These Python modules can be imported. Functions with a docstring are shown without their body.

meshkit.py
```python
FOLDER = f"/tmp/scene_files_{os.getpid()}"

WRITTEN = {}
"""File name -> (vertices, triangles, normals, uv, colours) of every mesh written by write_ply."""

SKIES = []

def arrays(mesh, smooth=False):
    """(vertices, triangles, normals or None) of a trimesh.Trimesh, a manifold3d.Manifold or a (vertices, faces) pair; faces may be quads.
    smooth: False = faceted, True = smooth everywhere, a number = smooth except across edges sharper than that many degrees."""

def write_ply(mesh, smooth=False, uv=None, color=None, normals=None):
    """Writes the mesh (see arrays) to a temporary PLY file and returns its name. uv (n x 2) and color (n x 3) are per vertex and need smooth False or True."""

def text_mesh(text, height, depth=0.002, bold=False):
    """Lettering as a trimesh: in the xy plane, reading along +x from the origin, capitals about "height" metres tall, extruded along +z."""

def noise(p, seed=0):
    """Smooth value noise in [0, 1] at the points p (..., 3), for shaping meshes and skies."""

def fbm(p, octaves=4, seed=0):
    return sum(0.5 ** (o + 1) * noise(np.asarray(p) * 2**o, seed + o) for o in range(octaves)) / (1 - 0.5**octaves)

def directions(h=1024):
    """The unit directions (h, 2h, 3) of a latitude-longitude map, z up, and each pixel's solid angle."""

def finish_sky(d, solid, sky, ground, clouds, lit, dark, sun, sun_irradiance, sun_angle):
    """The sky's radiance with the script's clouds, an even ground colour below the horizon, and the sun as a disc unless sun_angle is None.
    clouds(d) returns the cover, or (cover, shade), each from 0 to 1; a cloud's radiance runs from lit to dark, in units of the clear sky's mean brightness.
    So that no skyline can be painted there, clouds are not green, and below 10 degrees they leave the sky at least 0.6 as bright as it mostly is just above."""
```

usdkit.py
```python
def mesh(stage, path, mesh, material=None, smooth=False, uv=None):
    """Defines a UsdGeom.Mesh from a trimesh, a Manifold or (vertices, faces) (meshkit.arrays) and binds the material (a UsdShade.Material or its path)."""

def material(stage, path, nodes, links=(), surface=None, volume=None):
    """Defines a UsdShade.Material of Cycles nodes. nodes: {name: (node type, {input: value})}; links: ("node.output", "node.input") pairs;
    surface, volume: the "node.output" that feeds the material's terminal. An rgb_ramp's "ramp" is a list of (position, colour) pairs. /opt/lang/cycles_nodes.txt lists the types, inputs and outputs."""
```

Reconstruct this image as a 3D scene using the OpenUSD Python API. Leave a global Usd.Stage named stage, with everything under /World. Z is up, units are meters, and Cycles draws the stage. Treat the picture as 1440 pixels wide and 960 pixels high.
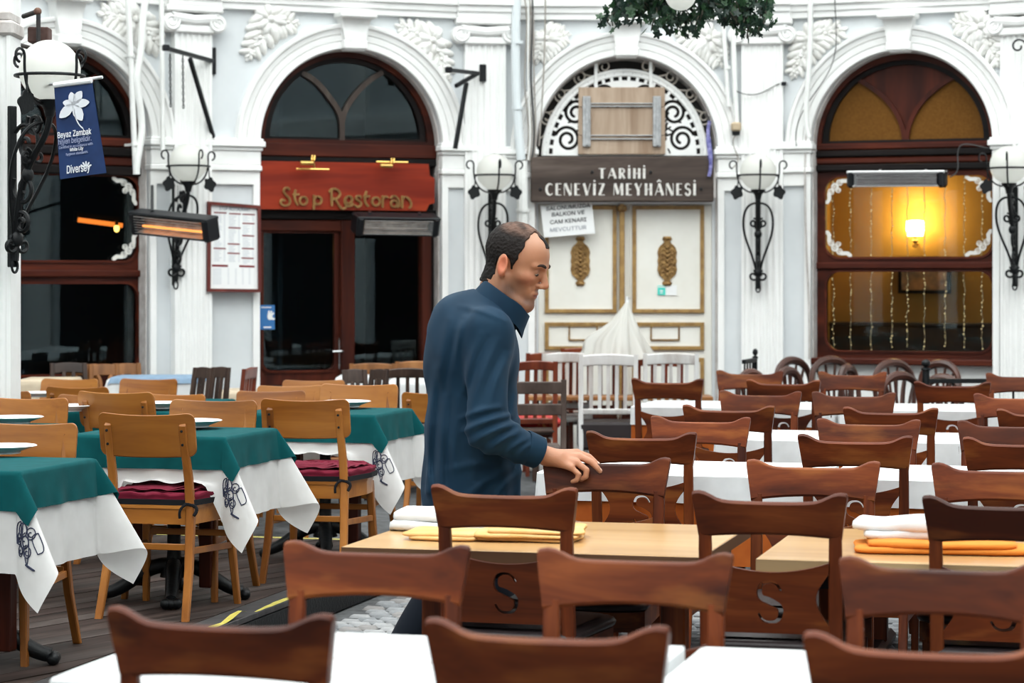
import math, random
import numpy as np, trimesh, usdkit, meshkit
from shapely.geometry import Polygon, LineString, Point, MultiPolygon, box as sbox
from shapely.ops import unary_union
from shapely import affinity
from pxr import Usd, UsdGeom, UsdLux, Gf, Sdf, Vt

stage = Usd.Stage.CreateInMemory()
UsdGeom.SetStageUpAxis(stage, 'Z')
UsdGeom.SetStageMetersPerUnit(stage, 1.0)
world = UsdGeom.Xform.Define(stage, '/World')
UsdGeom.Scope.Define(stage, '/World/Looks')
rng = random.Random(7)
nrng = np.random.default_rng(7)
PI = math.pi

# ------------------------------------------------------------------ camera, sky, exposure
F, CX, HY, HC = 3400.0, 720.0, 390.0, 1.5          # focal length in pixels of the 1440 wide frame, centre column, horizon row, lens height
cam = UsdGeom.Camera.Define(stage, '/World/camera')
cam.CreateHorizontalApertureAttr(36.0)
cam.CreateVerticalApertureAttr(24.0)
cam.CreateFocalLengthAttr(F * 36.0 / 1440.0)
cam.CreateVerticalApertureOffsetAttr((HY - 480.0) / 1440.0 * 36.0)
cam.CreateClippingRangeAttr(Gf.Vec2f(0.1, 200.0))
cam.CreateFStopAttr(5.0)
cam.CreateFocusDistanceAttr(9.3)
cam.CreateExposureAttr(0.52)
cx_ = UsdGeom.Xformable(cam)
cx_.AddTranslateOp().Set(Gf.Vec3d(0, 0, HC))
cx_.AddRotateXOp().Set(90.0)
dome = UsdLux.DomeLight.Define(stage, '/World/sky')
dome.CreateIntensityAttr(1.0)
dome.CreateColorAttr(Gf.Vec3f(0.965, 1.0, 0.985))

# ------------------------------------------------------------------ mesh builder
def rotz4(a, t=(0, 0, 0)):
    c, s = math.cos(a), math.sin(a)
    return np.array([[c, -s, 0, t[0]], [s, c, 0, t[1]], [0, 0, 1, t[2]], [0, 0, 0, 1.0]])

def frame_from(ax, ay, az, o):
    m = np.eye(4); m[:3, 0], m[:3, 1], m[:3, 2], m[:3, 3] = ax, ay, az, o
    return m

def _bevel_topology():
    pts, tag = [], []
    for sx in (-1, 1):
        for sy in (-1, 1):
            for sz in (-1, 1):
                for k in range(3):
                    p = np.array([sx, sy, sz], float); b = np.full(3, 0.2); b[k] = 0
                    pts.append(p - np.array([sx, sy, sz]) * b); tag.append((sx, sy, sz, k))
    h = trimesh.convex.convex_hull(np.array(pts))
    idx = [int(np.argmin(np.abs(np.array(pts) - v).sum(1))) for v in h.vertices]
    return np.array(tag), np.array(idx)[h.faces]
_BT, _BF = _bevel_topology()

class MB:
    """Collects triangles; build() makes them one mesh."""
    def __init__(self):
        self.v, self.f, self.n = [], [], 0
    def add(self, v, f, m=None):
        v = np.asarray(v, float); f = np.asarray(f, int)
        if f.shape[1] == 4:
            f = np.vstack([f[:, [0, 1, 2]], f[:, [0, 2, 3]]])
        if m is not None:
            v = v @ m[:3, :3].T + m[:3, 3]
            if np.linalg.det(m[:3, :3]) < 0:
                f = f[:, ::-1]
        self.v.append(v); self.f.append(f + self.n); self.n += len(v)
        return self
    def mesh(self, m, T=None):
        return self.add(m.vertices, m.faces, T)
    def box(self, c, s, bev=0.0, R=None):
        """axis-aligned box of centre c, size s, edges chamfered by bev; R optional 3x3 or z angle"""
        h = np.asarray(s, float) / 2
        if bev > 0:
            bev = min(bev, h.min() * 0.9)
            v = _BT[:, :3] * h
            for k in range(3):
                keep = _BT[:, 3] != k
                v[keep, k] -= _BT[keep, k] * bev
            f = _BF
        else:
            bm = trimesh.creation.box(2 * h); v, f = np.array(bm.vertices), np.array(bm.faces)
        if R is not None:
            if np.ndim(R) == 0:
                R = rotz4(R)[:3, :3]
            v = v @ np.asarray(R).T
        return self.add(v + np.asarray(c, float), f)
    def bar(self, p0, p1, w, t, up=(0, 0, 1), bev=0.002):
        """rectangular bar from p0 to p1, width w across, thickness t along 'up'"""
        p0, p1 = np.asarray(p0, float), np.asarray(p1, float)
        x = p1 - p0; L = np.linalg.norm(x); x /= L
        up = np.asarray(up, float)
        y = np.cross(up, x)
        if np.linalg.norm(y) < 1e-6:
            y = np.cross((0, 1.0, 0), x)
        y /= np.linalg.norm(y); z = np.cross(x, y)
        return self.box((p0 + p1) / 2, (L, w, t), bev, np.stack([x, y, z], 1))
    def loft(self, rings, caps=True, closed=False, ring_closed=True):
        rings = np.asarray(rings, float); k, n = rings.shape[:2]
        v = rings.reshape(-1, 3); f = []
        kk = k if closed else k - 1
        i = np.arange(kk)[:, None]; j = np.arange(n if ring_closed else n - 1)[None]
        a = i * n + j; b = i * n + (j + 1) % n; i2 = (i + 1) % k
        c = i2 * n + (j + 1) % n; d = i2 * n + j
        f = np.stack([a, b, c, d], -1).reshape(-1, 4)
        f = np.vstack([f[:, [0, 1, 2]], f[:, [0, 2, 3]]])
        ex = []
        if caps and not closed and ring_closed:
            v = np.vstack([v, rings[0].mean(0), rings[-1].mean(0)])
            m = k * n
            ex += [[m, (q + 1) % n, q] for q in range(n)]
            ex += [[m + 1, (k - 1) * n + q, (k - 1) * n + (q + 1) % n] for q in range(n)]
            f = np.vstack([f, ex])
        tri = trimesh.Trimesh(v, f, process=False)
        if ring_closed and (caps or closed) and tri.volume < 0:
            f = f[:, ::-1]
        return self.add(v, f)
    def tube(self, pts, r, n=8, closed=False, caps=True):
        P = np.asarray(pts, float); k = len(P)
        r = np.broadcast_to(np.asarray(r, float), (k,))
        T = np.gradient(P, axis=0) if not closed else np.roll(P, -1, 0) - np.roll(P, 1, 0)
        T /= np.maximum(np.linalg.norm(T, axis=1, keepdims=True), 1e-9)
        ref = np.array([0, 0, 1.0]) if abs(T[0, 2]) < 0.9 else np.array([1.0, 0, 0])
        u = np.cross(T[0], ref); u /= np.linalg.norm(u)
        rings = []
        a = np.arange(n) / n * 2 * PI
        for i in range(k):
            u = u - T[i] * (u @ T[i]); u /= max(np.linalg.norm(u), 1e-9)
            w = np.cross(T[i], u)
            rings.append(P[i] + r[i] * (np.cos(a)[:, None] * u + np.sin(a)[:, None] * w))
        return self.loft(rings, caps=caps, closed=closed)
    def lathe(self, prof, n=24, m=None):
        """profile [(r, z)] around z"""
        a = np.arange(n) / n * 2 * PI
        rings = [np.stack([max(r, 1e-4) * np.cos(a), max(r, 1e-4) * np.sin(a), np.full(n, z)], 1) for r, z in prof]
        t = MB().loft(rings)
        return self.add(t.v[0], t.f[0], m)
    def sphere(self, c, r, sub=2, m=None):
        s = trimesh.creation.icosphere(sub, 1.0)
        v = np.array(s.vertices) * np.asarray(r, float)
        if m is not None:
            v = v @ np.asarray(m).T
        return self.add(v + np.asarray(c, float), s.faces)
    def prism(self, poly, y1, depth, m=None):
        """polygon in (x, z) extruded from y1 towards -y by depth"""
        for g in getattr(poly, 'geoms', [poly]):
            if g.is_empty or g.area < 1e-9:
                continue
            e = trimesh.creation.extrude_polygon(g, depth, engine='earcut')
            v = np.array(e.vertices); v = np.stack([v[:, 0], y1 - v[:, 2], v[:, 1]], 1)
            self.add(v, e.faces, m)
        return self
    def prism_z(self, poly, z0, h, m=None):
        for g in getattr(poly, 'geoms', [poly]):
            if g.is_empty or g.area < 1e-9:
                continue
            e = trimesh.creation.extrude_polygon(g, h, engine='earcut')
            self.add(np.array(e.vertices) + (0, 0, z0), e.faces, m)
        return self
    def grid(self, P, flip=False):
        """open sheet from an array (a, b, 3)"""
        P = np.asarray(P, float); a, b = P.shape[:2]
        i, j = np.meshgrid(np.arange(a - 1), np.arange(b - 1), indexing='ij')
        q = np.stack([i * b + j, (i + 1) * b + j, (i + 1) * b + j + 1, i * b + j + 1], -1).reshape(-1, 4)
        return self.add(P.reshape(-1, 3), q[:, ::-1] if flip else q)
    def arrays(self):
        return np.vstack(self.v), np.vstack(self.f)

def spiral(c, r0, r1, a0, a1, n=28):
    t = np.linspace(0, 1, n); a = a0 + (a1 - a0) * t; r = r0 + (r1 - r0) * t
    return np.stack([c[0] + r * np.cos(a), c[1] + r * np.sin(a)], 1)

def smooth_pts(pts, n=40):
    from scipy.interpolate import splprep, splev
    P = np.asarray(pts, float)
    tck, _ = splprep(P.T, s=0, k=min(3, len(P) - 1))
    return np.stack(splev(np.linspace(0, 1, n), tck), 1)

# ------------------------------------------------------------------ prims
_names = {}
def numbered(parent, name):
    k = (parent, name); i = _names.get(k, -1) + 1; _names[k] = i
    return name if i == 0 else f'{name}_{i:03d}'

class Th:
    """a thing: Xform prim and its matrix to the world"""
    def __init__(self, path, M):
        self.path, self.M = path, M
    @property
    def prim(self):
        return stage.GetPrimAtPath(self.path)

def tag(prim, label=None, cat=None, group=None, kind=None):
    for k, v in (('label', label), ('category', cat), ('group', group), ('kind', kind)):
        if v:
            prim.SetCustomDataByKey(k, v)

def thing(name, label, cat, loc=(0, 0, 0), rot=0.0, group=None, kind=None):
    path = '/World/' + numbered('/World', name)
    x = UsdGeom.Xform.Define(stage, path)
    x.AddTranslateOp().Set(Gf.Vec3d(*map(float, loc))); x.AddRotateZOp().Set(math.degrees(rot))
    tag(x.GetPrim(), label, cat, group, kind)
    return Th(path, rotz4(rot, loc))

def part(t, name, mb, m, frame=None, smooth=30, label=None, kind=None, cols=None):
    """one Mesh prim under t (a Th or another part). frame: matrix of the coordinates mb is given in (None: the thing's own)"""
    path = t.path + '/' + numbered(t.path, name)
    v, f = mb.arrays()
    if frame is not None:
        A = np.linalg.inv(t.M) @ frame
        v = v @ A[:3, :3].T + A[:3, 3]
    p = usdkit.mesh(stage, path, (v, f), m, smooth=smooth)
    if cols is not None:
        UsdGeom.PrimvarsAPI(p).CreatePrimvar('tint', Sdf.ValueTypeNames.Color3fArray, 'vertex').Set(Vt.Vec3fArray.FromNumpy(np.asarray(cols, np.float32)))
    tag(p.GetPrim(), label, None, None, kind)
    return Th(path, t.M)

def dup(src, loc, rot, label, group=None, name=None):
    """a copy of a thing, with its parts, under the next number"""
    was = src.prim.GetCustomData()
    nm = name or src.path.split('/')[-1].rstrip('0123456789').rstrip('_')
    t = thing(nm, label, was['category'], loc, rot, group or was.get('group'))
    p = t.prim
    p.GetReferences().AddInternalReference(src.path)
    p.SetInstanceable(True)
    return t

def W(px, py, d):
    """the point seen at a pixel of the 1440 x 960 frame, d metres from the lens along the view"""
    return np.array([(px - CX) * d / F, d, HC - (py - HY) * d / F])

class Bay:
    """one flat side of the courtyard wall: x along it, y into it, z up"""
    def __init__(self, p0, d0, p1, d1):
        A, B = W(p0, HY, d0), W(p1, HY, d1)
        self.O = np.array([A[0], A[1], 0.0]); dv = B - A; self.L = math.hypot(dv[0], dv[1])
        self.a = math.atan2(dv[1], dv[0]); self.M = rotz4(self.a, self.O)
        self.n = np.array([math.sin(self.a), -math.cos(self.a)])
    def P(self, px, py, off=0.0):
        """(x, z) on the wall plane moved off metres out of the wall, at a pixel"""
        d = np.array([(px - CX) / F, 1.0]); t = (off + self.n @ self.O[:2]) / (self.n @ d)
        w = d * t - self.O[:2]
        return float(w @ np.array([math.cos(self.a), math.sin(self.a)])), float(HC - (py - HY) / F * t)
    def p3(self, px, py, off=0.0):
        x, z = self.P(px, py, off); return np.array([x, -off, z])
    def thing(self, name, label, cat, x=0.0, z=0.0, off=0.0, **k):
        o = self.M @ np.array([x, -off, z, 1.0])
        return thing(name, label, cat, o[:3], self.a, **k)
    def to_world(self, p):
        return (self.M @ np.append(np.asarray(p, float), 1.0))[:3]

bayB = Bay(265, 17.92, 680, 18.80)
bayC = Bay(680, 18.80, 1072, 18.80)
bayD = Bay(1072, 18.80, 1435, 18.06)
bayA = Bay(-90, 16.69, 265, 17.92)
bayE = Bay(1435, 18.06, 1800, 16.6)

# ------------------------------------------------------------------ materials
_m = {}
def mat(name, color, rough=0.5, spec=0.5, metal=0.0, bump=0.0, bscale=60.0, **extra):
    if name in _m: return _m[name]
    p = {'base_color': color, 'roughness': rough, 'specular_ior_level': spec, 'metallic': metal, **extra}
    nodes, links = {'p': ('principled_bsdf', p)}, []
    if bump:
        nodes |= {'tc': ('texture_coordinate', {}), 'n': ('noise_texture', {'scale': bscale, 'detail': 4.0}), 'b': ('bump', {'strength': bump, 'distance': 0.01})}
        links += [('tc.object', 'n.vector'), ('n.fac', 'b.height'), ('b.normal', 'p.normal')]
    _m[name] = usdkit.material(stage, '/World/Looks/' + name, nodes, links, surface='p.BSDF')
    return _m[name]

def mottled(name, c1, c2, scale=4.0, rough=0.6, spec=0.4, detail=6.0, bump=0.15, lo=0.35, hi=0.65, stretch=(1, 1, 1), **extra):
    """two tones mixed by noise in object space"""
    if name in _m: return _m[name]
    nodes = {'tc': ('texture_coordinate', {}), 'mp': ('mapping', {'scale': stretch}), 'n': ('noise_texture', {'scale': scale, 'detail': detail, 'roughness': 0.6}),
             'r': ('rgb_ramp', {'ramp': [(0.0, c1), (lo, c1), (hi, c2), (1.0, c2)]}), 'p': ('principled_bsdf', {'roughness': rough, 'specular_ior_level': spec, **extra}),
             'b': ('bump', {'strength': bump, 'distance': 0.004})}
    links = [('tc.object', 'mp.vector'), ('mp.vector', 'n.vector'), ('n.fac', 'r.fac'), ('r.color', 'p.base_color'), ('n.fac', 'b.height'), ('b.normal', 'p.normal')]
    _m[name] = usdkit.material(stage, '/World/Looks/' + name, nodes, links, surface='p.BSDF')
    return _m[name]

def wood(name, dark, mid, light, axis='x', scale=9.0, rough=0.38, coat=0.0, vary=0.25, wear=None, spec=0.35):
    """wood with grain along an axis; wear: a paler worn tone in patches; tone varies from one object to the next"""
    if name in _m: return _m[name]
    st = {'x': (0.09, 1, 1), 'y': (1, 0.09, 1), 'z': (1, 1, 0.09)}[axis]
    nodes = {'tc': ('texture_coordinate', {}), 'oi': ('object_info', {}),
             'rv': ('combine_xyz', {}), 'ml': ('math', {'math_type': 'multiply', 'value2': 37.0}),
             'ad': ('mapping', {'scale': (1, 1, 1)}), 'mp': ('mapping', {'scale': st}),
             'n': ('noise_texture', {'scale': scale, 'detail': 8.0, 'roughness': 0.62, 'distortion': 0.6}),
             'r': ('rgb_ramp', {'ramp': [(0.0, dark), (0.36, dark), (0.52, mid), (0.68, light), (1.0, light)]}),
             'v': ('math', {'math_type': 'multiply_add', 'value2': vary, 'value3': 1.0 - vary / 2}),
             'h': ('hsv', {}), 'p': ('principled_bsdf', {'roughness': rough, 'coat_weight': coat, 'coat_roughness': 0.25, 'specular_ior_level': spec}),
             'b': ('bump', {'strength': 0.12, 'distance': 0.002})}
    links = [('oi.random', 'ml.value1'), ('ml.value', 'rv.x'), ('ml.value', 'rv.y'), ('rv.vector', 'ad.location'), ('tc.object', 'ad.vector'), ('ad.vector', 'mp.vector'),
             ('mp.vector', 'n.vector'), ('n.fac', 'r.fac'), ('oi.random', 'v.value1'), ('v.value', 'h.value'), ('n.fac', 'b.height'), ('b.normal', 'p.normal')]
    if wear is not None:
        nodes |= {'wm': ('mapping', {'scale': (0.35, 1.0, 1.6)}), 'n2': ('noise_texture', {'scale': 9.0, 'detail': 5.0}), 'r2': ('rgb_ramp', {'ramp': [(0.0, (0, 0, 0)), (0.54, (0, 0, 0)), (0.68, (1, 1, 1)), (1.0, (1, 1, 1))]}),
                  'mx': ('mix', {'color2': wear}), 'wf': ('math', {'math_type': 'multiply', 'value2': 0.42})}
        links += [('ad.vector', 'wm.vector'), ('wm.vector', 'n2.vector'), ('n2.fac', 'r2.fac'), ('r2.color', 'wf.value1'), ('wf.value', 'mx.fac'), ('r.color', 'mx.color1'), ('mx.color', 'h.color')]
    else:
        links += [('r.color', 'h.color')]
    links += [('h.color', 'p.base_color')]
    _m[name] = usdkit.material(stage, '/World/Looks/' + name, nodes, links, surface='p.BSDF')
    return _m[name]

def glow(name, color, strength):
    if name in _m: return _m[name]
    _m[name] = usdkit.material(stage, '/World/Looks/' + name, {'e': ('emission', {'color': color, 'strength': strength})}, [], surface='e.emission')
    return _m[name]

def pane(name, tint=(0.9, 0.95, 0.95), rough=0.0):
    if name in _m: return _m[name]
    _m[name] = usdkit.material(stage, '/World/Looks/' + name, {'t': ('transparent_bsdf', {'color': tint}), 'g': ('glossy_bsdf', {'color': (0.42, 0.50, 0.53), 'roughness': rough}), 'fr': ('fresnel', {'IOR': 1.5}),
                               'mx': ('mix_closure', {})}, [('fr.fac', 'mx.fac'), ('t.BSDF', 'mx.closure1'), ('g.BSDF', 'mx.closure2')], surface='mx.closure')
    return _m[name]

def cloth(name, color, trans=0.25, rough=0.85, weave=900.0, c2=None):
    if name in _m: return _m[name]
    c2 = c2 or tuple(0.9 * c for c in color)
    nodes = {'tc': ('texture_coordinate', {}), 'n': ('noise_texture', {'scale': 14.0, 'detail': 5.0}), 'w': ('noise_texture', {'scale': weave * 0.4, 'detail': 2.0}),
             'r': ('rgb_ramp', {'ramp': [(0.3, c2), (0.7, color)]}), 'b': ('bump', {'strength': 0.2, 'distance': 0.002}),
             'p': ('principled_bsdf', {'roughness': rough, 'specular_ior_level': 0.1, 'sheen_weight': 0.02}), 't': ('translucent_bsdf', {}), 'mx': ('mix_closure', {'fac': trans})}
    links = [('tc.object', 'n.vector'), ('tc.object', 'w.vector'), ('n.fac', 'r.fac'), ('r.color', 'p.base_color'), ('r.color', 't.color'), ('w.fac', 'b.height'), ('b.normal', 'p.normal'),
             ('p.BSDF', 'mx.closure1'), ('t.BSDF', 'mx.closure2')]
    _m[name] = usdkit.material(stage, '/World/Looks/' + name, nodes, links, surface='mx.closure')
    return _m[name]

WHITE = mottled('white_plaster_paint', (0.81, 0.815, 0.80), (0.885, 0.885, 0.875), 2.2, 0.55, 0.35, bump=0.25)
GREYW = mottled('pale_blue_grey_paint', (0.62, 0.65, 0.67), (0.70, 0.73, 0.745), 1.6, 0.6, 0.3, bump=0.25)
REVEAL = mottled('weathered_reveal', (0.42, 0.38, 0.36), (0.62, 0.59, 0.57), 9.0, 0.8, 0.2, bump=0.4)
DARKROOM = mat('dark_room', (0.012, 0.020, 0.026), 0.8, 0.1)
DOORWOOD = wood('oxblood_door_wood', (0.026, 0.0052, 0.003), (0.055, 0.010, 0.0045), (0.09, 0.018, 0.008), 'z', 7.0, 0.45, spec=0.18)
DOORWOODX = wood('oxblood_rail_wood', (0.028, 0.0055, 0.003), (0.060, 0.011, 0.005), (0.10, 0.020, 0.008), 'x', 7.0, 0.45, spec=0.18)
BLACKWOOD = wood('blackened_wood', (0.005, 0.004, 0.004), (0.008, 0.006, 0.006), (0.014, 0.008, 0.007), 'x', 7.0, 0.5, spec=0.15)
SIGNRED = wood('red_sign_wood', (0.15, 0.013, 0.005), (0.23, 0.023, 0.007), (0.32, 0.042, 0.012), 'x', 5.0, 0.5, 0.0, spec=0.2)
GOLD = mat('brass_gold', (0.62, 0.40, 0.13), 0.35, 0.5, 0.75)
GILT = mottled('gilt_paint', (0.25, 0.135, 0.04), (0.42, 0.26, 0.085), 14.0, 0.45, 0.5)
OLDGOLD = mottled('antique_brass', (0.15, 0.075, 0.022), (0.40, 0.24, 0.085), 30.0, 0.4, 0.5, metallic=0.5)
IRON = mat('black_wrought_iron', (0.004, 0.005, 0.006), 0.45, 0.3, 0.0, 0.2, 80.0)
OPAL = usdkit.material(stage, '/World/Looks/opal_globe_glass', {'p': ('principled_bsdf', {'base_color': (0.90, 0.90, 0.865), 'roughness': 0.2, 'specular_ior_level': 0.4}), 't': ('translucent_bsdf', {'color': (0.93, 0.93, 0.90)}), 'm': ('mix_closure', {'fac': 0.62})}, [('p.BSDF', 'm.closure1'), ('t.BSDF', 'm.closure2')], surface='m.closure')
GLASS = pane('window_glass')
PVC = mottled('white_pipe_paint', (0.74, 0.75, 0.73), (0.82, 0.83, 0.81), 8.0, 0.45, 0.4)
CHROME = mat('polished_steel', (0.75, 0.76, 0.77), 0.22, 0.5, 1.0)
ALU = mat('brushed_aluminium', (0.72, 0.73, 0.74), 0.4, 0.5, 0.9)
BLACKPL = mat('black_enamel', (0.005, 0.006, 0.008), 0.4, 0.3)
BRASS = mat('polished_brass', (0.80, 0.52, 0.16), 0.25, 0.5, 1.0)
PAPER = mat('white_paper', (0.84, 0.85, 0.85), 0.7, 0.3)
INK = mat('black_ink', (0.03, 0.03, 0.035), 0.7, 0.2)
GREYINK = mat('grey_ink', (0.32, 0.34, 0.38), 0.7, 0.2)
REDINK = mat('dark_red_ink', (0.20, 0.02, 0.025), 0.7, 0.2)

# ================================================================== THE SETTING
TH = math.radians(14.5)                    # the rows of tables run at this angle to the picture
ER = np.array([math.cos(TH), -math.sin(TH)])   # along a row, to the right
ED = np.array([math.sin(TH), math.cos(TH)])    # from one row to the next, away
ROW = -TH
DECK = 0.13

# ---- ground with cobbles
GROUNDM = mottled('grey_mortar', (0.07, 0.072, 0.075), (0.13, 0.133, 0.137), 14.0, 0.9, 0.2, bump=0.5)
COB = [mottled('cobble_grey_%d' % i, tuple(0.8 * c for c in b), b, 22.0, 0.75, 0.3, bump=0.4) for i, b in enumerate([(0.29, 0.30, 0.31), (0.23, 0.24, 0.25), (0.35, 0.355, 0.36), (0.27, 0.26, 0.255)])]
ground = thing('ground', 'grey cobbled courtyard ground under the tables', 'ground', kind='structure')
part(ground, 'mortar_bed', MB().box((0, 6, -0.06), (44, 46, 0.1)), GROUNDM)
cells = []
for i in range(-16, 26):
    for j in range(0, 34):
        p = np.array([-0.55, 10.1]) + ER * (i * 0.105 + (j % 2) * 0.05 + 0.02 * math.sin(j * 0.7)) + ED * (j * 0.085)
        if -1.45 < p[0] < 2.3 and 9.6 < p[1] < 12.6:
            # clear of the deck's edge
            e = np.array([-0.796, 10.83]); side = (p - e) @ ER
            if side > 0.10 or p[1] > 12.6:
                cells.append(p)
cells.sort(key=lambda p: abs(p[0] + 0.2) * 0.7 + abs(p[1] - 11.0))
rest = MB()
for k, p in enumerate(cells):
    a = ROW + rng.uniform(-0.12, 0.12)
    mb = MB() if k < 280 else rest
    t = np.eye(3); t[2, 0], t[2, 1] = rng.uniform(-0.04, 0.04), rng.uniform(-0.04, 0.04)
    mb.box((p[0], p[1], -0.022 + rng.uniform(-0.004, 0.004)), (rng.uniform(0.084, 0.098), rng.uniform(0.066, 0.077), 0.05), 0.012, rotz4(a)[:3, :3] @ t)
    if k < 280:
        part(ground, 'cobble', mb, COB[rng.randrange(4)], smooth=40)
part(ground, 'cobble_field', rest, COB[1], smooth=40, kind='stuff')

# ---- raised wooden deck on the left
DK = [wood('weathered_deck_%d' % i, d, m_, l, 'x', 8.0, 0.7, vary=0.3, spec=0.2) for i, (d, m_, l) in enumerate([
    ((0.016, 0.010, 0.008), (0.036, 0.023, 0.019), (0.080, 0.056, 0.048)), ((0.020, 0.014, 0.012), (0.044, 0.032, 0.028), (0.095, 0.075, 0.068)), ((0.014, 0.008, 0.006), (0.030, 0.018, 0.015), (0.066, 0.045, 0.039))])]
deck = thing('floor', 'raised dark wooden deck with grey-brown planks under the green-clothed tables', 'deck', loc=(-0.796, 10.83, 0), rot=0.0, kind='structure')
E0 = np.array([-0.796, 10.83])
def ep(along, left): return E0 + ED * along - ER * left      # a point of the deck: along its edge, and left of the edge
deckpoly = Polygon([ep(-5.0, 0.14), ep(1.75, 0.14), ep(1.75, 5.5), ep(-5.0, 5.5)])
bd = np.array([math.sin(math.radians(34)), math.cos(math.radians(34))]); bn = np.array([bd[1], -bd[0]])
for i in range(-42, 62):
    c0 = E0 + bn * (i * 0.118)
    q = Polygon([c0 - bd * 12 + bn * 0.0025, c0 + bd * 12 + bn * 0.0025, c0 + bd * 12 + bn * 0.1155, c0 - bd * 12 + bn * 0.1155]).intersection(deckpoly)
    if q.is_empty or q.area < 0.004: continue
    # in coordinates along the board, so that the grain follows it
    fr = frame_from((bd[0], bd[1], 0), (-bn[0], -bn[1], 0), (0, 0, 1), (c0[0], c0[1], DECK))
    inv = np.linalg.inv(fr)
    pts = [(inv @ np.array([x, y, DECK, 1]))[:2] for x, y in q.exterior.coords]
    mb = MB().prism_z(Polygon(pts), -0.024 + rng.uniform(-0.0015, 0.0015), 0.024)
    v, f = mb.arrays()
    path = deck.path + '/' + numbered(deck.path, 'plank')
    pm = usdkit.mesh(stage, path, (v, f), DK[i % 3], smooth=False)
    A = np.linalg.inv(deck.M) @ fr
    UsdGeom.Xformable(pm).AddTransformOp().Set(Gf.Matrix4d(*map(float, A.T.ravel())))
EDGEW = wood('grey_edge_board', (0.022, 0.021, 0.022), (0.038, 0.035, 0.036), (0.065, 0.06, 0.06), 'x', 8.0, 0.7)
def deckframe(): return frame_from((ED[0], ED[1], 0), (-ER[0], -ER[1], 0), (0, 0, 1), (E0[0], E0[1], 0))
part(deck, 'edge_board', MB().box((-1.65, 0.068, DECK - 0.012), (6.7, 0.13, 0.026), 0.003), EDGEW, deckframe())
part(deck, 'edge_board', MB().box((1.72, 2.6, DECK - 0.012), (0.055, 5.2, 0.026), 0.003), EDGEW, deckframe())
RISER = mat('black_rubber', (0.003, 0.004, 0.005), 0.6, 0.25, bump=0.3)
part(deck, 'riser', MB().box((-1.65, 0.01, DECK / 2 - 0.014), (6.7, 0.03, DECK - 0.028)), RISER, deckframe())
part(deck, 'riser', MB().box((1.73, 2.6, DECK / 2 - 0.014), (0.03, 5.2, DECK - 0.028)), RISER, deckframe())
part(deck, 'joist', MB().box((-1.65, 2.7, 0.05), (6.6, 5.0, 0.09)), DARKROOM, deckframe())
YEL = mottled('yellow_warning_tape', (0.40, 0.34, 0.05), (0.58, 0.51, 0.12), 30.0, 0.6, 0.4, bump=0.1)
def tape(label, pts, frame=None, z=DECK + 0.0025):
    t = thing('warning_tape', label, 'tape', loc=(*(E0 + ED * pts[0][0]), DECK), group='worn yellow tape on the deck edge')
    P = np.array([[(x, y0, z + h), (x, y1, z + h)] for x, y0, y1, h in pts])
    part(t, 'strip', MB().grid(P), YEL, deckframe(), smooth=False)
def torn(x0, x1, n):
    xs = np.linspace(x0, x1, n)
    return [(x, 0.004 + 0.006 * rng.random(), (0.045 - 0.012 * rng.random()) * (1 - 0.55 * abs(2 * (x - x0) / (x1 - x0) - 1) ** 3), 0.0) for x in xs]
tape('frayed yellow tape strip along the black deck edge, the longer piece', torn(-0.97, 0.02, 18))
tt = torn(-1.80, -1.08, 14)
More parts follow.
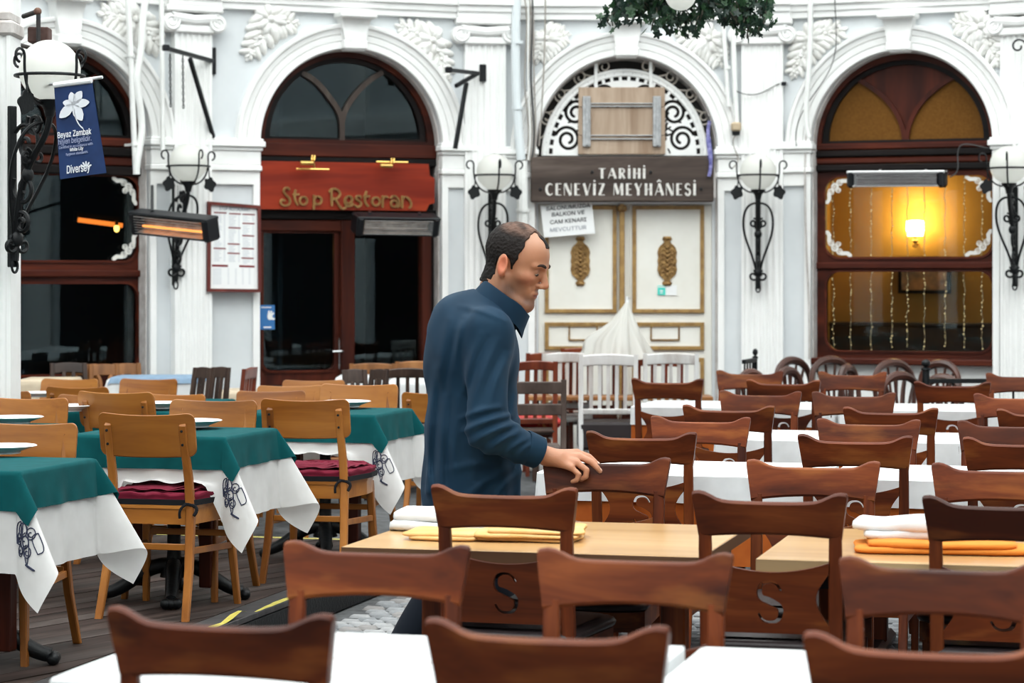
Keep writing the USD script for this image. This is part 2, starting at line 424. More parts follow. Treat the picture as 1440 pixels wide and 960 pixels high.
tape('yellow tape piece with a loose curled-up end on the deck edge, nearer the camera', [(x, y0, y1, 0.022 * max(0, (i - 9) / 3) * (1.2 - 0.7 * (i == 13))) for i, (x, y0, y1, h) in enumerate(tt)])
t = thing('warning_tape', 'thin yellow tape line along the far end of the deck under the tables', 'tape', loc=(*(E0 + ED * 1.72), DECK), group='worn yellow tape on the deck edge')
part(t, 'strip', MB().grid(np.array([[(1.70, y, DECK + 0.0025), (1.745, y, DECK + 0.0025)] for y in np.linspace(0.1, 4.6, 12)])), YEL, deckframe(), smooth=False)

# ---- the wall bays
ZC = 3.50          # underside of the entablature
def bay_wall(bay, name, label, xc, rx, zs, zcr, top=13.0, pier_l=True, pier_r=True, x0=None, x1=None, keystone=True):
    t = bay.thing(name, label, 'wall', kind='structure')
    fr = bay.M
    rz = zcr - zs
    x0 = 0.0 if x0 is None else x0; x1 = bay.L if x1 is None else x1
    th = np.linspace(0, PI, 49)
    arch = [(xc + rx * math.cos(a), zs + rz * math.sin(a)) for a in th]
    hole = Polygon([(xc + rx, -0.2)] + arch + [(xc - rx, -0.2)])
    wall = sbox(x0, 0, x1, ZC + 0.3).difference(hole)
    part(t, 'wall_face', MB().prism(wall, 0.30, 0.30), GREYW, fr)
    part(t, 'upper_wall', MB().box(((x0 + x1) / 2, 0.15, (ZC + 0.3 + top) / 2), (x1 - x0, 0.3, top - ZC - 0.3)), WHITE, fr)
    # reveal lining
    lin = hole.buffer(0.0).difference(hole.buffer(-0.012)).difference(sbox(-9, -1, 99, 0.0))
    part(t, 'reveal', MB().prism(lin, 0.298, 0.27), REVEAL, fr)
    # archivolt
    prof = [(0.0, 0.0), (0.0, 0.045), (0.006, 0.052), (0.05, 0.052), (0.056, 0.040), (0.062, 0.052), (0.105, 0.056), (0.110, 0.044), (0.116, 0.058), (0.150, 0.062), (0.160, 0.082), (0.180, 0.085), (0.190, 0.07), (0.19, 0.0)]
    rings = []
    for a in th:
        c, s = math.cos(a), math.sin(a); nx, nz = c / rx, s / rz; q = math.hypot(nx, nz); nx, nz = nx / q, nz / q
        rings.append([(xc + rx * c + nx * r, -p, zs + rz * s + nz * r) for r, p in prof])
    part(t, 'archivolt', MB().loft(rings), WHITE, fr, smooth=35)
    # keystone: a scrolled console
    if keystone:
        rings = []
        for q in np.linspace(0, 1, 15):
            z = zcr - 0.02 + q * (ZC - zcr + 0.03); w = 0.075 + 0.055 * q ** 1.3; p = 0.095 + 0.085 * q ** 2.2 + 0.018 * math.sin(q * PI * 2)
            rings.append([(xc - w, 0, z), (xc - w, -p, z), (xc - w * 0.55, -p - 0.012, z), (xc, -p, z), (xc + w * 0.55, -p - 0.012, z), (xc + w, -p, z), (xc + w, 0, z)])
        mb = MB().loft(rings)
        mb.box((xc, -0.06, zcr + 0.025), (0.19, 0.13, 0.075), 0.012)
        mb.box((xc, -0.10, ZC - 0.02), (0.29, 0.20, 0.045), 0.01)
        part(t, 'keystone', mb, WHITE, fr, smooth=35)
    # jamb piers with imposts
    for s, on, e in ((-1, pier_l, x0), (1, pier_r, x1)):
        if not on: continue
        xe = xc + s * rx
        a, b = min(xe, e), max(xe, e)
        mb = MB()
        for z0, z1, p, g in ((zs - 0.20, zs - 0.16, 0.055, 0.012), (zs - 0.16, zs - 0.05, 0.045, 0.004), (zs - 0.05, zs - 0.022, 0.062, 0.016), (zs - 0.022, zs + 0.02, 0.085, 0.03), (zs + 0.02, zs + 0.04, 0.07, 0.018)):
            aa, bb = (a - g, b) if s > 0 else (a, b + g)
            mb.box(((aa + bb) / 2, 0.02 - p / 2, (z0 + z1) / 2), (bb - aa, p + 0.04, z1 - z0), 0.006)
        part(t, 'impost', mb, WHITE, fr)
        pier = sbox(a, 0, b, zs - 0.20)
        panel = sbox(a + 0.05, 0.5, b - 0.05, zs - 0.30) if b - a > 0.16 else None
        part(t, 'jamb_pier', MB().prism(pier.difference(panel) if panel is not None else pier, 0.02, 0.05), WHITE, fr)
    # entablature
    mb = MB()
    for z0, z1, p in ((ZC, ZC + 0.05, 0.05), (ZC + 0.05, ZC + 0.10, 0.065), (ZC + 0.10, ZC + 0.14, 0.09), (ZC + 0.14, ZC + 0.34, 0.055), (ZC + 0.34, ZC + 0.40, 0.12), (ZC + 0.40, ZC + 0.50, 0.2)):
        mb.box(((x0 + x1) / 2, 0.05 - p / 2, (z0 + z1) / 2), (x1 - x0 + 0.02, p + 0.1, z1 - z0 + 0.001))
    part(t, 'entablature', mb, WHITE, fr)
    return t

def arch_of(bay, pl, pr, pc):
    (xl, z0), (xr, z1) = bay.P(*pl), bay.P(*pr); _, zc = bay.P(*pc)
    return (xl + xr) / 2, (xr - xl) / 2, (z0 + z1) / 2, zc
aB = arch_of(bayB, (364, 200), (620, 212), (489, 69))
aC = arch_of(bayC, (752, 214), (1009, 214), (880, 79))
aD = arch_of(bayD, (1141, 211), (1397, 196), (1268, 71))
_xr, _zs = bayA.P(209, 200); _xc, _zc = bayA.P(88, 62)
aA = (_xc, _xr - _xc, _zs, _zc)
wB = bay_wall(bayB, 'wall_left', 'white arched wall bay around the dark wood restaurant door', *aB)
wC = bay_wall(bayC, 'wall_middle', 'white arched wall bay around the cream double door', *aC)
wD = bay_wall(bayD, 'wall_right', 'white arched wall bay around the lit window', *aD)
wA = bay_wall(bayA, 'wall_far_left', 'white arched wall bay behind the blue banner', *aA, pier_l=False)
wE = bayE.thing('wall_far_right', 'plain white wall past the lit window', 'wall', kind='structure')
part(wE, 'wall_face', MB().box((bayE.L / 2, 0.15, 6.5), (bayE.L, 0.3, 13.0)), WHITE, bayE.M)

# ---- carved flower reliefs in the spandrels
def relief(bay, wall, c, tip, seed, s=1.0, arm=None):
    """c: rosette centre (x, z); tip: where the hanging end points; arm: where the upper spray ends"""
    r = random.Random(seed); mb = MB()
    def leaf(x, z, a, l, w, h):
        R = np.array([[math.cos(a), 0, -math.sin(a)], [0, 1, 0], [math.sin(a), 0, math.cos(a)]]) @ rotz4(0)[:3, :3]
        t = r.uniform(-0.25, 0.25); Rx = np.array([[1, 0, 0], [0, math.cos(t), -math.sin(t)], [0, math.sin(t), math.cos(t)]])
        mb.sphere((x, -0.012, z), (l, h, w), 1, R @ Rx)
    def rosette(x, z, q):
        for k in range(6):
            a = k * PI / 3 + r.random()
            leaf(x + 0.030 * q * math.cos(a), z + 0.030 * q * math.sin(a), a, 0.032 * q, 0.018 * q, 0.030 * q)
        mb.sphere((x, -0.024, z), (0.016 * q, 0.03 * q, 0.016 * q), 1)
    s = s * 1.25; rosette(*c, 1.6 * s)
    for e, n, q in ((arm, 9, 1.0), (tip, 9, 1.0)):
        if e is None: continue
        L = math.hypot(e[0] - c[0], e[1] - c[1]); a0 = math.atan2(e[1] - c[1], e[0] - c[0])
        pts = [(c[0] + (e[0] - c[0]) * u + 0.015 * math.sin(u * 7), -0.008, c[1] + (e[1] - c[1]) * u + 0.01 * math.cos(u * 6)) for u in np.linspace(0, 1, 10)]
        mb.tube(pts, np.linspace(0.016, 0.007, 10) * s, 6)
        for k in range(n):
            u = (k + 0.6) / n; sd = 1 if k % 2 else -1; f = (1.45 - 0.75 * u) * q * s
            x, z = c[0] + (e[0] - c[0]) * u, c[1] + (e[1] - c[1]) * u
            leaf(x - math.sin(a0) * sd * 0.034 * f, z + math.cos(a0) * sd * 0.034 * f, a0 + sd * r.uniform(0.5, 1.1), 0.056 * f, 0.023 * f, 0.030 * f)
            if k % 2 == 0: rosette(x, z, 0.85 * f)
        leaf(e[0], e[1], a0, 0.04 * s, 0.014 * s, 0.014)
    part(wall, 'flower_relief', mb, RELIEF, bay.M, smooth=50)
RELIEF = mottled('aged_white_relief', (0.70, 0.69, 0.655), (0.84, 0.84, 0.82), 16.0, 0.6, 0.35, bump=0.2)
P = bayB.P
relief(bayB, wB, P(378, 28), P(350, 78), 1, 1.15, P(412, 33)); relief(bayB, wB, P(606, 58), P(630, 108), 2, 1.05, P(562, 38))
P = bayC.P
relief(bayC, wC, P(768, 55), P(756, 84), 3, 1.0, P(795, 50)); relief(bayC, wC, P(996, 55), P(1012, 88), 4, 1.1, P(955, 48))
P = bayD.P
relief(bayD, wD, P(1140, 55), P(1117, 104), 5, 1.1, P(1184, 42)); relief(bayD, wD, P(1382, 38), P(1406, 88), 6, 1.15, P(1345, 32))
P = bayA.P
relief(bayA, wA, P(185, 28), P(222, 66), 7, 1.25, P(145, 20))

# ---- fluted pilasters with Ionic capitals
def pilaster(label, px, d, rot, wpx=55, zcap=3.30, base_only=None):
    o = W(px, HY, d); t = thing('pilaster', label, 'pilaster', (o[0], o[1], 0), rot, kind='structure')
    w = wpx * d / F; n = 6; g = w / (n + 0.6)
    pts = [(-w / 2, 0.1), (-w / 2, -0.085)]
    for k in range(n):
        xa = -w / 2 + 0.3 * g + g * (k + 0.16); xb = xa + g * 0.68
        pts += [(xa, -0.085)] + [((xa + xb) / 2 - (xb - xa) / 2 * math.cos(u), -0.085 + 0.8 * (xb - xa) / 2 * math.sin(u)) for u in np.linspace(0.25, PI - 0.25, 6)] + [(xb, -0.085)]
    pts += [(w / 2, -0.085), (w / 2, 0.1)]
    part(t, 'shaft', MB().prism_z(Polygon(pts), 0.25, zcap - 0.25), WHITE, smooth=25)
    mb = MB().box((0, 0, 0.09), (w + 0.10, 0.28, 0.18), 0.01).box((0, 0, 0.215), (w + 0.05, 0.24, 0.08), 0.02)
    part(t, 'base', mb, WHITE)
    mb = MB().box((0, 0.0, zcap + 0.03), (w + 0.02, 0.22, 0.06), 0.01)
    mb.tube([(-w / 2 - 0.02, -0.085, zcap + 0.115), (0, -0.095, zcap + 0.095), (w / 2 + 0.02, -0.085, zcap + 0.115)], [0.045, 0.04, 0.045], 10)
    mb.box((0, -0.0, zcap + 0.175), (w + 0.15, 0.27, 0.05), 0.012)
    for s in (-1, 1):
        cx, cz = s * (w / 2 + 0.035), zcap + 0.075
        mb.lathe([(0.0, -0.115), (0.066, -0.115), (0.072, -0.10), (0.072, 0.08), (0.0, 0.08)], 20, frame_from((1, 0, 0), (0, 0, -1), (0, 1, 0), (cx, 0, cz)))
        sp = spiral((cx, cz), 0.066, 0.012, PI / 2, PI / 2 + s * 2 * PI * 2.0, 40)
        mb.tube([(x, -0.118, z) for x, z in sp], np.linspace(0.010, 0.005, 40), 6)
    part(t, 'capital', mb, WHITE, smooth=35)
    mb = MB()
    for z0, z1, p in ((ZC, ZC + 0.05, 0.13), (ZC + 0.05, ZC + 0.10, 0.145), (ZC + 0.10, ZC + 0.14, 0.17), (ZC + 0.14, ZC + 0.34, 0.13)):
        mb.box((0, 0.05 - p / 2, (z0 + z1) / 2), (w + 0.12, p + 0.1, z1 - z0))
    part(t, 'entablature_break', mb, WHITE)
    return t
pilaster('fluted white pilaster between the dark window and the restaurant door', 266, 17.90, (bayA.a + bayB.a) / 2, 56)
pilaster('fluted white pilaster between the restaurant door and the cream door', 680, 18.78, (bayB.a + bayC.a) / 2, 58)
pilaster('fluted white pilaster between the cream door and the lit window', 1073, 18.78, (bayC.a + bayD.a) / 2, 58)
pilaster('fluted white pilaster past the lit window at the picture edge', 1440, 18.04, (bayD.a + bayE.a) / 2, 58)

# near pier at the left edge, carrying the big lamp
o = W(-14, HY, 11.3)
t = thing('pilaster', 'near fluted white pier carrying the big scrolled lamp', 'pilaster', (o[0], o[1], 0), 0.0, kind='structure')
w = 0.240
pts = [(-w / 2, 0.115), (-w / 2, -0.115)]
for k in range(5):
    g = w / 5.6; xa = -w / 2 + 0.3 * g + g * (k + 0.16); xb = xa + 0.68 * g
    pts += [(xa, -0.115)] + [((xa + xb) / 2 - (xb - xa) / 2 * math.cos(u), -0.115 + 0.8 * (xb - xa) / 2 * math.sin(u)) for u in np.linspace(0.25, PI - 0.25, 6)] + [(xb, -0.115)]
pts += [(w / 2, -0.115), (w / 2, 0.115)]
part(t, 'shaft', MB().prism_z(Polygon(pts), 0.0, 2.62), WHITE, smooth=25)
part(t, 'weathered_cap', MB().box((0.0, 0, 2.655), (w + 0.03, 0.26, 0.07), 0.012).box((-0.0, 0.0, 2.71), (w, 0.24, 0.05), 0.01), REVEAL)
part(t, 'upper_shaft', MB().box((0, 0.02, 4.7), (w, 0.2, 3.95)), WHITE)

# ---- the rest of the courtyard, behind and beside the camera (seen in the panes)
def court_wall(name, label, p0, p1, h=13.0):
    p0, p1 = np.array(p0, float), np.array(p1, float); L = np.linalg.norm(p1 - p0); a = math.atan2(p1[1] - p0[1], p1[0] - p0[0])
    t = thing(name, label, 'wall', (p0[0], p0[1], 0), a, kind='structure')
    part(t, 'wall_face', MB().box((L / 2, 0.15, h / 2), (L, 0.3, h)), GREYW)
    n = int(L // 2.2)
    for k in range(n + 1):
        part(t, 'pilaster_strip', MB().box((L * k / n, 0.0, h / 2), (0.36, 0.16, h), 0.01), WHITE)
    for z in (ZC + 0.1, 7.2):
        part(t, 'cornice', MB().box((L / 2, 0.0, z), (L, 0.24, 0.3), 0.02), WHITE)
    for k in range(n):
        part(t, 'dark_opening', MB().box((L * (k + 0.5) / n, -0.005, 1.6), (1.72, 0.05, 3.2), 0.01), BLACKPL)
    return t
court_wall('wall_behind', 'white courtyard wall opposite the restaurant fronts', (8.6, -6.5), (-8.6, -6.5))
eA, eE = bayA.to_world((0, 0, 0)), bayE.to_world((bayE.L, 0, 0))
court_wall('wall_side_left', 'white courtyard side wall beyond the deck', (-8.6, -6.5), (-8.6, 14.0))
court_wall('wall_side_right', 'white courtyard side wall beyond the rows of chairs', (8.6, 14.0), (8.6, -6.5))
court_wall('wall_corner_left', 'white courtyard corner wall beside the banner', (-8.6, 14.0), (eA[0], eA[1]))
court_wall('wall_corner_right', 'white courtyard corner wall past the lit window', (eE[0], eE[1]), (8.6, 14.0))

# ================================================================== DOORS AND WINDOWS
def ell(xc, rx, zs, rz, n=48, zb=None):
    pts = [(xc + rx * math.cos(a), zs + rz * math.sin(a)) for a in np.linspace(0, PI, n + 1)]
    if zb is not None:
        pts = [(xc + rx, zb)] + pts + [(xc - rx, zb)]
    return Polygon(pts)

def stroke(pts, r, n=40, smooth=True):
    p = smooth_pts(pts, n) if smooth and len(pts) > 2 else np.asarray(pts)
    return LineString(p).buffer(r, 6)

def rrect(x0, z0, x1, z1, r):
    return sbox(x0 + r, z0 + r, x1 - r, z1 - r).buffer(r, 8)

def text_part(t, name, s, height, x, z, y, m, frame, bold=False, center=True, depth=0.003, width=None, slant=0.0):
    tm = meshkit.text_mesh(s, height, depth, bold)
    v = np.array(tm.vertices); w = v[:, 0].max() - v[:, 0].min(); k = 1.0 if width is None else width / w
    v[:, 0] = (v[:, 0] - v[:, 0].min()) * k - (w * k / 2 if center else 0)
    v = np.stack([x + v[:, 0], y - v[:, 2], z + v[:, 1] + slant * v[:, 0]], 1)
    return part(t, name, MB().add(v, tm.faces), m, frame, smooth=False)

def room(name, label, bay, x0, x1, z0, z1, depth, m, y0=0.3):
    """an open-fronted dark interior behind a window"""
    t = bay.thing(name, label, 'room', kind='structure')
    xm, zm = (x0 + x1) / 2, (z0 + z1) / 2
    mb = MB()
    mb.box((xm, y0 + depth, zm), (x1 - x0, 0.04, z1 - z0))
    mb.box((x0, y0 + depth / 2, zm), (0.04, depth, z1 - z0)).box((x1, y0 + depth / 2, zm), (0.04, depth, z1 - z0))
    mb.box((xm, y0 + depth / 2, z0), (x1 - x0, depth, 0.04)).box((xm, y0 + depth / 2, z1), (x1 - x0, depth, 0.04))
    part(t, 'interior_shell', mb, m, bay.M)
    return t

def clouds(cx, cz, s, sx, sz):
    """the white scroll ornament of a window corner: curls and a leaf at either end; sx, sz: towards which corner it sits"""
    g = []
    for u, w, q in ((0.0, 0.0, 1.0), (0.62, -0.52, 0.85), (-0.52, 0.62, 0.85), (0.45, 0.45, 0.72)):
        c = (u * s, w * s); g.append(Point(c).buffer(0.48 * q * s, 10).difference(stroke(spiral(c, 0.34 * q * s, 0.08 * q * s, 0.5, 0.5 + 2 * PI * 1.3, 24), 0.045 * s, smooth=False)))
    for a, b in (((0.9, -0.75), (2.0, -1.0)), ((-0.75, 0.9), (-1.0, 2.0))):
        m = ((a[0] + b[0]) / 2 + 0.15, (a[1] + b[1]) / 2 + 0.15)
        g.append(Polygon([(a[0] - 0.2, a[1] - 0.25), (a[0] + 0.25, a[1] + 0.2), (m[0] + 0.2, m[1] + 0.12), b, (m[0] - 0.3, m[1] - 0.3)]).buffer(0.06) if False else LineString([(a[0] * s, a[1] * s), (m[0] * s, m[1] * s), (b[0] * s, b[1] * s)]).buffer(0.24 * s, 5))
    p = unary_union(g)
    return affinity.translate(affinity.scale(p, sx, sz, origin=(0, 0)), cx, cz)

ORN = mat('cream_ornament_paint', (0.78, 0.77, 0.72), 0.5)

# ---------------------------------------------------- door_1: the dark restaurant door
FY = 0.13
def PB(px, py): return bayB.P(px, py, -FY)
xc, rx, zs, zc = aB; rz = zc - zs
d1 = bayB.thing('door_1', 'dark red-brown wooden restaurant door with glazed arch and brass handle', 'door', kind='structure')
fr = bayB.M
zt0, zt1 = PB(490, 222)[1], PB(490, 203)[1]
outer = ell(xc, rx + 0.03, zt1 - 0.02, rz + 0.03 + zs - zt1); mid_ = ell(xc, rx - 0.075, zt1 + 0.03, rz - 0.085 + zs - zt1); inn = ell(xc, rx - 0.125, zt1 + 0.05, rz - 0.14 + zs - zt1)
part(d1, 'arch_frame', MB().prism(outer.difference(mid_), FY + 0.06, 0.09), DOORWOODX, fr)
part(d1, 'lunette_frame', MB().prism(mid_.difference(inn), FY + 0.05, 0.05), BLACKWOOD, fr)
LB = PB(370, 210)[0]; RB = PB(612, 210)[0]
cx0, z0 = PB(481, 200)
def pp(*a): return [PB(x, y) for x, y in a]
tr = unary_union([stroke(pp((481, 200), (481, 175), (478, 160), (466, 140), (450, 120), (428, 104)), 0.020), stroke(pp((481, 175), (484, 160), (496, 138), (514, 118), (536, 103)), 0.020)]).intersection(mid_)
part(d1, 'lunette_tracery', MB().prism(tr, FY + 0.045, 0.05), wood('grey_brown_tracery', (0.03, 0.02, 0.016), (0.055, 0.038, 0.03), (0.10, 0.08, 0.065), 'z', 8.0, 0.5), fr)
part(d1, 'lunette_pane', MB().prism(mid_, FY + 0.035, 0.006), GLASS, fr)
part(d1, 'transom', MB().box((xc, FY + 0.0, (zt0 + zt1) / 2), (2 * rx + 0.05, 0.13, zt1 - zt0), 0.008), DOORWOODX, fr)
zb0 = PB(490, 232)[1]
part(d1, 'transom', MB().box((xc, FY - 0.01, (zb0 + zt0) / 2), (2 * rx + 0.05, 0.10, zt0 - zb0), 0.006), BLACKWOOD, fr)
zl0 = PB(490, 309)[1]; zl1 = PB(490, 294)[1]
part(d1, 'lintel', MB().box((xc, FY + 0.0, (zl0 + zl1) / 2), (2 * rx + 0.05, 0.12, zl1 - zl0), 0.006), BLACKWOOD, fr)
part(d1, 'sign_backing', MB().box((xc, FY + 0.03, (zb0 + zl1) / 2), (2 * rx + 0.05, 0.05, zb0 - zl1)), BLACKWOOD, fr)
# leaf, fixed light and frame
ztop = zl0; x_st0, x_st1 = PB(470, 400)[0], PB(496, 400)[0]; xr0, xr1 = PB(590, 400)[0], PB(604, 400)[0]; xl0 = xc - rx - 0.01; xl1 = PB(369, 400)[0]
zg1 = PB(420, 327)[1]; zg0 = PB(420, 521)[1]; zr0 = PB(420, 541)[1]
gl = rrect(xl1, zg0, x_st0, zg1 + 0.2, 0.07).intersection(sbox(-9, -9, 99, zg1))
gl2 = rrect(xl1, 0.14, x_st0, zr0, 0.07)
leaf = sbox(xl0, 0.02, x_st0 + 0.06, ztop).difference(gl).difference(gl2)
part(d1, 'door_leaf', MB().prism(leaf, FY + 0.045, 0.05), DOORWOOD, fr)
part(d1, 'leaf_moulding', MB().prism(gl.buffer(0.016).difference(gl.buffer(-0.004)).intersection(sbox(xl0, -9, 99, zg1 + 0.01)), FY - 0.005, 0.014), DOORWOOD, fr)
part(d1, 'leaf_pane', MB().prism(gl.buffer(0.004), FY + 0.025, 0.006), GLASS, fr)
part(d1, 'leaf_pane', MB().prism(gl2.buffer(0.004), FY + 0.025, 0.006), GLASS, fr)
part(d1, 'door_post', MB().box(((x_st0 + x_st1) / 2 + 0.02, FY - 0.005, ztop / 2), (x_st1 - x_st0 - 0.035, 0.10, ztop), 0.008), DOORWOOD, fr)
part(d1, 'door_post', MB().box(((xr0 + xr1) / 2, FY, ztop / 2), (xr1 - xr0, 0.10, ztop), 0.008), DOORWOOD, fr)
part(d1, 'door_post', MB().box(((xr1 + xc + rx) / 2 + 0.01, FY + 0.03, ztop / 2), (xc + rx - xr1 + 0.06, 0.06, ztop), 0.004), BLACKWOOD, fr)
part(d1, 'side_pane', MB().box(((x_st1 + xr0) / 2, FY + 0.02, (0.3 + ztop) / 2), (xr0 - x_st1, 0.006, ztop - 0.3)), GLASS, fr)
part(d1, 'side_panel', MB().box(((x_st1 + xr0) / 2, FY + 0.02, 0.16), (xr0 - x_st1, 0.03, 0.3)), DOORWOOD, fr)
part(d1, 'head_rail', MB().box((xc - 0.02, FY - 0.005, PB(420, 317)[1]), (2 * rx - 0.04, 0.075, 0.085), 0.006), DOORWOODX, fr)
hx, hz = PB(478, 497)
mb = MB().box((hx, FY - 0.012, hz + 0.0), (0.028, 0.014, 0.24), 0.005).tube([(hx, FY - 0.02, hz + 0.02), (hx, FY - 0.07, hz + 0.02), (hx - 0.015, FY - 0.08, hz + 0.02), (hx - 0.085, FY - 0.08, hz + 0.018)], 0.010, 8)
part(d1, 'handle', mb, CHROME, fr)
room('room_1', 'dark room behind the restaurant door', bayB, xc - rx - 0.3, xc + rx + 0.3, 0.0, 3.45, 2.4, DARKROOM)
px_, pz_ = bayB.P(371, 353, -1.2)
t = bayB.thing('wall_lamp', 'small glowing warm bulb inside the dark restaurant door', 'lamp', px_, pz_, -1.2)
part(t, 'bulb', MB().sphere((0, 0, 0), (0.022, 0.022, 0.04), 2), glow('amber_bulb', (1.0, 0.55, 0.16), 7.0))
part(t, 'holder', MB().lathe([(0.0, -0.075), (0.018, -0.075), (0.018, -0.03), (0.0, -0.03)], 12), OLDGOLD)
# faint pale pilaster reflections and things inside are left to the panes

# ---------------------------------------------------- door_2: the cream double door under the sign
FYC = 0.10
def PC(px, py, o=0.0): return bayC.P(px, py, -FYC + o)
CREAM = mottled('cream_door_paint', (0.78, 0.765, 0.70), (0.84, 0.83, 0.775), 3.0, 0.42, 0.4, bump=0.08)
d2 = bayC.thing('door_2', 'cream double door with gilt-edged panels', 'door', kind='structure')
fr = bayC.M
xa, xb = PC(757, 400)[0], PC(1001, 400)[0]; xm0, xm1 = PC(868, 400)[0], PC(885, 400)[0]; zT = PC(880, 287)[1]
for k, (x0, x1) in enumerate(((xa, xm0), (xm1, xb))):
    lf = part(d2, 'door_leaf', MB().box(((x0 + x1) / 2, FYC + 0.03, zT / 2), (x1 - x0, 0.06, zT), 0.004), CREAM, fr)
    pl, pr = ((766, 868), (889, 991))[k]
    for y0, y1 in ((289, 440), (453, 492), (503, 640)):
        X0, Z1 = PC(pl, y0); X1, Z0 = PC(pr - 1, y1)
        Z0 = max(Z0, 0.12)
        g = sbox(X0, Z0, X1, Z1)
        part(d2, 'panel_moulding', MB().prism(g.difference(g.buffer(-0.031, join_style=2)), FYC + 0.0, 0.022).prism(g.buffer(-0.006, join_style=2).difference(g.buffer(-0.016, join_style=2)), FYC - 0.018, 0.008), GILT, fr)
        part(d2, 'door_panel', MB().box(((X0 + X1) / 2, FYC - 0.001, (Z0 + Z1) / 2), (X1 - X0 - 0.05, 0.012, Z1 - Z0 - 0.05), 0.004), CREAM, fr)
    hx, hz = PC((820, 935)[k], 468)
    g = rrect(hx - 0.115, hz - 0.06, hx + 0.115, hz + 0.06, 0.01)
    part(d2, 'letter_plate', MB().prism(g.difference(g.buffer(-0.012)), FYC - 0.004, 0.016), OLDGOLD, fr)
    # cast ornament
    ox, oz = PC((816, 938)[k], 367)
    mb = MB().prism(Polygon([(ox + s_ * np.interp(v, (0, .05, .10, .15, .22, .32, .42, .5, .58, .68, .78, .85, .90, .95, 1), (.026, .036, .017, .034, .062, .074, .067, .073, .067, .074, .062, .034, .017, .036, .026)), oz - 0.19 + 0.38 * v) for s_, vs in ((1, np.linspace(0, 1, 40)), (-1, np.linspace(1, 0, 40))) for v in vs]).buffer(0.003), FYC - 0.004, 0.014)
    for q in np.linspace(-0.105, 0.105, 7):
        for s_ in (-1, 1):
            mb.tube([(ox + s_ * x, FYC - 0.02, oz + q + z) for x, z in spiral((0.036, 0.0), 0.026, 0.006, PI, PI - 2 * PI * 1.1, 16)], 0.0055, 6)
        mb.sphere((ox, FYC - 0.022, oz + q), (0.012, 0.012, 0.016), 1)
    for s_ in (-1, 1):
        mb.sphere((ox, FYC - 0.02, oz + s_ * 0.178), (0.030, 0.014, 0.016), 1)
    part(d2, 'brass_ornament', mb, OLDGOLD, fr, smooth=40)
part(d2, 'centre_post', MB().box(((xm0 + xm1) / 2 - 0.012, FYC - 0.012, zT / 2), (0.040, 0.10, zT), 0.008), GILT, fr)
part(d2, 'post_capital', MB().box(((xm0 + xm1) / 2 - 0.012, FYC - 0.02, zT - 0.035), (0.075, 0.12, 0.05), 0.012), OLDGOLD, fr)
part(d2, 'door_frame', MB().prism(sbox(xa - 0.09, 0, xb + 0.09, zT + 0.05).difference(sbox(xa, -1, xb, zT)), FYC + 0.05, 0.08), GREYW, fr)
part(d2, 'meeting_stile', MB().box(((xm0 + xm1) / 2, FYC + 0.035, zT / 2), (xm1 - xm0 + 0.004, 0.05, zT), 0.003), CREAM, fr)
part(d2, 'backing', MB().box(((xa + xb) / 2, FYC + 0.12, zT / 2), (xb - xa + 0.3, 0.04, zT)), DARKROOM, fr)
# green sticker on the right leaf
sx, sz = PC(931, 408, 0.004)
t = bayC.thing('sticker', 'small turquoise and white sticker on the cream door', 'sticker', sx, sz, -FYC + 0.012)
part(t, 'sheet', MB().box((0.04, -0.001, 0), (0.15, 0.002, 0.080)), PAPER)
part(t, 'green_print', MB().box((-0.005, -0.003, -0.008), (0.062, 0.002, 0.060)).box((-0.005, -0.003, 0.034), (0.062, 0.002, 0.006)), mat('turquoise_print', (0.06, 0.62, 0.52), 0.5))
part(t, 'print_mark', MB().box((-0.005, -0.005, -0.004), (0.024, 0.002, 0.010)).box((-0.005, -0.005, -0.020), (0.024, 0.002, 0.006)).box((0.062, -0.003, 0.002), (0.03, 0.002, 0.02)), PAPER)

# fanlight grille in the arch
xc, rx, zs, zc = aC; rz = zc - zs
fan = bayC.thing('fanlight', 'white cast fan grille with scrolls above the cream door', 'grille', kind='structure')
bz = bayC.P(880, 218)[1]; fx = bayC.P(879, 218)[0]
R = (bayC.P(994, 218)[0] - bayC.P(764, 218)[0]) / 2; Rz = bayC.P(880, 98)[1] - bz
def fp(u, v): return (fx + u * R, bz + v * Rz)
plate = Polygon([fp(math.cos(a), math.sin(a)) for a in np.linspace(0, PI, 65)])
holes = []
for k in range(27):
    a0, a1 = PI * (k + 0.18) / 27, PI * (k + 0.82) / 27
    holes.append(Polygon([fp(r * math.cos(a), r * math.sin(a)) for r, a in ((0.885, a0), (0.93, a0), (0.93, a1), (0.885, a1))]))
    if k % 1 == 0:
        holes.append(Polygon([fp(r * math.cos(a), r * math.sin(a)) for r, a in ((0.962, a0 + 0.05), (0.985, a0 + 0.05), (0.985, a1 - 0.02), (0.962, a1 - 0.02))]))
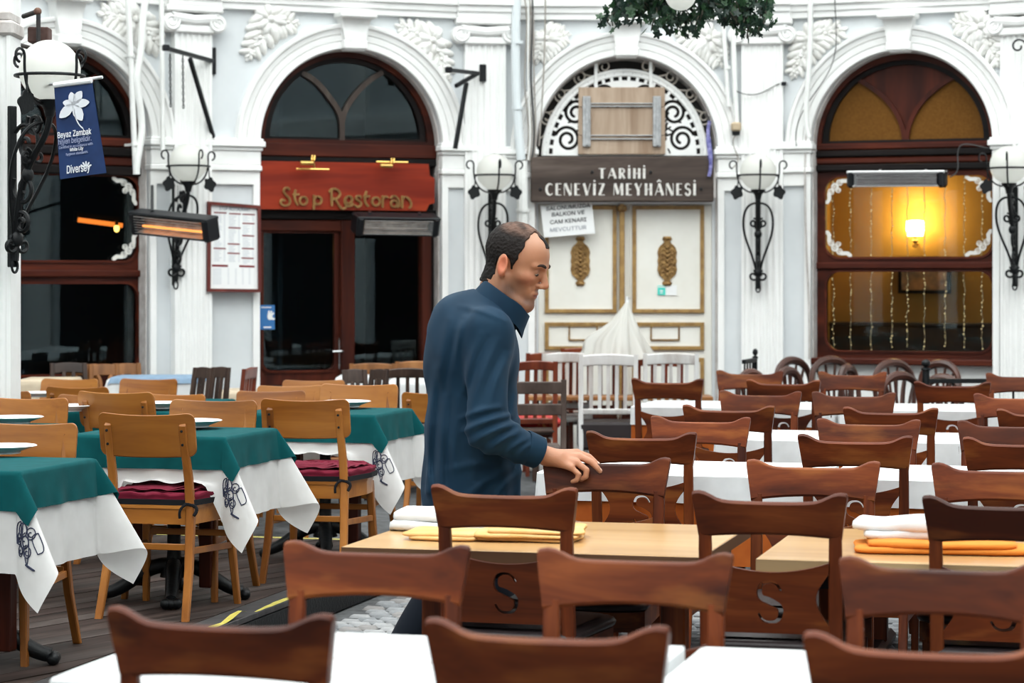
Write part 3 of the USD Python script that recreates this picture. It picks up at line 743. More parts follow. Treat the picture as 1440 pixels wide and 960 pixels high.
for m_ in (-1, 1):
    for (cu, cv), r0, w, st in (((0.70, 0.19), 0.155, 0.019, 1), ((0.60, 0.50), 0.15, 0.019, -1), ((0.24, 0.70), 0.13, 0.018, 1)):
        sp = [fp(m_ * (cu + x), cv + z) for x, z in spiral((0, 0), r0, 0.045, 0.4 * st + (0 if st > 0 else PI), 0.4 * st + (0 if st > 0 else PI) + st * 2 * PI * 1.6, 44)]
        holes.append(LineString(sp).buffer(w * R, 4))
        holes += [LineString([fp(m_ * (cu + 0.20 * math.cos(a)), cv + 0.20 * math.sin(a)), fp(m_ * (cu + 0.215 * math.cos(a + 0.22)), cv + 0.215 * math.sin(a + 0.22))]).buffer(0.011 * R, 3) for a in np.linspace(0.2, 2 * PI - 0.4, 9) if 0.06 < cv + 0.21 * math.sin(a) and (cu + 0.21 * math.cos(a)) ** 2 + (cv + 0.21 * math.sin(a)) ** 2 < 0.70]
    for a in (0.45, 0.62, 0.78, 0.95, 1.1, 1.25, 1.42):
        holes.append(LineString([fp(m_ * 0.40 * math.cos(a), 0.40 * math.sin(a)), fp(m_ * 0.62 * math.cos(a - 0.03), 0.62 * math.sin(a - 0.03))]).buffer(0.012 * R, 4))
    for q in (0.06, 0.12, 0.18, 0.24, 0.30, 0.36):
        holes.append(LineString([fp(m_ * 0.42, q), fp(m_ * (0.50 + 0.1 * q), q + 0.14)]).buffer(0.014 * R, 4))
hu = unary_union(holes)
part(fan, 'grille_plate', MB().prism(plate.difference(hu), 0.085, 0.014), WHITE, fr, smooth=False)
rings = []
for a in np.linspace(0, PI, 49):
    x, z = fp(math.cos(a), math.sin(a)); rings.append((x, 0.075, z))
part(fan, 'rim', MB().tube(rings, 0.014, 8), WHITE, fr)
part(fan, 'rim', MB().tube([(fp(0.945 * math.cos(a), 0.945 * math.sin(a))[0], 0.068, fp(0.945 * math.cos(a), 0.945 * math.sin(a))[1]) for a in np.linspace(0, PI, 49)], 0.007, 6), WHITE, fr)
for px in (838, 915):
    x, z = bayC.P(px, 84, -0.06); part(fan, 'support_bar', MB().box((x, 0.055, (z + bayC.P(px, 126)[1]) / 2), (0.026, 0.02, z - bayC.P(px, 126)[1] + 0.03), 0.003), WHITE, fr)
SCR = mat('dusty_iron_scroll', (0.42, 0.38, 0.33), 0.6)
for m_ in (-1, 1):
    for a in (0.42, 0.72, 1.02, 1.32):
        ca = a if m_ > 0 else PI - a
        Rm = 1.0; ox, oz = xc + (rx * 0.5 + R * 0.5) * math.cos(ca), (zs + bz) / 2 + (0.5 * rz + 0.5 * Rz) * math.sin(ca)
        sp = spiral((ox, oz), 0.062, 0.015, ca + PI, ca + PI + m_ * 2 * PI * 1.4, 30)
        tail = [(ox + 0.17 * math.cos(ca + PI / 2 * -m_) - 0.02 * math.cos(ca), oz + 0.17 * math.sin(ca + PI / 2 * -m_) - 0.02 * math.sin(ca)), (ox + 0.10 * math.cos(ca - m_ * PI / 2) - 0.055 * math.cos(ca), oz + 0.10 * math.sin(ca - m_ * PI / 2) - 0.055 * math.sin(ca))]
        pts = np.vstack([tail, sp]); part(fan, 'iron_scroll', MB().tube([(x, 0.08, z) for x, z in pts], 0.0075, 6), SCR, fr)
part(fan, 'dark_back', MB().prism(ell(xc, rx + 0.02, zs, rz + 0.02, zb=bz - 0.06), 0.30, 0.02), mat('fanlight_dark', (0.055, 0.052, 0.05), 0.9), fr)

# ---------------------------------------------------- windows A and D
def shop_window(bay, name, label, a4, pxs, lunette_panes, sill, roomlabel, rdepth, rmat):
    """pxs: dict of pixel rows and columns"""
    fy = 0.15
    Pw = lambda px, py: bay.P(px, py, -fy)
    xc, rx, zs, zc = a4; rz = zc - zs
    t = bay.thing(name, label, 'window', kind='structure'); fr = bay.M
    pm = pxs['pm']
    zt1, zt0 = Pw(pm, pxs['tr1'])[1], Pw(pm, pxs['tr0'])[1]
    outer = ell(xc, rx + 0.03, zt1 - 0.02, rz + 0.03 + zs - zt1); m1 = ell(xc, rx - 0.05, zt1, rz - 0.06 + zs - zt1); m2 = ell(xc, rx - 0.10, zt1 + 0.02, rz - 0.115 + zs - zt1)
    part(t, 'arch_frame', MB().prism(outer.difference(m1), fy + 0.06, 0.10), DOORWOODX, fr)
    part(t, 'arch_frame', MB().prism(m1.difference(m2), fy + 0.05, 0.06), BLACKWOOD, fr)
    # lobes: the tracery of two curved bars meeting at the foot
    Lx, Lz, Hh = xc, zt1 + 0.02, rz - 0.115 + zs - zt1
    def bars(s):
        return [(Lx + s * 0.01, Lz), (Lx + s * 0.035, Lz + 0.22 * Hh), (Lx + s * 0.13, Lz + 0.50 * Hh), (Lx + s * 0.26, Lz + 0.70 * Hh), (Lx + s * 0.42, Lz + 0.86 * Hh)]
    br = unary_union([stroke(bars(-1), 0.017), stroke(bars(1), 0.017)]).intersection(m1)
    part(t, 'lunette_tracery', MB().prism(br, fy + 0.045, 0.05), DOORWOOD, fr)
    if lunette_panes is not None:
        lw = Polygon(list(map(tuple, smooth_pts(bars(-1), 20))) + [(Lx - 0.4, Lz + 1.3 * Hh), (Lx + 0.4, Lz + 1.3 * Hh)] + list(map(tuple, smooth_pts(bars(1), 20)))[::-1]).intersection(m1)
        part(t, 'lunette_panel', MB().prism(lw, fy + 0.04, 0.02), DOORWOOD, fr)
        part(t, 'lunette_pane', MB().prism(m1.difference(lw), fy + 0.035, 0.008), lunette_panes, fr)
    else:
        part(t, 'lunette_pane', MB().prism(m1, fy + 0.035, 0.006), GLASS, fr)
    # transom mouldings
    n = 4
    for k in range(n):
        za, zb = zt1 + (zt0 - zt1) * k / n, zt1 + (zt0 - zt1) * (k + 1) / n
        part(t, 'transom', MB().box((xc, fy + 0.02 - 0.015 * (k % 2), (za + zb) / 2), (2 * rx + 0.06, 0.13, za - zb - 0.004), 0.01), DOORWOODX if k % 2 == 0 else BLACKWOOD, fr)
    zsill = Pw(pm, sill)[1]
    gx0, gx1 = Pw(pxs['gl'], 300)[0], Pw(pxs['gr'], 300)[0]
    u1, u0 = Pw(pm, pxs['u1'])[1], Pw(pm, pxs['u0'])[1]; l1, l0 = Pw(pm, pxs['l1'])[1], Pw(pm, pxs['l0'])[1]
    up = rrect(gx0, u0, gx1, u1, 0.115); lo = rrect(gx0 + 0.01, l0, gx1, l1, 0.11)
    x0, x1 = xc - rx - 0.03, xc + rx + 0.03
    part(t, 'window_frame', MB().prism(sbox(x0, zsill, x1, zt0).difference(up).difference(lo), fy + 0.04, 0.06), DOORWOODX, fr)
    for g, nm in ((up, 'upper'), (lo, 'lower')):
        part(t, nm + '_moulding', MB().prism(g.buffer(0.012).difference(g.buffer(-0.006)), fy - 0.015, 0.016), DOORWOODX, fr)
        part(t, nm + '_pane', MB().prism(g.buffer(0.004), fy + 0.02, 0.006), GLASS, fr)
    zm = (u0 + l1) / 2
    part(t, 'mid_rail', MB().box((xc, fy - 0.03, zm - 0.01), (2 * rx + 0.03, 0.04, 0.05), 0.008), DOORWOODX, fr)
    part(t, 'sill', MB().box((xc, fy - 0.06, zsill), (2 * rx + 0.04, 0.22, 0.05), 0.01), DOORWOODX, fr)
    part(t, 'plinth_wall', MB().box((xc, fy, zsill / 2 - 0.01), (2 * rx + 0.04, 0.12, zsill - 0.02)), WHITE, fr)
    for sx, sz in pxs['orn']:
        q = 0.060
        cx_ = gx0 + 0.078 if sx < 0 else gx1 - 0.078; cz_ = u1 - 0.078 if sz > 0 else u0 + 0.078
        part(t, 'scroll_ornament', MB().prism(clouds(cx_, cz_, q, -sx, -sz), fy - 0.012, 0.010), ORN, fr, smooth=False)
    return t, dict(x0=x0, x1=x1, zsill=zsill, gx0=gx0, gx1=gx1, u0=u0, u1=u1, l0=l0, l1=l1, xc=xc, rx=rx)

AMBER = mottled('amber_frosted_pane', (0.125, 0.052, 0.009), (0.155, 0.068, 0.013), 60.0, 0.6, 0.08, bump=0.3)
wd, gD = shop_window(bayD, 'window_1', 'dark wood arched window with yellow lit room and amber lunette panes', aD, dict(pm=1268, tr1=200, tr0=240, gl=1161, gr=1397, u1=247, u0=362, l1=381, l0=494, orn=((-1, 1), (1, 1), (-1, -1), (1, -1))), AMBER, 508, '', 0, None)
wa, gA = shop_window(bayA, 'window_2', 'dark arched window with unlit glass behind the blue banner', aA, dict(pm=110, tr1=192, tr0=246, gl=-30, gr=192, u1=246, u0=367, l1=398, l0=526, orn=((1, 1), (1, -1))), None, 560, '', 0, None)
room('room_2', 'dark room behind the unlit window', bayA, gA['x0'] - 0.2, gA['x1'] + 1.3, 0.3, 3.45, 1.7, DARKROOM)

# the lit room
t = bayD.thing('room_3', 'yellow-walled room behind the lit window', 'room', kind='structure')
YW = mottled('ochre_room_wall', (0.42, 0.25, 0.075), (0.48, 0.29, 0.09), 2.0, 0.8, 0.2)
WAIN = mat('dark_wainscot', (0.03, 0.025, 0.03), 0.5)
RX0, RX1, RD = gD['x0'] - 0.5, gD['x1'] + 0.8, 2.3
zw = bayD.P(1280, 457, -RD)[1]
xm = (RX0 + RX1) / 2
part(t, 'back_wall', MB().box((xm, 0.3 + RD, 1.8), (RX1 - RX0, 0.05, 3.6)), YW, bayD.M)
part(t, 'side_wall', MB().box((RX0, 0.32 + RD / 2, 1.8), (0.05, RD, 3.6)), YW, bayD.M)
part(t, 'side_wall', MB().box((RX1, 0.32 + RD / 2, 1.8), (0.05, RD, 3.6)), YW, bayD.M)
part(t, 'room_ceiling', MB().box((xm, 0.32 + RD / 2, 3.5), (RX1 - RX0, RD, 0.05)), YW, bayD.M)
part(t, 'room_floor', MB().box((xm, 0.32 + RD / 2, 0.02), (RX1 - RX0, RD, 0.05)), WAIN, bayD.M)
part(t, 'wainscot', MB().box((xm, 0.3 + RD - 0.04, zw / 2), (RX1 - RX0, 0.03, zw)), WAIN, bayD.M)
part(t, 'dado_rail', MB().box((xm, 0.3 + RD - 0.06, zw), (RX1 - RX0, 0.05, 0.04), 0.01), WAIN, bayD.M)
lx, lz = bayD.P(1287, 322, -RD - 0.12)
t = bayD.thing('wall_lamp', 'lit yellow wall lamp on the ochre room wall seen through the window', 'lamp', lx, lz, -RD - 0.12)
part(t, 'shade', MB().lathe([(0.05, -0.06), (0.065, -0.06), (0.078, 0.0), (0.074, 0.07), (0.04, 0.075)], 24), glow('lit_lamp_shade', (1.0, 0.62, 0.18), 26.0))
part(t, 'bracket', MB().lathe([(0.0, -0.16), (0.025, -0.15), (0.012, -0.12), (0.03, -0.10), (0.012, -0.075), (0.03, -0.063), (0.0, -0.06)], 16).bar((0, 0, -0.13), (0, 0.13, -0.13), 0.02, 0.02), OLDGOLD)
L = UsdLux.SphereLight.Define(stage, t.path + '/bulb_light')
L.CreateRadiusAttr(0.05); L.CreateIntensityAttr(95.0); L.CreateColorAttr(Gf.Vec3f(1.0, 0.60, 0.20))
UsdGeom.Xformable(L).AddTranslateOp().Set(Gf.Vec3d(0, -0.06, 0.16))
px0, pz1 = bayD.P(1255, 372, -RD); px1, pz0 = bayD.P(1329, 411, -RD)
t = bayD.thing('painting', 'small dark framed painting on the ochre room wall', 'painting', (px0 + px1) / 2, (pz0 + pz1) / 2, -RD - 0.235)
pw, ph = px1 - px0, (pz1 - pz0) * 1.35
part(t, 'canvas', MB().box((0, 0.0, 0.03), (pw - 0.03, 0.02, ph - 0.03)), mottled('dim_painted_canvas', (0.08, 0.09, 0.10), (0.55, 0.32, 0.17), 6.0, 0.6, 0.3))
g = sbox(-pw / 2, -ph / 2 + 0.03, pw / 2, ph / 2 + 0.03)
part(t, 'frame', MB().prism(g.difference(g.buffer(-0.03, join_style=2)), 0.015, 0.04), BLACKPL)
# strings of tiny lights hanging inside the pane
STRW = mat('pale_string_wire', (0.48, 0.40, 0.27), 0.5)
TINY = glow('tiny_lights', (1.0, 0.72, 0.36), 0.65)
words10 = ['first', 'second', 'third', 'fourth', 'fifth', 'sixth', 'seventh', 'eighth', 'ninth', 'tenth']
for k, px in enumerate((1172, 1196, 1225, 1254, 1276, 1300, 1329, 1356, 1381, 1396)):
    o = 0.28
    x, zt = bayD.P(px, 246, -o); _, zb = bayD.P(px, 492 - rng.randrange(8), -o)
    t = bayD.thing('string_light', f'thin string of tiny warm lights in the lit window, {words10[k]} from the left', 'string light', x, zb, -o, group='light strings in the lit window')
    n = 46
    r = random.Random(40 + k)
    pts = [(0.004 * math.sin(i * 0.9 + k) + r.uniform(-0.002, 0.002), 0, (zt - zb) * i / n) for i in range(n + 1)]
    part(t, 'wire', MB().tube(pts, 0.0028, 5), STRW)
    mb = MB()
    for i in range(0, n + 1, 1):
        mb.sphere((pts[i][0] + r.uniform(-0.006, 0.006), r.uniform(-0.004, 0.004), pts[i][2] + r.uniform(-0.01, 0.01)), r.uniform(0.003, 0.0065), 1)
    part(t, 'light_beads', mb, TINY, kind='stuff')
# added glowing bar imitating the patio heater's reflection in the unlit pane
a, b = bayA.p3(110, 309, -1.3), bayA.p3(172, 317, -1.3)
t = bayA.thing('heater', 'added orange glowing bar imitating the heater reflection in the unlit window', 'heater', *((a + b)[[0, 2]] / 2), -1.3)
part(t, 'element', MB().bar(a, b, 0.02, 0.035), glow('orange_reflection_glow', (1.0, 0.22, 0.03), 1.1), bayA.M)
part(t, 'housing', MB().bar(a + (0, 0.05, 0.03), b + (0, 0.05, 0.03), 0.06, 0.07), BLACKPL, bayA.M)  # black bar behind the added reflection; no real heater stands in this room
a = bayA.p3(164, 321, -1.2)
t = bayA.thing('wall_lamp', 'small yellow bulb glowing inside the unlit window', 'lamp', a[0], a[2], -1.2)
part(t, 'bulb', MB().sphere((0, 0, 0), (0.022, 0.022, 0.03), 2), glow('dim_amber_bulb', (1.0, 0.6, 0.12), 3.0))
part(t, 'holder', MB().lathe([(0.0, 0.02), (0.014, 0.02), (0.014, 0.06), (0.0, 0.06)], 12), OLDGOLD)

# ================================================================== THINGS ON THE WALLS
# ---- red sign with raised gilt letters
SO = 0.02
X0, Z1 = bayB.P(363, 226, SO); X1, Z0 = bayB.P(611, 298, SO)
zb_l = bayB.P(370, 294, SO)[1]
t = bayB.thing('sign', 'red wooden Stop Restoran sign with raised gilt letters over the dark door', 'sign', (X0 + X1) / 2, Z0, SO)
sp = [(X0, zb_l), (X1 - 0.07, zb_l), (X1 - 0.045, zb_l + 0.05), (X1, zb_l + 0.06), (X1, Z1 - 0.11), (X1 - 0.04, Z1 - 0.09), (X1 - 0.05, Z1), (X0, Z1)]
part(t, 'board', MB().prism(Polygon(sp), 0.02, 0.045), SIGNRED, bayB.M)
LET = [
    [[(322, 412), (300, 402), (285, 418), (300, 450), (325, 480), (322, 512), (290, 522), (265, 508), (270, 485), (290, 488)]],
    [[(365, 420), (368, 500), (378, 515)], [(352, 447), (385, 447)]],
    ['o', 418, 490, 25],
    [[(490, 455), (488, 545)], ['o', 515, 487, 25]],
    [[(607, 425), (610, 520)], [(596, 428), (640, 412), (665, 440), (650, 470), (613, 477)], [(625, 475), (655, 515), (685, 545), (705, 530)]],
    [[(700, 495), (745, 490), (742, 465), (718, 460), (698, 485), (705, 518), (735, 525), (752, 512)]],
    [[(805, 468), (785, 457), (772, 470), (790, 490), (808, 510), (795, 528), (768, 522)]],
    [[(843, 430), (842, 510), (855, 525)], [(828, 460), (862, 460)]],
    ['o', 907, 495, 26],
    [[(953, 460), (953, 532)], [(953, 490), (965, 464), (986, 465)]],
    [[(1008, 472), (1035, 458), (1055, 475), (1057, 532)], ['o', 1030, 510, 21]],
    [[(1085, 462), (1085, 534)], [(1085, 488), (1105, 464), (1130, 478), (1134, 537)]]]
def zpt(p): return bayB.P(340 + p[0] / 4.8, 180 + p[1] / 4.8, SO + 0.025)
LETF = mat('letter_shadowed_gilt', (0.30, 0.14, 0.035), 0.5, 0.5, 0.2)
for L_ in LET:
    items = [L_] if L_[0] == 'o' else L_
    g = []
    for it in items:
        if it[0] == 'o':
            c = [(it[1] + it[3] * math.cos(a), it[2] + it[3] * 1.05 * math.sin(a)) for a in np.linspace(0, 2 * PI, 25)]
        else:
            c = smooth_pts(it, 24) if len(it) > 2 else it
        g.append(LineString([zpt(p) for p in c]))
    o_ = unary_union([q.buffer(0.0066, 5) for q in g]); i_ = unary_union([q.buffer(0.0036, 5) for q in g])
    lt = part(t, 'letter', MB().prism(o_.difference(i_.buffer(-0.0006)), -SO - 0.004, 0.022), GILT, bayB.M, smooth=False)
    part(lt, 'letter_core', MB().prism(i_, -SO - 0.004, 0.014), LETF, bayB.M, smooth=False)

# ---- brass picture lights over the sign
def picture_light(label, px, py, bar_dy, arm):
    a = bayB.p3(px, py, 0.17)
    t = bayB.thing('picture_light', label, 'lamp', a[0], a[2], 0.17)
    part(t, 'tube_shade', MB().tube([(-0.05, 0, 0), (-0.048, 0, 0), (0.048, 0, 0), (0.05, 0, 0)], [0.008, 0.017, 0.017, 0.008], 12), BRASS)
    part(t, 'bar', MB().tube([(-0.07 + arm, 0.03, bar_dy), (0.185 + arm, 0.03, bar_dy)], 0.0085, 8), BRASS)
    part(t, 'arm', MB().tube([(0.04, 0.0, 0.02), (0.05, 0.02, 0.055), (0.08, 0.10, 0.045), (0.09, 0.16, 0.02)], 0.006, 8).tube([(0.06, 0.0, 0.02), (0.07, 0.02, 0.055), (0.10, 0.10, 0.045), (0.10, 0.16, 0.02)], 0.006, 8).tube([(0.05, 0.01, 0.05), (0.075, 0.03, bar_dy)], 0.006, 8), BRASS)
    return t
picture_light('brass picture light over the first word of the red sign', 431, 229, -0.045, 0.0)
picture_light('brass picture light over the last word of the red sign', 543, 233, 0.03, -0.0)

# ---- wooden tavern sign over the cream door
SO = 0.10
X0, Z1 = bayC.P(746, 220, SO); X1, Z0 = bayC.P(1004, 284, SO)
t = bayC.thing('sign', 'weathered brown wooden tavern sign with two rows of white stencil letters', 'sign', (X0 + X1) / 2, Z0, SO)
BRN = wood('weathered_sign_wood', (0.035, 0.024, 0.019), (0.068, 0.048, 0.039), (0.12, 0.092, 0.077), 'x', 6.0, 0.7)
part(t, 'board', MB().box(((X0 + X1) / 2, -SO + 0.025, (Z0 + Z1) / 2), (X1 - X0, 0.05, Z1 - Z0), 0.01), BRN, bayC.M)
WPAINT = mottled('worn_white_lettering', (0.52, 0.50, 0.47), (0.76, 0.74, 0.70), 40.0, 0.6)
A_, B_ = 0.115, 0.032     # half widths of thick and thin strokes
def ln(w, *p): return LineString(p).buffer(w, cap_style=2, join_style=2)
_A = [ln(B_, (0.05, 0), (0.40, 1)), ln(A_, (0.40, 1), (0.74, 0)), ln(B_, (0.2, 0.32), (0.6, 0.32))]
_E = [ln(A_, (0.14, 0), (0.14, 1)), ln(B_, (0.14, 0.97), (0.55, 0.97)), ln(B_, (0.14, 0.5), (0.48, 0.5)), ln(B_, (0.14, 0.03), (0.55, 0.03))]
_I = [ln(A_, (0.12, 0), (0.12, 1)), Point(0.12, 1.2).buffer(0.09)]
def arc_(cx, cy, rx, ry, a0, a1, w0, w1, n=22):
    ps = [(cx + rx * math.cos(a), cy + ry * math.sin(a), w0 + (w1 - w0) * math.sin(PI * i / (n - 1)) ** 1.5) for i, a in enumerate(np.linspace(a0, a1, n))]
    return unary_union([Point(p[0], p[1]).buffer(p[2], 4).union(Point(q[0], q[1]).buffer(q[2], 4)).convex_hull for p, q in zip(ps, ps[1:])])
GLY = {'T': (0.62, [ln(A_, (0.31, 0), (0.31, 1)), ln(B_, (0, 0.97), (0.62, 0.97))]), 'A': (0.80, _A), 'Â': (0.80, _A + [ln(0.05, (0.22, 1.12), (0.40, 1.28), (0.58, 1.12))]),
       'R': (0.66, [ln(A_, (0.14, 0), (0.14, 1)), arc_(0.24, 0.75, 0.28, 0.23, PI / 2, -PI / 2, B_, 0.08), ln(A_ * 0.9, (0.30, 0.5), (0.56, 0))]), 'İ': (0.26, _I),
       'H': (0.72, [ln(A_, (0.14, 0), (0.14, 1)), ln(A_, (0.58, 0), (0.58, 1)), ln(B_, (0.14, 0.5), (0.58, 0.5))]), 'C': (0.68, [arc_(0.42, 0.5, 0.32, 0.46, PI * 0.28, PI * 1.72, B_, A_)]),
       'E': (0.58, _E), 'N': (0.72, [ln(B_, (0.05, 0), (0.05, 1)), ln(A_, (0.12, 1), (0.60, 0)), ln(B_, (0.67, 0), (0.67, 1))]), 'V': (0.74, [ln(A_, (0.12, 1), (0.40, 0)), ln(B_, (0.40, 0), (0.70, 1))]),
       'Z': (0.62, [ln(B_, (0.04, 0.97), (0.58, 0.97)), ln(A_, (0.50, 0.97), (0.12, 0.03)), ln(B_, (0.04, 0.03), (0.58, 0.03))]), 'M': (0.92, [ln(B_, (0.05, 0), (0.10, 1)), ln(A_, (0.16, 1), (0.44, 0.1)), ln(B_, (0.44, 0.1), (0.74, 1)), ln(A_, (0.78, 1), (0.80, 0))]),
       'Y': (0.72, [ln(A_, (0.10, 1), (0.36, 0.45)), ln(B_, (0.66, 1), (0.36, 0.45)), ln(A_, (0.36, 0.5), (0.36, 0))]),
       'S': (0.58, [arc_(0.29, 0.74, 0.20, 0.22, PI * 0.15, PI * 1.5, B_, 0.085), arc_(0.29, 0.27, 0.20, 0.25, PI * 0.5, -PI * 0.85, 0.085, 0.085)]), ' ': (0.34, [])}
def stencil(text, px0, px1, py, h):
    x, z0 = bayC.P(px0, py, SO + 0.006); W_ = bayC.P(px1, py, SO + 0.006)[0] - x
    tot = sum(GLY[c][0] for c in text) + 0.20 * (len(text) - 1); k = W_ / tot; u = 0
    for c in text:
        w_, gs = GLY[c]
        if gs:
            g = unary_union(gs)
            part(t, 'letter', MB().prism(affinity.affine_transform(g, [k, 0, 0, h, x + u * k, z0]), -SO - 0.001, 0.003), WPAINT, bayC.M, smooth=False)
        u += w_ + 0.20
stencil('TARİHİ', 842, 908, 251, 0.080); stencil('CENEVİZ MEYHÂNESİ', 767, 979, 274.5, 0.092)
mb = MB()
for px, py in ((833, 242), (915, 242), (760, 266), (986, 266)):
    bx, bz = bayC.P(px, py, SO + 0.006)
    part(t, 'bolt', MB().lathe([(0, 0), (0.013, 0), (0.011, 0.008), (0, 0.010)], 10, frame_from((1, 0, 0), (0, 0, 1), (0, -1, 0), (bx, -SO, bz))), IRON, bayC.M)

# ---- boarded plate with iron holders on the fan grille
X0, Z1 = bayC.P(813, 122, -0.02); X1, Z0 = bayC.P(936, 217, -0.02)
t = bayC.thing('board_panel', 'bare plywood board with grey metal holders fixed on the fan grille', 'board', (X0 + X1) / 2, Z0, 0.02)
PLY = wood('bare_plywood', (0.25, 0.17, 0.115), (0.38, 0.285, 0.21), (0.48, 0.385, 0.30), 'z', 6.0, 0.75)
zs_ = [Z0, bayC.P(870, 190)[1], bayC.P(870, 150)[1], Z1]
for k in range(3):
    part(t, 'board', MB().box(((X0 + X1) / 2, 0.055, (zs_[k] + zs_[k + 1]) / 2), (X1 - X0 - 0.004 * k, 0.03, zs_[k + 1] - zs_[k] - 0.004), 0.003), PLY, bayC.M)
ZINC = mottled('dull_zinc', (0.34, 0.35, 0.36), (0.50, 0.51, 0.52), 25.0, 0.5, 0.5, metallic=0.4)
for px in (825, 924):
    a, b = bayC.p3(px, 135), bayC.p3(px, 206)
    part(t, 'metal_holder', MB().box((a[0], 0.025, (a[2] + b[2]) / 2), (0.062, 0.03, a[2] - b[2]), 0.004).box((a[0] + 0.004, 0.01, (a[2] + b[2]) / 2), (0.022, 0.03, a[2] - b[2] - 0.02), 0.004), ZINC, bayC.M)
for py in (145, 149, 190, 195):
    a, b = bayC.p3(828, py), bayC.p3(922, py)
    part(t, 'metal_rail', MB().box(((a[0] + b[0]) / 2, 0.03, a[2]), (b[0] - a[0], 0.016, 0.009), 0.002), ZINC, bayC.M)

# ---- paper notice on the cream door
SO = 0.015
cs = [bayC.P(x, y, SO) for x, y in ((760, 290), (832, 284), (837, 328), (765, 334))]
nx, nz = np.mean(cs, axis=0)
t = bayC.thing('notice', 'white paper notice with black capitals taped under the wooden sign', 'notice', nx, nz, SO)
part(t, 'sheet', MB().prism(Polygon(cs), -SO, 0.003), PAPER, bayC.M)
sl = (cs[1][1] - cs[0][1]) / (cs[1][0] - cs[0][0])
for s, py, wpx, bold, m_ in (('SALONUMUZDA', 293.5, 62, True, INK), ('BALKON VE', 302.5, 46, False, INK), ('CAM KENARI', 313, 51, False, INK), ('MEVCUTTUR', 324, 51, False, GREYINK)):
    x, z = bayC.P(799, py, SO)
    w_ = wpx * 18.78 / F
    text_part(t, 'printed_line', s, 0.029, x - 0.5 * 0, z - sl * 0, -SO - 0.004, m_, bayC.M, True, width=w_, depth=0.001, slant=sl)

# ---- framed menu on the pilaster side of the restaurant door
SO = 0.10
cs = np.array([bayB.P(x, y, SO) for x, y in ((292, 283), (366, 289), (367, 411), (291, 410))])
g = Polygon(cs)
t = bayB.thing('menu_board', 'white restaurant menu in a dark red frame on the wall', 'menu', *cs.mean(0), SO)
part(t, 'frame', MB().prism(g.difference(g.buffer(-0.024, join_style=2)), -SO + 0.04, 0.055), wood('menu_frame_wood', (0.06, 0.012, 0.01), (0.10, 0.02, 0.016), (0.14, 0.03, 0.022), 'z', 8.0, 0.4), bayB.M)
part(t, 'sheet', MB().prism(g.buffer(-0.020, join_style=2), -SO + 0.025, 0.02), PAPER, bayB.M)
def mz(u, v):      # u, v: pixels of the 6.62 x crop at (280, 275)
    return bayB.P(280 + u / 6.62, 275 + v / 6.62, SO)
x, z = mz(335, 138); sl = (mz(480, 140)[1] - mz(190, 126)[1]) / (mz(480, 140)[0] - mz(190, 126)[0])
text_part(t, 'title', 'STOP RESTAURANT', 0.024, x, z, -SO + 0.004, GREYINK, bayB.M, True, width=mz(480, 140)[0] - mz(190, 126)[0], depth=0.001, slant=sl)
for u0, u1, v in ((140, 258, 157), (280, 390, 167), (405, 520, 173), (405, 518, 257), (275, 388, 298), (403, 515, 372), (268, 380, 448), (136, 250, 489), (400, 512, 491), (266, 380, 535), (396, 510, 581), (120, 270, 650), (375, 518, 656)):
    a, b = mz(u0, v), mz(u1, v + 4)
    th_ = 0.0075 if v > 600 else 0.005
    part(t, 'heading_line', MB().prism(Polygon([(a[0], a[1] - th_), (b[0], b[1] - th_), (b[0], b[1] + th_), (a[0], a[1] + th_)]), -SO + 0.005, 0.001), REDINK, bayB.M, smooth=False)
mb = MB(); r = random.Random(5)
PALEINK = mat('pale_print', (0.60, 0.625, 0.66), 0.7, 0.2)
for col, (u0, u1, vs) in enumerate(((140, 250, ((175, 480), (505, 610))), (275, 385, ((185, 285), (315, 435), (465, 525), (552, 620))), (405, 515, ((190, 245), (275, 360), (390, 480), (508, 570), (598, 630))))):
    for v0, v1 in vs:
        for v in np.arange(v0, v1, 14):
            for ua, ub in ((u0 + 2, u0 + r.uniform(45, 75)), (u1 - 20, u1 - 4)):
                a, b = mz(ua, v), mz(ub, v + 7)
                mb.prism(Polygon([(a[0], b[1]), (b[0], b[1]), (b[0], a[1]), (a[0], a[1])]), -SO + 0.0052, 0.0008)
for k, u0 in enumerate((130, 265, 335, 400, 462)):
    for v in np.arange(680, 820, 17):
        a, b = mz(u0, v), mz(u0 + (80 if k == 0 else 18), v + 7)
        mb.prism(Polygon([(a[0], b[1]), (b[0], b[1]), (b[0], a[1]), (a[0], a[1])]), -SO + 0.0052, 0.0008)
part(t, 'small_print', mb, PALEINK, bayB.M, smooth=False, kind='stuff')

# ---- blue sticker on the dark door's glass
c = bayB.p3(376, 446, -0.10)
t = bayB.thing('sticker', 'blue and white hand-washing sticker on the dark door glass', 'sticker', c[0], c[2], -0.10)
part(t, 'sheet', MB().box((0, 0.0, 0), (0.115, 0.003, 0.185), 0.001), mat('sticker_blue', (0.03, 0.16, 0.42), 0.4))
part(t, 'hand_print', MB().prism(unary_union([Point(0.02, 0.0).buffer(0.02), LineString([(0.02, 0.005), (0.045, 0.03)]).buffer(0.007), LineString([(0.015, 0.01), (0.03, 0.042)]).buffer(0.007), LineString([(0.005, 0.01), (0.012, 0.045)]).buffer(0.006), LineString([(0.03, -0.01), (0.05, -0.012)]).buffer(0.008)]), -0.003, 0.001), PAPER, smooth=False)
part(t, 'text_block', MB().box((-0.0, -0.0035, -0.075), (0.06, 0.001, 0.010)).box((-0.01, -0.0035, 0.075), (0.08, 0.001, 0.007)), PAPER, smooth=False)

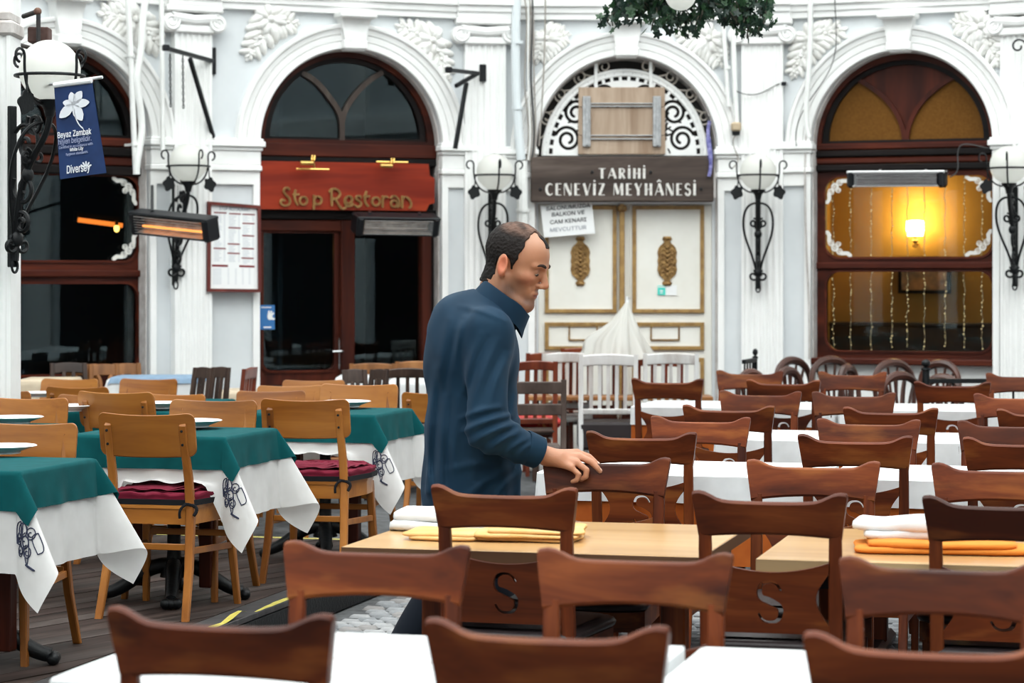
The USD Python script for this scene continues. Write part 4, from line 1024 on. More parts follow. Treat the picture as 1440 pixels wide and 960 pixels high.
# ---- globe wall lamps of wrought iron
def leaf_poly(s, k5=0.8):
    pts = []
    for k in range(40):
        a = 2 * PI * k / 40; r_ = s * (0.72 + 0.28 * math.cos(5 * (a - PI / 2)) * k5 + 0.12 * math.cos(a - PI / 2))
        pts.append((r_ * math.cos(a) * 0.85, r_ * math.sin(a)))
    return Polygon(pts).buffer(0)
def wall_lamp(label, loc, rot):
    """origin on the wall at the height of the globe's centre; the lamp stands out to -y"""
    t = thing('globe_lamp', label, 'lamp', loc, rot, group='globe lamps on wrought iron brackets')
    gy = -0.27; R_ = 0.138
    part(t, 'globe', MB().sphere((0, gy, 0), (R_, R_, R_), 4), OPAL, smooth=True)
    # basket: hoop, four uprights with curled tops, cup
    hz = -0.025
    part(t, 'hoop', MB().tube([(0.155 * math.cos(a), gy + 0.155 * math.sin(a), hz) for a in np.linspace(0, 2 * PI, 40, endpoint=False)], 0.007, 8, closed=True), IRON)
    for k, a in enumerate((0.1, PI / 2 + 0.1, PI + 0.1, 1.5 * PI + 0.1)):
        c, s = math.cos(a), math.sin(a)
        rad = [(0.045, -0.155), (0.10, -0.135), (0.145, -0.08), (0.160, -0.02), (0.162, 0.04)] + [(0.162 + 0.028 - q[0], q[1]) for q in [(0.028 * math.cos(u), 0.055 + 0.028 * math.sin(u) * 1.1) for u in np.linspace(0.1, PI * 1.45, 10)]]
        part(t, 'basket_arm', MB().tube([(r_ * c, gy + r_ * s, z) for r_, z in smooth_pts(rad, 30)], 0.0065, 6), IRON)
    part(t, 'cup', MB().lathe([(0.0, -0.215), (0.020, -0.21), (0.026, -0.185), (0.030, -0.170), (0.052, -0.148), (0.058, -0.135), (0.052, -0.133), (0.0, -0.139)], 20, frame_from((1, 0, 0), (0, 1, 0), (0, 0, 1), (0, gy, 0))), IRON)
    # wall bar and main stem (side view: y, z)
    part(t, 'wall_bar', MB().box((0, -0.012, -0.52), (0.042, 0.024, 0.74), 0.004), IRON)
    st = smooth_pts([(gy, -0.20), (gy + 0.02, -0.27), (gy + 0.12, -0.40), (gy + 0.20, -0.56), (-0.04, -0.74), (-0.03, -0.86)], 36)
    part(t, 'stem', MB().tube([(0, y, z) for y, z in st], np.linspace(0.015, 0.019, 36), 8), IRON)
    for cy, cz, r0, dr in ((-0.115, -0.33, 0.100, 1), (-0.095, -0.53, 0.080, -1), (-0.08, -0.69, 0.056, 1), (-0.17, -0.235, 0.055, -1)):
        sp = spiral((cy, cz), r0, 0.014, PI * 0.2, PI * 0.2 + dr * 2 * PI * 1.35, 34)
        part(t, 'side_scroll', MB().tube([(0.0, y, z) for y, z in sp], 0.0105, 6), IRON)
    for s in (-1, 1):
        sw = smooth_pts([(0.01, -0.235, -0.235), (0.07, -0.22, -0.255), (0.112, -0.17, -0.36), (0.095, -0.11, -0.50), (0.045, -0.06, -0.64), (0.018, -0.04, -0.75)], 30)
        part(t, 'side_arm', MB().tube([(s * x, y, z) for x, y, z in sw], 0.0088, 6), IRON)
        sp = spiral((s * 0.035, -0.385), 0.036, 0.010, PI / 2, PI / 2 + s * 2 * PI * 1.3, 26)
        part(t, 'front_scroll', MB().tube([(x, -0.15, z) for x, z in sp], 0.0088, 6), IRON)
        sp = spiral((s * 0.036, -0.79), 0.042, 0.012, PI / 2, PI / 2 + s * 2 * PI * 1.25, 26)
        part(t, 'foot_scroll', MB().tube([(x, -0.045, z) for x, z in sp], 0.0095, 6), IRON)
        lf = part(t, 'iron_leaf', MB().prism(affinity.translate(affinity.rotate(leaf_poly(0.070, 0.35), 180 + s * 18), s * 0.160, -0.170), gy - 0.02, 0.008).tube([(s * 0.150, gy - 0.02, -0.03), (s * 0.156, gy - 0.024, -0.13)], 0.0045, 6), IRON)
    for z, q in ((-0.40, 0.034), (-0.47, 0.030), (-0.76, 0.032)):
        part(t, 'iron_boss', MB().sphere((0, -0.045 if z < -0.7 else -0.12, z), (q, q * 0.8, q * 1.2), 2), IRON)
    part(t, 'foot_ring', MB().tube([(0.017 * math.cos(a), -0.03, -0.885 + 0.03 * math.sin(a)) for a in np.linspace(0, 2 * PI, 20, endpoint=False)], 0.006, 6, closed=True), IRON)
    return t
def on_wall(px, py, d):
    return W(px, py, d)
L0 = wall_lamp('white globe lamp on scrolled iron bracket beside the dark unlit window', W(245, 231, 17.78), bayB.a * 0.5 + bayA.a * 0.5)
for label, px, py, d, a in (('white globe lamp on iron bracket just behind the man', 690, 244, 18.66, 0.12), ('white globe lamp on iron bracket beside the cream door and wooden sign', 1066, 244, 18.66, -0.1), ('white globe lamp cut by the picture edge past the lit window', 1428, 234, 17.92, bayD.a)):
    dup(L0, W(px, py, d), a, label)
w0 = W(70, 99, 10.95)
aL = math.radians(52)
base = w0 - np.array([math.sin(aL) * 0.27, -math.cos(aL) * 0.27, 0])
dup(L0, base, aL, 'largest white globe lamp beside the blue banner, on scrolled bracket')

# ---- blue banner on its rod
BN = mottled('navy_banner_cloth', (0.006, 0.022, 0.085), (0.011, 0.036, 0.125), 6.0, 0.5, 0.35, bump=0.1)
BW = mat('banner_white_print', (0.72, 0.74, 0.78), 0.6)
BLV = mat('banner_lavender_print', (0.34, 0.38, 0.55), 0.6)
dB = 10.75
bc = W(112, 183, dB)
t = thing('banner', 'blue hanging banner with white lily and lettering beside the big lamp', 'banner', bc, math.radians(-16))
k = dB / F
tilt = math.radians(7)
def bl(u, v):      # banner coordinates in pixels about its centre, tilted about the view
    x, z = u * k * 1.04, -v * k
    return np.array([x * math.cos(tilt) + z * math.sin(-tilt) * -1 * 0, 0, z])
def BF(px, py):    # picture pixel -> banner plane (thing's own frame)
    w = np.linalg.inv(t.M) @ np.append(W(px, py, dB), 1); 
    # move along the ray onto y = 0
    o = (np.linalg.inv(t.M) @ np.array([0, 0, HC, 1]))[:3]; dd = w[:3] - o; s = -o[1] / dd[1]
    p = o + dd * s; return p[0], p[2]
TL, TR, BR, BL = BF(76, 120), BF(129, 112), BF(149, 243), BF(84, 252)
n = 18; G = np.zeros((n, n, 3))
for i in range(n):
    for j in range(n):
        u, v = i / (n - 1), j / (n - 1)
        p = (1 - v) * ((1 - u) * np.array(TL) + u * np.array(TR)) + v * ((1 - u) * np.array(BL) + u * np.array(BR))
        G[i, j] = (p[0], 0.004 * math.sin(u * 5 + v * 2) * v, p[1])
back = G + np.array([0, 0.004, 0])
part(t, 'cloth', MB().grid(G).grid(back, True), BN, smooth=True)
def bt(s, px, py, h, wpx, m, bold=True):
    x, z = BF(px, py); x2, z2 = BF(px + 20, py - 2.6); sl = (z2 - z) / (x2 - x)
    tm = meshkit.text_mesh(s, h, 0.0012, bold); v = np.array(tm.vertices); wd = v[:, 0].max() - v[:, 0].min(); kk = wpx * dB / F / wd
    v[:, 0] = (v[:, 0] - v[:, 0].min()) * kk
    part(t, 'printed_line', MB().add(np.stack([x + v[:, 0], -0.007 - v[:, 2], z + v[:, 1] + sl * v[:, 0]], 1), tm.faces), m, smooth=False)
bt('Beyaz Zambak', 82, 194.5, 0.026, 52, BW); bt('hijyen belgelidir.', 83, 203.5, 0.024, 51, BLV, False)
bt('Certified in accordance with', 84, 209.8, 0.012, 52, BLV, False); bt('White Lily', 99, 213, 0.014, 21, BW); bt('hygiene standards.', 94, 219, 0.012, 34, BLV, False)
bt('Diversey', 95, 244, 0.034, 36, BW)
for k_ in range(5):
    a = PI * (0.15 + 0.175 * k_); x, z = BF(122, 236); 
    part(t, 'logo_ray', MB().prism(LineString([(x + 0.012 * math.cos(a), z + 0.012 * math.sin(a)), (x + 0.026 * math.cos(a), z + 0.026 * math.sin(a))]).buffer(0.0035), -0.007, 0.001), BW, smooth=False)
def zb_(u, v): return BF(u / 4.3625, 40 + v / 4.3625)
cxy = np.array(zb_(455, 465))
for tipz, wd in (((505, 385), 0.020), ((440, 392), 0.018), ((552, 452), 0.019), ((508, 565), 0.024), ((370, 548), 0.022), ((390, 455), 0.016)):
    e = np.array(zb_(*tipz)); dv = e - cxy; nn = np.array([-dv[1], dv[0]]) / np.linalg.norm(dv)
    prof = [(0, 0.15), (0.25, 0.75), (0.5, 1.0), (0.75, 0.8), (0.93, 0.35), (1.0, 0.0)]
    poly = [cxy + dv * q + nn * wd * w_ for q, w_ in prof] + [cxy + dv * q - nn * wd * w_ for q, w_ in prof[::-1]]
    part(t, 'lily_petal', MB().prism(Polygon([tuple(q) for q in poly]).buffer(0.0008), -0.0065, 0.001), BW, smooth=False)
sp = smooth_pts([zb_(460, 500), zb_(470, 550), zb_(490, 590), zb_(512, 612)], 14)
part(t, 'lily_stem', MB().prism(LineString(sp).buffer(0.0028), -0.0065, 0.001), BW, smooth=False)
a, b = W(76, 117, dB), W(143, 108, dB - 0.12)
part(t, 'rod', MB().tube([W(62, 119.5, dB + 0.1), W(144, 108.5, dB)], 0.0075, 8), ALU, np.eye(4))
part(t, 'top_hem', MB().tube([(TL[0], 0.0, TL[1]), (TR[0], 0.0, TR[1] - 0.004)], 0.012, 8), PAPER)

# ---- black awning brackets
def bracket(label, bay, pts, plate, r=0.016):
    p = bay.p3(*plate[0]); q = bay.p3(*plate[1])
    t = bay.thing('awning_bracket', label, 'bracket', p[0], (p[2] + q[2]) / 2, 0.0)
    part(t, 'wall_plate', MB().box(((p[0] + q[0]) / 2, -0.015 - plate[2], (p[2] + q[2]) / 2), (0.05, 0.03, abs(p[2] - q[2])), 0.004), BLACKPL, bay.M)
    for k_, (a, b) in enumerate(pts):
        part(t, ('arm', 'brace', 'brace')[k_], MB().bar(bay.p3(*a), bay.p3(*b), 0.030, 0.030, (0, 0, 1), 0.004), BLACKPL, bay.M)
    part(t, 'bolt', MB().box(bay.p3(*pts[0][0]) + (0.012, 0, 0), (0.05, 0.05, 0.045), 0.008), BLACKPL, bay.M)
    return t
tb = bracket('black folding awning bracket with diagonal strut above the dark door', bayB, [((231, 67, 0.62), (299, 86, 0.06)), ((267, 82, 0.40), (300, 193, 0.06))], ((298, 67, 0), (298, 105, 0), 0.0))
bracket('black awning bracket on the pilaster beside the door, above the man', bayB, [((629, 98, 0.50), (672, 103, 0.12)), ((656, 116, 0.18), (640, 209, 0.20)), ((641, 121, 0.30), (672, 103, 0.12))], ((672, 92, 0), (672, 116, 0), 0.09))
# hanging chains on the first bracket
for k_, (px, y0, y1) in enumerate(((239, 76, 150), (257, 78, 152))):
    a, b = bayB.p3(px, y0, 0.5), bayB.p3(px + 1, y1, 0.5)
    t = bayB.thing('chain', ('thin steel chain hanging from the awning bracket tip', 'thin steel chain hanging halfway along the awning bracket arm')[k_], 'chain', a[0], b[2], 0.5, group='chains on the awning bracket')
    n_ = 16
    for i in range(n_):
        c = a + (b - a) * (i + 0.5) / n_; h = (a[2] - b[2]) / n_ * 0.62
        ring = [(0.006 * math.cos(u), h * math.sin(u)) for u in np.linspace(0, 2 * PI, 12, endpoint=False)]
        part(t, 'link', MB().tube([(c[0] + (x if i % 2 else 0), c[1] + (0 if i % 2 else x), c[2] + z) for x, z in ring], 0.0034, 5, closed=True), IRON, bayB.M)

# ---- heaters
def heater(label, A, B, body, refl, h=0.10, dp=0.13, lit=None, tilt=-0.6, supports=(), caps=None, tubem=None):
    """A, B: world ends of the top edge; the open side faces the camera and down"""
    A, B = np.array(A), np.array(B); x = B - A; L = np.linalg.norm(x); x /= L
    y = np.array([-x[1], x[0], 0]); y /= np.linalg.norm(y)
    if y[1] < 0: y = -y
    z = np.cross(x, y); 
    t = thing('patio_heater', label, 'heater', (A + B) / 2, 0.0)
    fr = frame_from(x, y, z, (A + B) / 2)
    c, s = math.cos(tilt), math.sin(tilt)
    R = np.eye(4); R[1:3, 1:3] = [[c, s], [-s, c]]
    fr = fr @ R
    sec = [(-0.5 * dp, 0.0), (-0.42 * dp, 0.015), (0.42 * dp, 0.015), (0.5 * dp, 0.0), (0.5 * dp, -h * 0.6), (0.42 * dp, -h), (-0.40 * dp, -h), (-0.5 * dp, -0.012)]
    rings = [[(u, yy, zz) for yy, zz in sec] for u in (-L / 2, L / 2)]
    # housing: top, back and ends around an open reflector
    mb = MB().box((0, 0.02, 0.004), (L, dp, 0.022), 0.006).box((0, 0.5 * dp, -h / 2), (L, 0.02, h), 0.006).box((0, 0.1 * dp, -h), (L - 0.02, 0.8 * dp, 0.014), 0.004)
    for s_ in (-1, 1):
        part(t, 'end_cap', MB().box((s_ * (L / 2 - 0.03), 0.02, -h / 2), (0.06, dp + 0.01, h + 0.03), 0.018), caps or body, fr)
    part(t, 'housing', mb, body, fr)
    rp = [(-0.40 * dp, -0.010), (0.2 * dp, -0.018), (0.42 * dp, -h * 0.4), (0.3 * dp, -h * 0.85), (-0.3 * dp, -h + 0.008)]
    part(t, 'reflector', MB().loft([[(u, yy, zz) for yy, zz in rp] for u in (-L / 2 + 0.06, L / 2 - 0.06)], caps=False, ring_closed=False), refl, fr)
    for q in (-0.025, 0.02):
        part(t, 'heating_tube', MB().tube([(-L / 2 + 0.07, 0.02, -h / 2 + q), (L / 2 - 0.07, 0.02, -h / 2 + q)], 0.008, 8), lit if (lit and q < 0) else (tubem or refl), fr)
    for y_ in np.linspace(-h + 0.012, -0.012, 7):
        part(t, 'guard_wire', MB().tube([(-L / 2 + 0.06, -0.40 * dp, y_), (L / 2 - 0.06, -0.40 * dp, y_)], 0.0014, 5), ZINC, fr)
    for i, S in enumerate(supports):
        part(t, 'mount', MB().bar(*S, 0.022, 0.022), body, np.eye(4))
    return t
REFL = mottled('heater_reflector', (0.34, 0.27, 0.22), (0.62, 0.54, 0.47), 12.0, 0.35, 0.5, metallic=0.6)
wl = lambda bay, px, py, o: bay.to_world(bay.p3(px, py, o))
ORG = glow('orange_heating_coil', (1.0, 0.34, 0.07), 1.6)
heater('black patio heater with orange glowing coil above the green-clothed tables', W(186, 299, 16.8), W(296, 310, 16.35), BLACKPL, REFL, 0.135, 0.13, ORG, -0.25, [(W(214, 298, 16.7), W(214, 262, 17.5))])
heater('dark unlit patio heater under the red sign', wl(bayB, 500, 305, 0.35), wl(bayB, 617, 307, 0.35), BLACKPL, REFL, 0.125, 0.15, None, -0.30, [(wl(bayB, 520, 301, 0.33), wl(bayB, 520, 298, 0.0)), (wl(bayB, 590, 303, 0.33), wl(bayB, 590, 300, 0.0))])
heater('slim silver patio heater in front of the lit window', wl(bayD, 1192, 243, 0.22), wl(bayD, 1330, 242, 0.22), ALU, mat('dark_red_reflector', (0.07, 0.030, 0.028), 0.5, 0.3), 0.10, 0.12, None, -0.05, [(wl(bayD, 1238, 243, 0.2), wl(bayD, 1238, 240, -0.1)), (wl(bayD, 1302, 242, 0.2), wl(bayD, 1302, 240, -0.1))], BLACKPL)

# ---- pipes and cables on the wall
def pipe(label, bay, pts, r, m, o=0.06, clips=(), name='pipe', group=None, cat='pipe', n=None):
    P3 = [bay.p3(*p, o) if len(p) == 2 else bay.p3(*p) for p in pts]
    t = bay.thing(name, label, cat, P3[-1][0], P3[-1][2], o, group=group)
    part(t, 'run', MB().tube(smooth_pts(P3, n or 8 * len(P3)) if len(P3) > 2 else P3, r, 10), m, bay.M)
    for px, py in clips:
        c = bay.p3(px, py, o)
        part(t, 'clip', MB().lathe([(r, -0.012), (r + 0.008, -0.012), (r + 0.008, 0.012), (r, 0.012)], 14, frame_from((1, 0, 0), (0, 1, 0), (0, 0, 1), c)).box((c[0], c[1] + o / 2, c[2]), (0.02, o, 0.018)), m, bay.M)
    return t
pipe('white conduit running down the left of the three beside the arch', bayA, [(179, -4), (183, 60), (186, 130), (189, 200), (191, 242)], 0.021, PVC, 0.14, ((184, 78), (190, 203)))
pipe('white conduit with a bend, middle one of the three beside the arch', bayA, [(206, -4), (200, 40), (197, 80), (193, 110), (197, 150), (199, 190), (195, 215), (192, 245)], 0.026, PVC, 0.16)
pipe('white straight conduit, the one nearest the fluted pilaster by the chains', bayA, [(227, -4), (228, 90), (229, 212)], 0.018, PVC, 0.12)
mb_o = 0.14
a = bayC.p3(725, 0, 0.14)
pipe('wide pale blue-grey drainpipe beside the cream door', bayC, [(727, -6), (727, 150), (733, 225)], 0.036, mat('drainpipe_grey', (0.66, 0.71, 0.73), 0.45), 0.12, ((728, 60), (728, 152)), n=2 + 10)
pipe('white square-ended downpipe below the grey drainpipe', bayC, [(734, 226), (735, 330)], 0.045, PVC, 0.10, ((735, 296),))
pipe('white conduit beside the carved flowers by the ivy', bayC, [(1017, 34), (1021, 95), (1024, 150)], 0.017, PVC, 0.10, ((1023, 95),))
pipe('white conduit along the pilaster between cream door and lit window', bayC, [(1031, 42), (1033, 110), (1036, 172)], 0.020, PVC, 0.10)
pipe('white pipe crossing the arch beside the lit window', bayD, [(1140, -4), (1139, 60), (1136, 120), (1134, 170), (1138, 193)], 0.020, PVC, 0.14)
CAB = mat('dusty_cable', (0.30, 0.27, 0.24), 0.7)
CABD = mat('dark_cable', (0.05, 0.05, 0.05), 0.6)
for k_ in range(5):
    x = 739 + 2.6 * k_
    pipe(f'dusty cable beside the drainpipe, {words10[k_]} from the pipe', bayC, [(x + rng.uniform(-2, 2), -4), (x + 1, 60), (x + rng.uniform(-1, 2), 120), (x + 3 + rng.uniform(-1, 2), 170), (x + 1, 225)], 0.0055 + 0.002 * (k_ % 2), (CAB, PVC, CAB, CABD, CAB)[k_], 0.09, name='cable', cat='cable', group='bundle of cables beside the drainpipe')
pipe('thin white rope hanging before the carved flowers over the cream door', bayC, [(767, -4), (766, 60), (763, 130), (758, 205)], 0.006, CAB, 0.14, name='rope', cat='rope')
pipe('thin black cable sagging across the pilaster to the sensor', bayC, [(1036, 128), (1052, 133), (1066, 132), (1080, 126), (1098, 117)], 0.004, CABD, 0.12, name='cable', cat='cable')
pipe('thin dark cable hanging over the arch of the lit window', bayD, [(1174, -4), (1176, 50), (1170, 90), (1150, 125), (1120, 205)], 0.0035, CABD, 0.10, name='cable', cat='cable')
pipe('black cable looped along the frame to the silver heater', bayD, [(1396, 206), (1370, 204), (1350, 206), (1347, 215), (1346, 240), (1335, 249)], 0.005, CABD, 0.02, name='cable', cat='cable')
pipe('thin pale cable running down beside the lit window frame', bayD, [(1134, 180), (1132, 260), (1134, 350), (1137, 420), (1138, 505)], 0.007, REVEAL, 0.05, name='cable', cat='cable')
# sensor and wiring box on the pilaster
c = bayC.p3(1035, 182, 0.12)
t = bayC.thing('junction_box', 'brownish sensor box with hanging wires under the white conduit', 'box', c[0], c[2], 0.12)
part(t, 'box_body', MB().box((0, 0, 0.02), (0.075, 0.09, 0.07), 0.012), mat('yellowed_plastic', (0.46, 0.36, 0.24), 0.5))
part(t, 'lens', MB().lathe([(0, -0.05), (0.03, -0.045), (0.034, -0.01), (0, -0.01)], 14), BLACKPL)
part(t, 'wire', MB().tube(smooth_pts([(0, -0.02, -0.04), (-0.02, 0, -0.12), (0.01, 0, -0.2), (-0.03, 0.02, -0.3)], 16), 0.004, 6), CAB)
c = bayC.p3(1103, 118, 0.10)
t = bayD.thing('junction_box', 'small grey junction box where the thin cable ends by the lit window', 'box', *bayD.P(1103, 118, 0.05), 0.05)
part(t, 'box_body', MB().box((0, 0, 0), (0.05, 0.05, 0.035), 0.008), ZINC)
part(t, 'lid', MB().box((0.004, -0.03, 0.0), (0.04, 0.012, 0.028), 0.004), BLACKPL)
# rolled blue banner end beside the sign
c = bayC.p3(998, 208, 0.10)
t = bayC.thing('rolled_banner', 'narrow rolled purple-blue banner beside the fan grille', 'banner', c[0], c[2], 0.10)
part(t, 'roll', MB().tube(smooth_pts([bayC.p3(998, 170, 0.06), bayC.p3(996, 195, 0.07), bayC.p3(999, 220, 0.1), bayC.p3(997, 248, 0.12)], 16), [0.014] * 5 + [0.020] * 6 + [0.014] * 5, 8), mottled('purple_blue_cloth', (0.05, 0.05, 0.22), (0.30, 0.29, 0.55), 30.0, 0.6), bayC.M)
part(t, 'hook', MB().tube([bayC.p3(998, 172, 0.06), bayC.p3(997, 164, 0.03)], 0.006, 6), IRON, bayC.M)
# iron curl and top-left pipework
c = bayD.p3(1432, 65, 0.2)
t = bayD.thing('iron_curl', 'black wrought iron curl at the picture edge above the lamp', 'ironwork', c[0], c[2], 0.2)
sp = spiral((0.0, 0.0), 0.055, 0.02, 0.2, 0.2 + 2 * PI * 1.0, 30)
part(t, 'scroll', MB().tube([(x, 0, z) for x, z in sp] , 0.008, 6), IRON)
part(t, 'tail', MB().tube([(0.055 * math.cos(0.2), 0, 0.055 * math.sin(0.2)), (0.10, 0.06, 0.07), (0.15, 0.2, 0.05)], 0.008, 6), IRON)
def wp(*a): return [W(*p) for p in a]
t = thing('water_pipe', 'dark iron pipe with rusty elbow rising behind the big globe lamp', 'pipe', W(54, 60, 11.6), 0.0)
IRONP = mottled('rust_black_pipe', (0.015, 0.02, 0.024), (0.05, 0.035, 0.028), 12.0, 0.5)
part(t, 'riser', MB().tube(wp((54, 62, 11.6), (54, 18, 11.6)), 0.011, 10), IRONP, np.eye(4))
part(t, 'elbow', MB().sphere(W(53, 16, 11.6), (0.019, 0.019, 0.019), 2), mottled('rust', (0.10, 0.05, 0.035), (0.2, 0.11, 0.08), 20.0, 0.8), np.eye(4))
part(t, 'branch', MB().tube(wp((53, 16, 11.6), (33, 23, 11.7)), 0.012, 10), IRONP, np.eye(4))
part(t, 'cross_pipe', MB().tube(wp((-20, 53, 11.1), (20, 61, 11.4), (45, 68, 11.6)), 0.010, 10), IRONP, np.eye(4))
part(t, 'bracket_block', MB().box(W(56, 50, 11.68), (0.10, 0.10, 0.075), 0.006), mottled('rusty_block', (0.06, 0.03, 0.025), (0.11, 0.06, 0.05), 14.0, 0.8), np.eye(4))

# ---- hanging ivy and the ceiling globe at the top of the picture
IV = [usdkit.material(stage, '/World/Looks/ivy_leaf_%d' % i, {'p': ('principled_bsdf', {'base_color': c, 'roughness': 0.45}), 't': ('translucent_bsdf', {'color': tuple(1.6 * q for q in c)}), 'm': ('mix_closure', {'fac': 0.3})},
      [('p.BSDF', 'm.closure1'), ('t.BSDF', 'm.closure2')], surface='m.closure') for i, c in enumerate([(0.016, 0.042, 0.024), (0.028, 0.075, 0.030), (0.008, 0.024, 0.016)])]
t = thing('ivy', 'dark green trailing ivy hanging in front of the cornice', 'ivy', W(965, -30, 13.5), 0.0)
r = random.Random(11)
stems = MB(); lv = [MB(), MB(), MB()]
for k_ in range(34):
    px = 862 + 220 * (k_ + r.random()) / 34
    lo = 28 * (0.35 + 0.9 * abs(math.sin(px * 0.031 + 0.4))) + r.uniform(-8, 14) + (14 if 900 < px < 930 or 965 < px < 990 or 1050 < px < 1080 else 0)
    pts = [W(px + r.uniform(-8, 8), y, 13.5 + r.uniform(-0.12, 0.12)) for y in np.linspace(-34, lo, 6)]
    pts = smooth_pts(pts, 14); stems.tube(pts, 0.004, 5)
    for p in pts[3:]:
        for q in range(2):
            c = p + np.array([r.uniform(-0.05, 0.05), r.uniform(-0.06, 0.06), r.uniform(-0.03, 0.03)])
            s = r.uniform(0.024, 0.042); a, b_, g_ = r.uniform(0, 2 * PI), r.uniform(-0.8, 0.8), r.uniform(-0.6, 0.6)
            e = leaf_poly(s); xy = np.array(e.exterior.coords)[:-1][::2]
            v = np.vstack([[0, 0, 0.15 * s], np.column_stack([xy, np.zeros(len(xy))])])
            R = trimesh.transformations.euler_matrix(PI / 2 + b_, g_, a)[:3, :3]
            n_ = len(xy); lv[r.randrange(3)].add(v @ R.T + c, [[0, 1 + i, 1 + (i + 1) % n_] for i in range(n_)])
part(t, 'stems', stems, mat('ivy_stem', (0.05, 0.045, 0.03), 0.8), np.eye(4), kind='stuff')
for i in range(3):
    part(t, 'foliage', lv[i], IV[i], np.eye(4), smooth=False, kind='stuff')
c = W(957, -7, 13.2)
t = thing('globe_lamp', 'white hanging globe lamp half hidden in the ivy', 'lamp', c, 0.0)
part(t, 'globe', MB().sphere((0, 0, 0), (0.085, 0.085, 0.085), 4), OPAL, smooth=True)
part(t, 'cap', MB().lathe([(0.0, 0.075), (0.04, 0.075), (0.03, 0.11), (0.008, 0.12), (0.008, 0.5), (0.0, 0.5)], 16), IRON)
# pale support that the ivy hangs on
t = thing('ivy_beam', 'thin pale wire frame carrying the ivy above the picture', 'frame', W(965, -40, 13.5), 0.0)
part(t, 'rail', MB().tube([W(840, -36, 13.5), W(1100, -36, 13.5)], 0.012, 8), ZINC, np.eye(4))
part(t, 'hanger', MB().tube([W(850, -36, 13.5), W(850, -500, 13.5)], 0.006, 6), ZINC, np.eye(4))
part(t, 'hanger', MB().tube([W(1090, -36, 13.5), W(1090, -500, 13.5)], 0.006, 6), ZINC, np.eye(4))

# ================================================================== FURNITURE
SW = dict(dark=(0.042, 0.008, 0.0028), mid=(0.105, 0.021, 0.005), light=(0.19, 0.047, 0.011))
SWX = wood('red_brown_chair_wood_x', **SW, axis='x', scale=8.0, rough=0.45, coat=0.0, vary=0.5, spec=0.2, wear=(0.29, 0.095, 0.020))
SWZ = wood('red_brown_chair_wood_z', **SW, axis='z', scale=8.0, rough=0.45, coat=0.0, vary=0.5, spec=0.2)
LEATHER = mat('dark_leather', (0.020, 0.014, 0.015), 0.45, 0.35, bump=0.15, bscale=120.0)
OKX = wood('honey_oak_ply_x', (0.21, 0.066, 0.010), (0.33, 0.118, 0.019), (0.43, 0.17, 0.032), 'x', 6.0, 0.36, 0.15, 0.3)
OKZ = wood('honey_oak_z', (0.19, 0.060, 0.010), (0.30, 0.105, 0.018), (0.40, 0.155, 0.030), 'z', 6.0, 0.38, 0.1, 0.3)

def loft_bar(pts, w, t):
    """square-section member through pts; w along x, t along y, chamfered; w, t may vary"""
    pts = np.asarray(pts, float); n = len(pts); w = np.broadcast_to(w, (n,)); t = np.broadcast_to(t, (n,))
    rings = []
    for p, a, b in zip(pts, w, t):
        a, b = a / 2, b / 2; c = min(a, b) * 0.3
        rings.append([p + np.array(q) for q in ((-a + c, -b, 0), (a - c, -b, 0), (a, -b + c, 0), (a, b - c, 0), (a - c, b, 0), (-a + c, b, 0), (-a, b - c, 0), (-a, -b + c, 0))])
    return MB().loft(rings)

def bent_rail(xs, zt, zb, yc, t, flare=None):
    """a rail across the back: per station x, top and bottom height, y of its middle, thickness t, edges rounded"""
    rings = []
    for x, a, b, y in zip(xs, zt, zb, yc):
        e = min(0.3 * t, (a - b) * 0.4); h = t / 2
        sec = [(-h, b + e), (-h, a - e), (-h + e, a), (h - e, a), (h, a - e), (h, b + e), (h - e, b), (-h + e, b)]
        rings.append([(x if flare is None else flare(x, (z - b) / max(a - b, 1e-6)), y + u - 0.16 * (z - zb[len(zb) // 2]), z) for u, z in sec])
    return MB().loft(rings)

def S_poly(cx, cz, w, h):
    pts = smooth_pts([(0.90, 0.80), (0.72, 0.95), (0.42, 0.98), (0.12, 0.86), (0.10, 0.66), (0.38, 0.54), (0.66, 0.46), (0.90, 0.32), (0.84, 0.12), (0.52, 0.02), (0.24, 0.05), (0.06, 0.20)], 44)
    g = [Point(cx + (x - 0.5) * w, cz + (z - 0.5) * h).buffer(0.0035 + 0.0075 * math.exp(-((i / 43 - 0.5) / 0.2) ** 2), 6) for i, (x, z) in enumerate(pts)]
    return unary_union([g[i].union(g[i + 1]).convex_hull for i in range(43)])

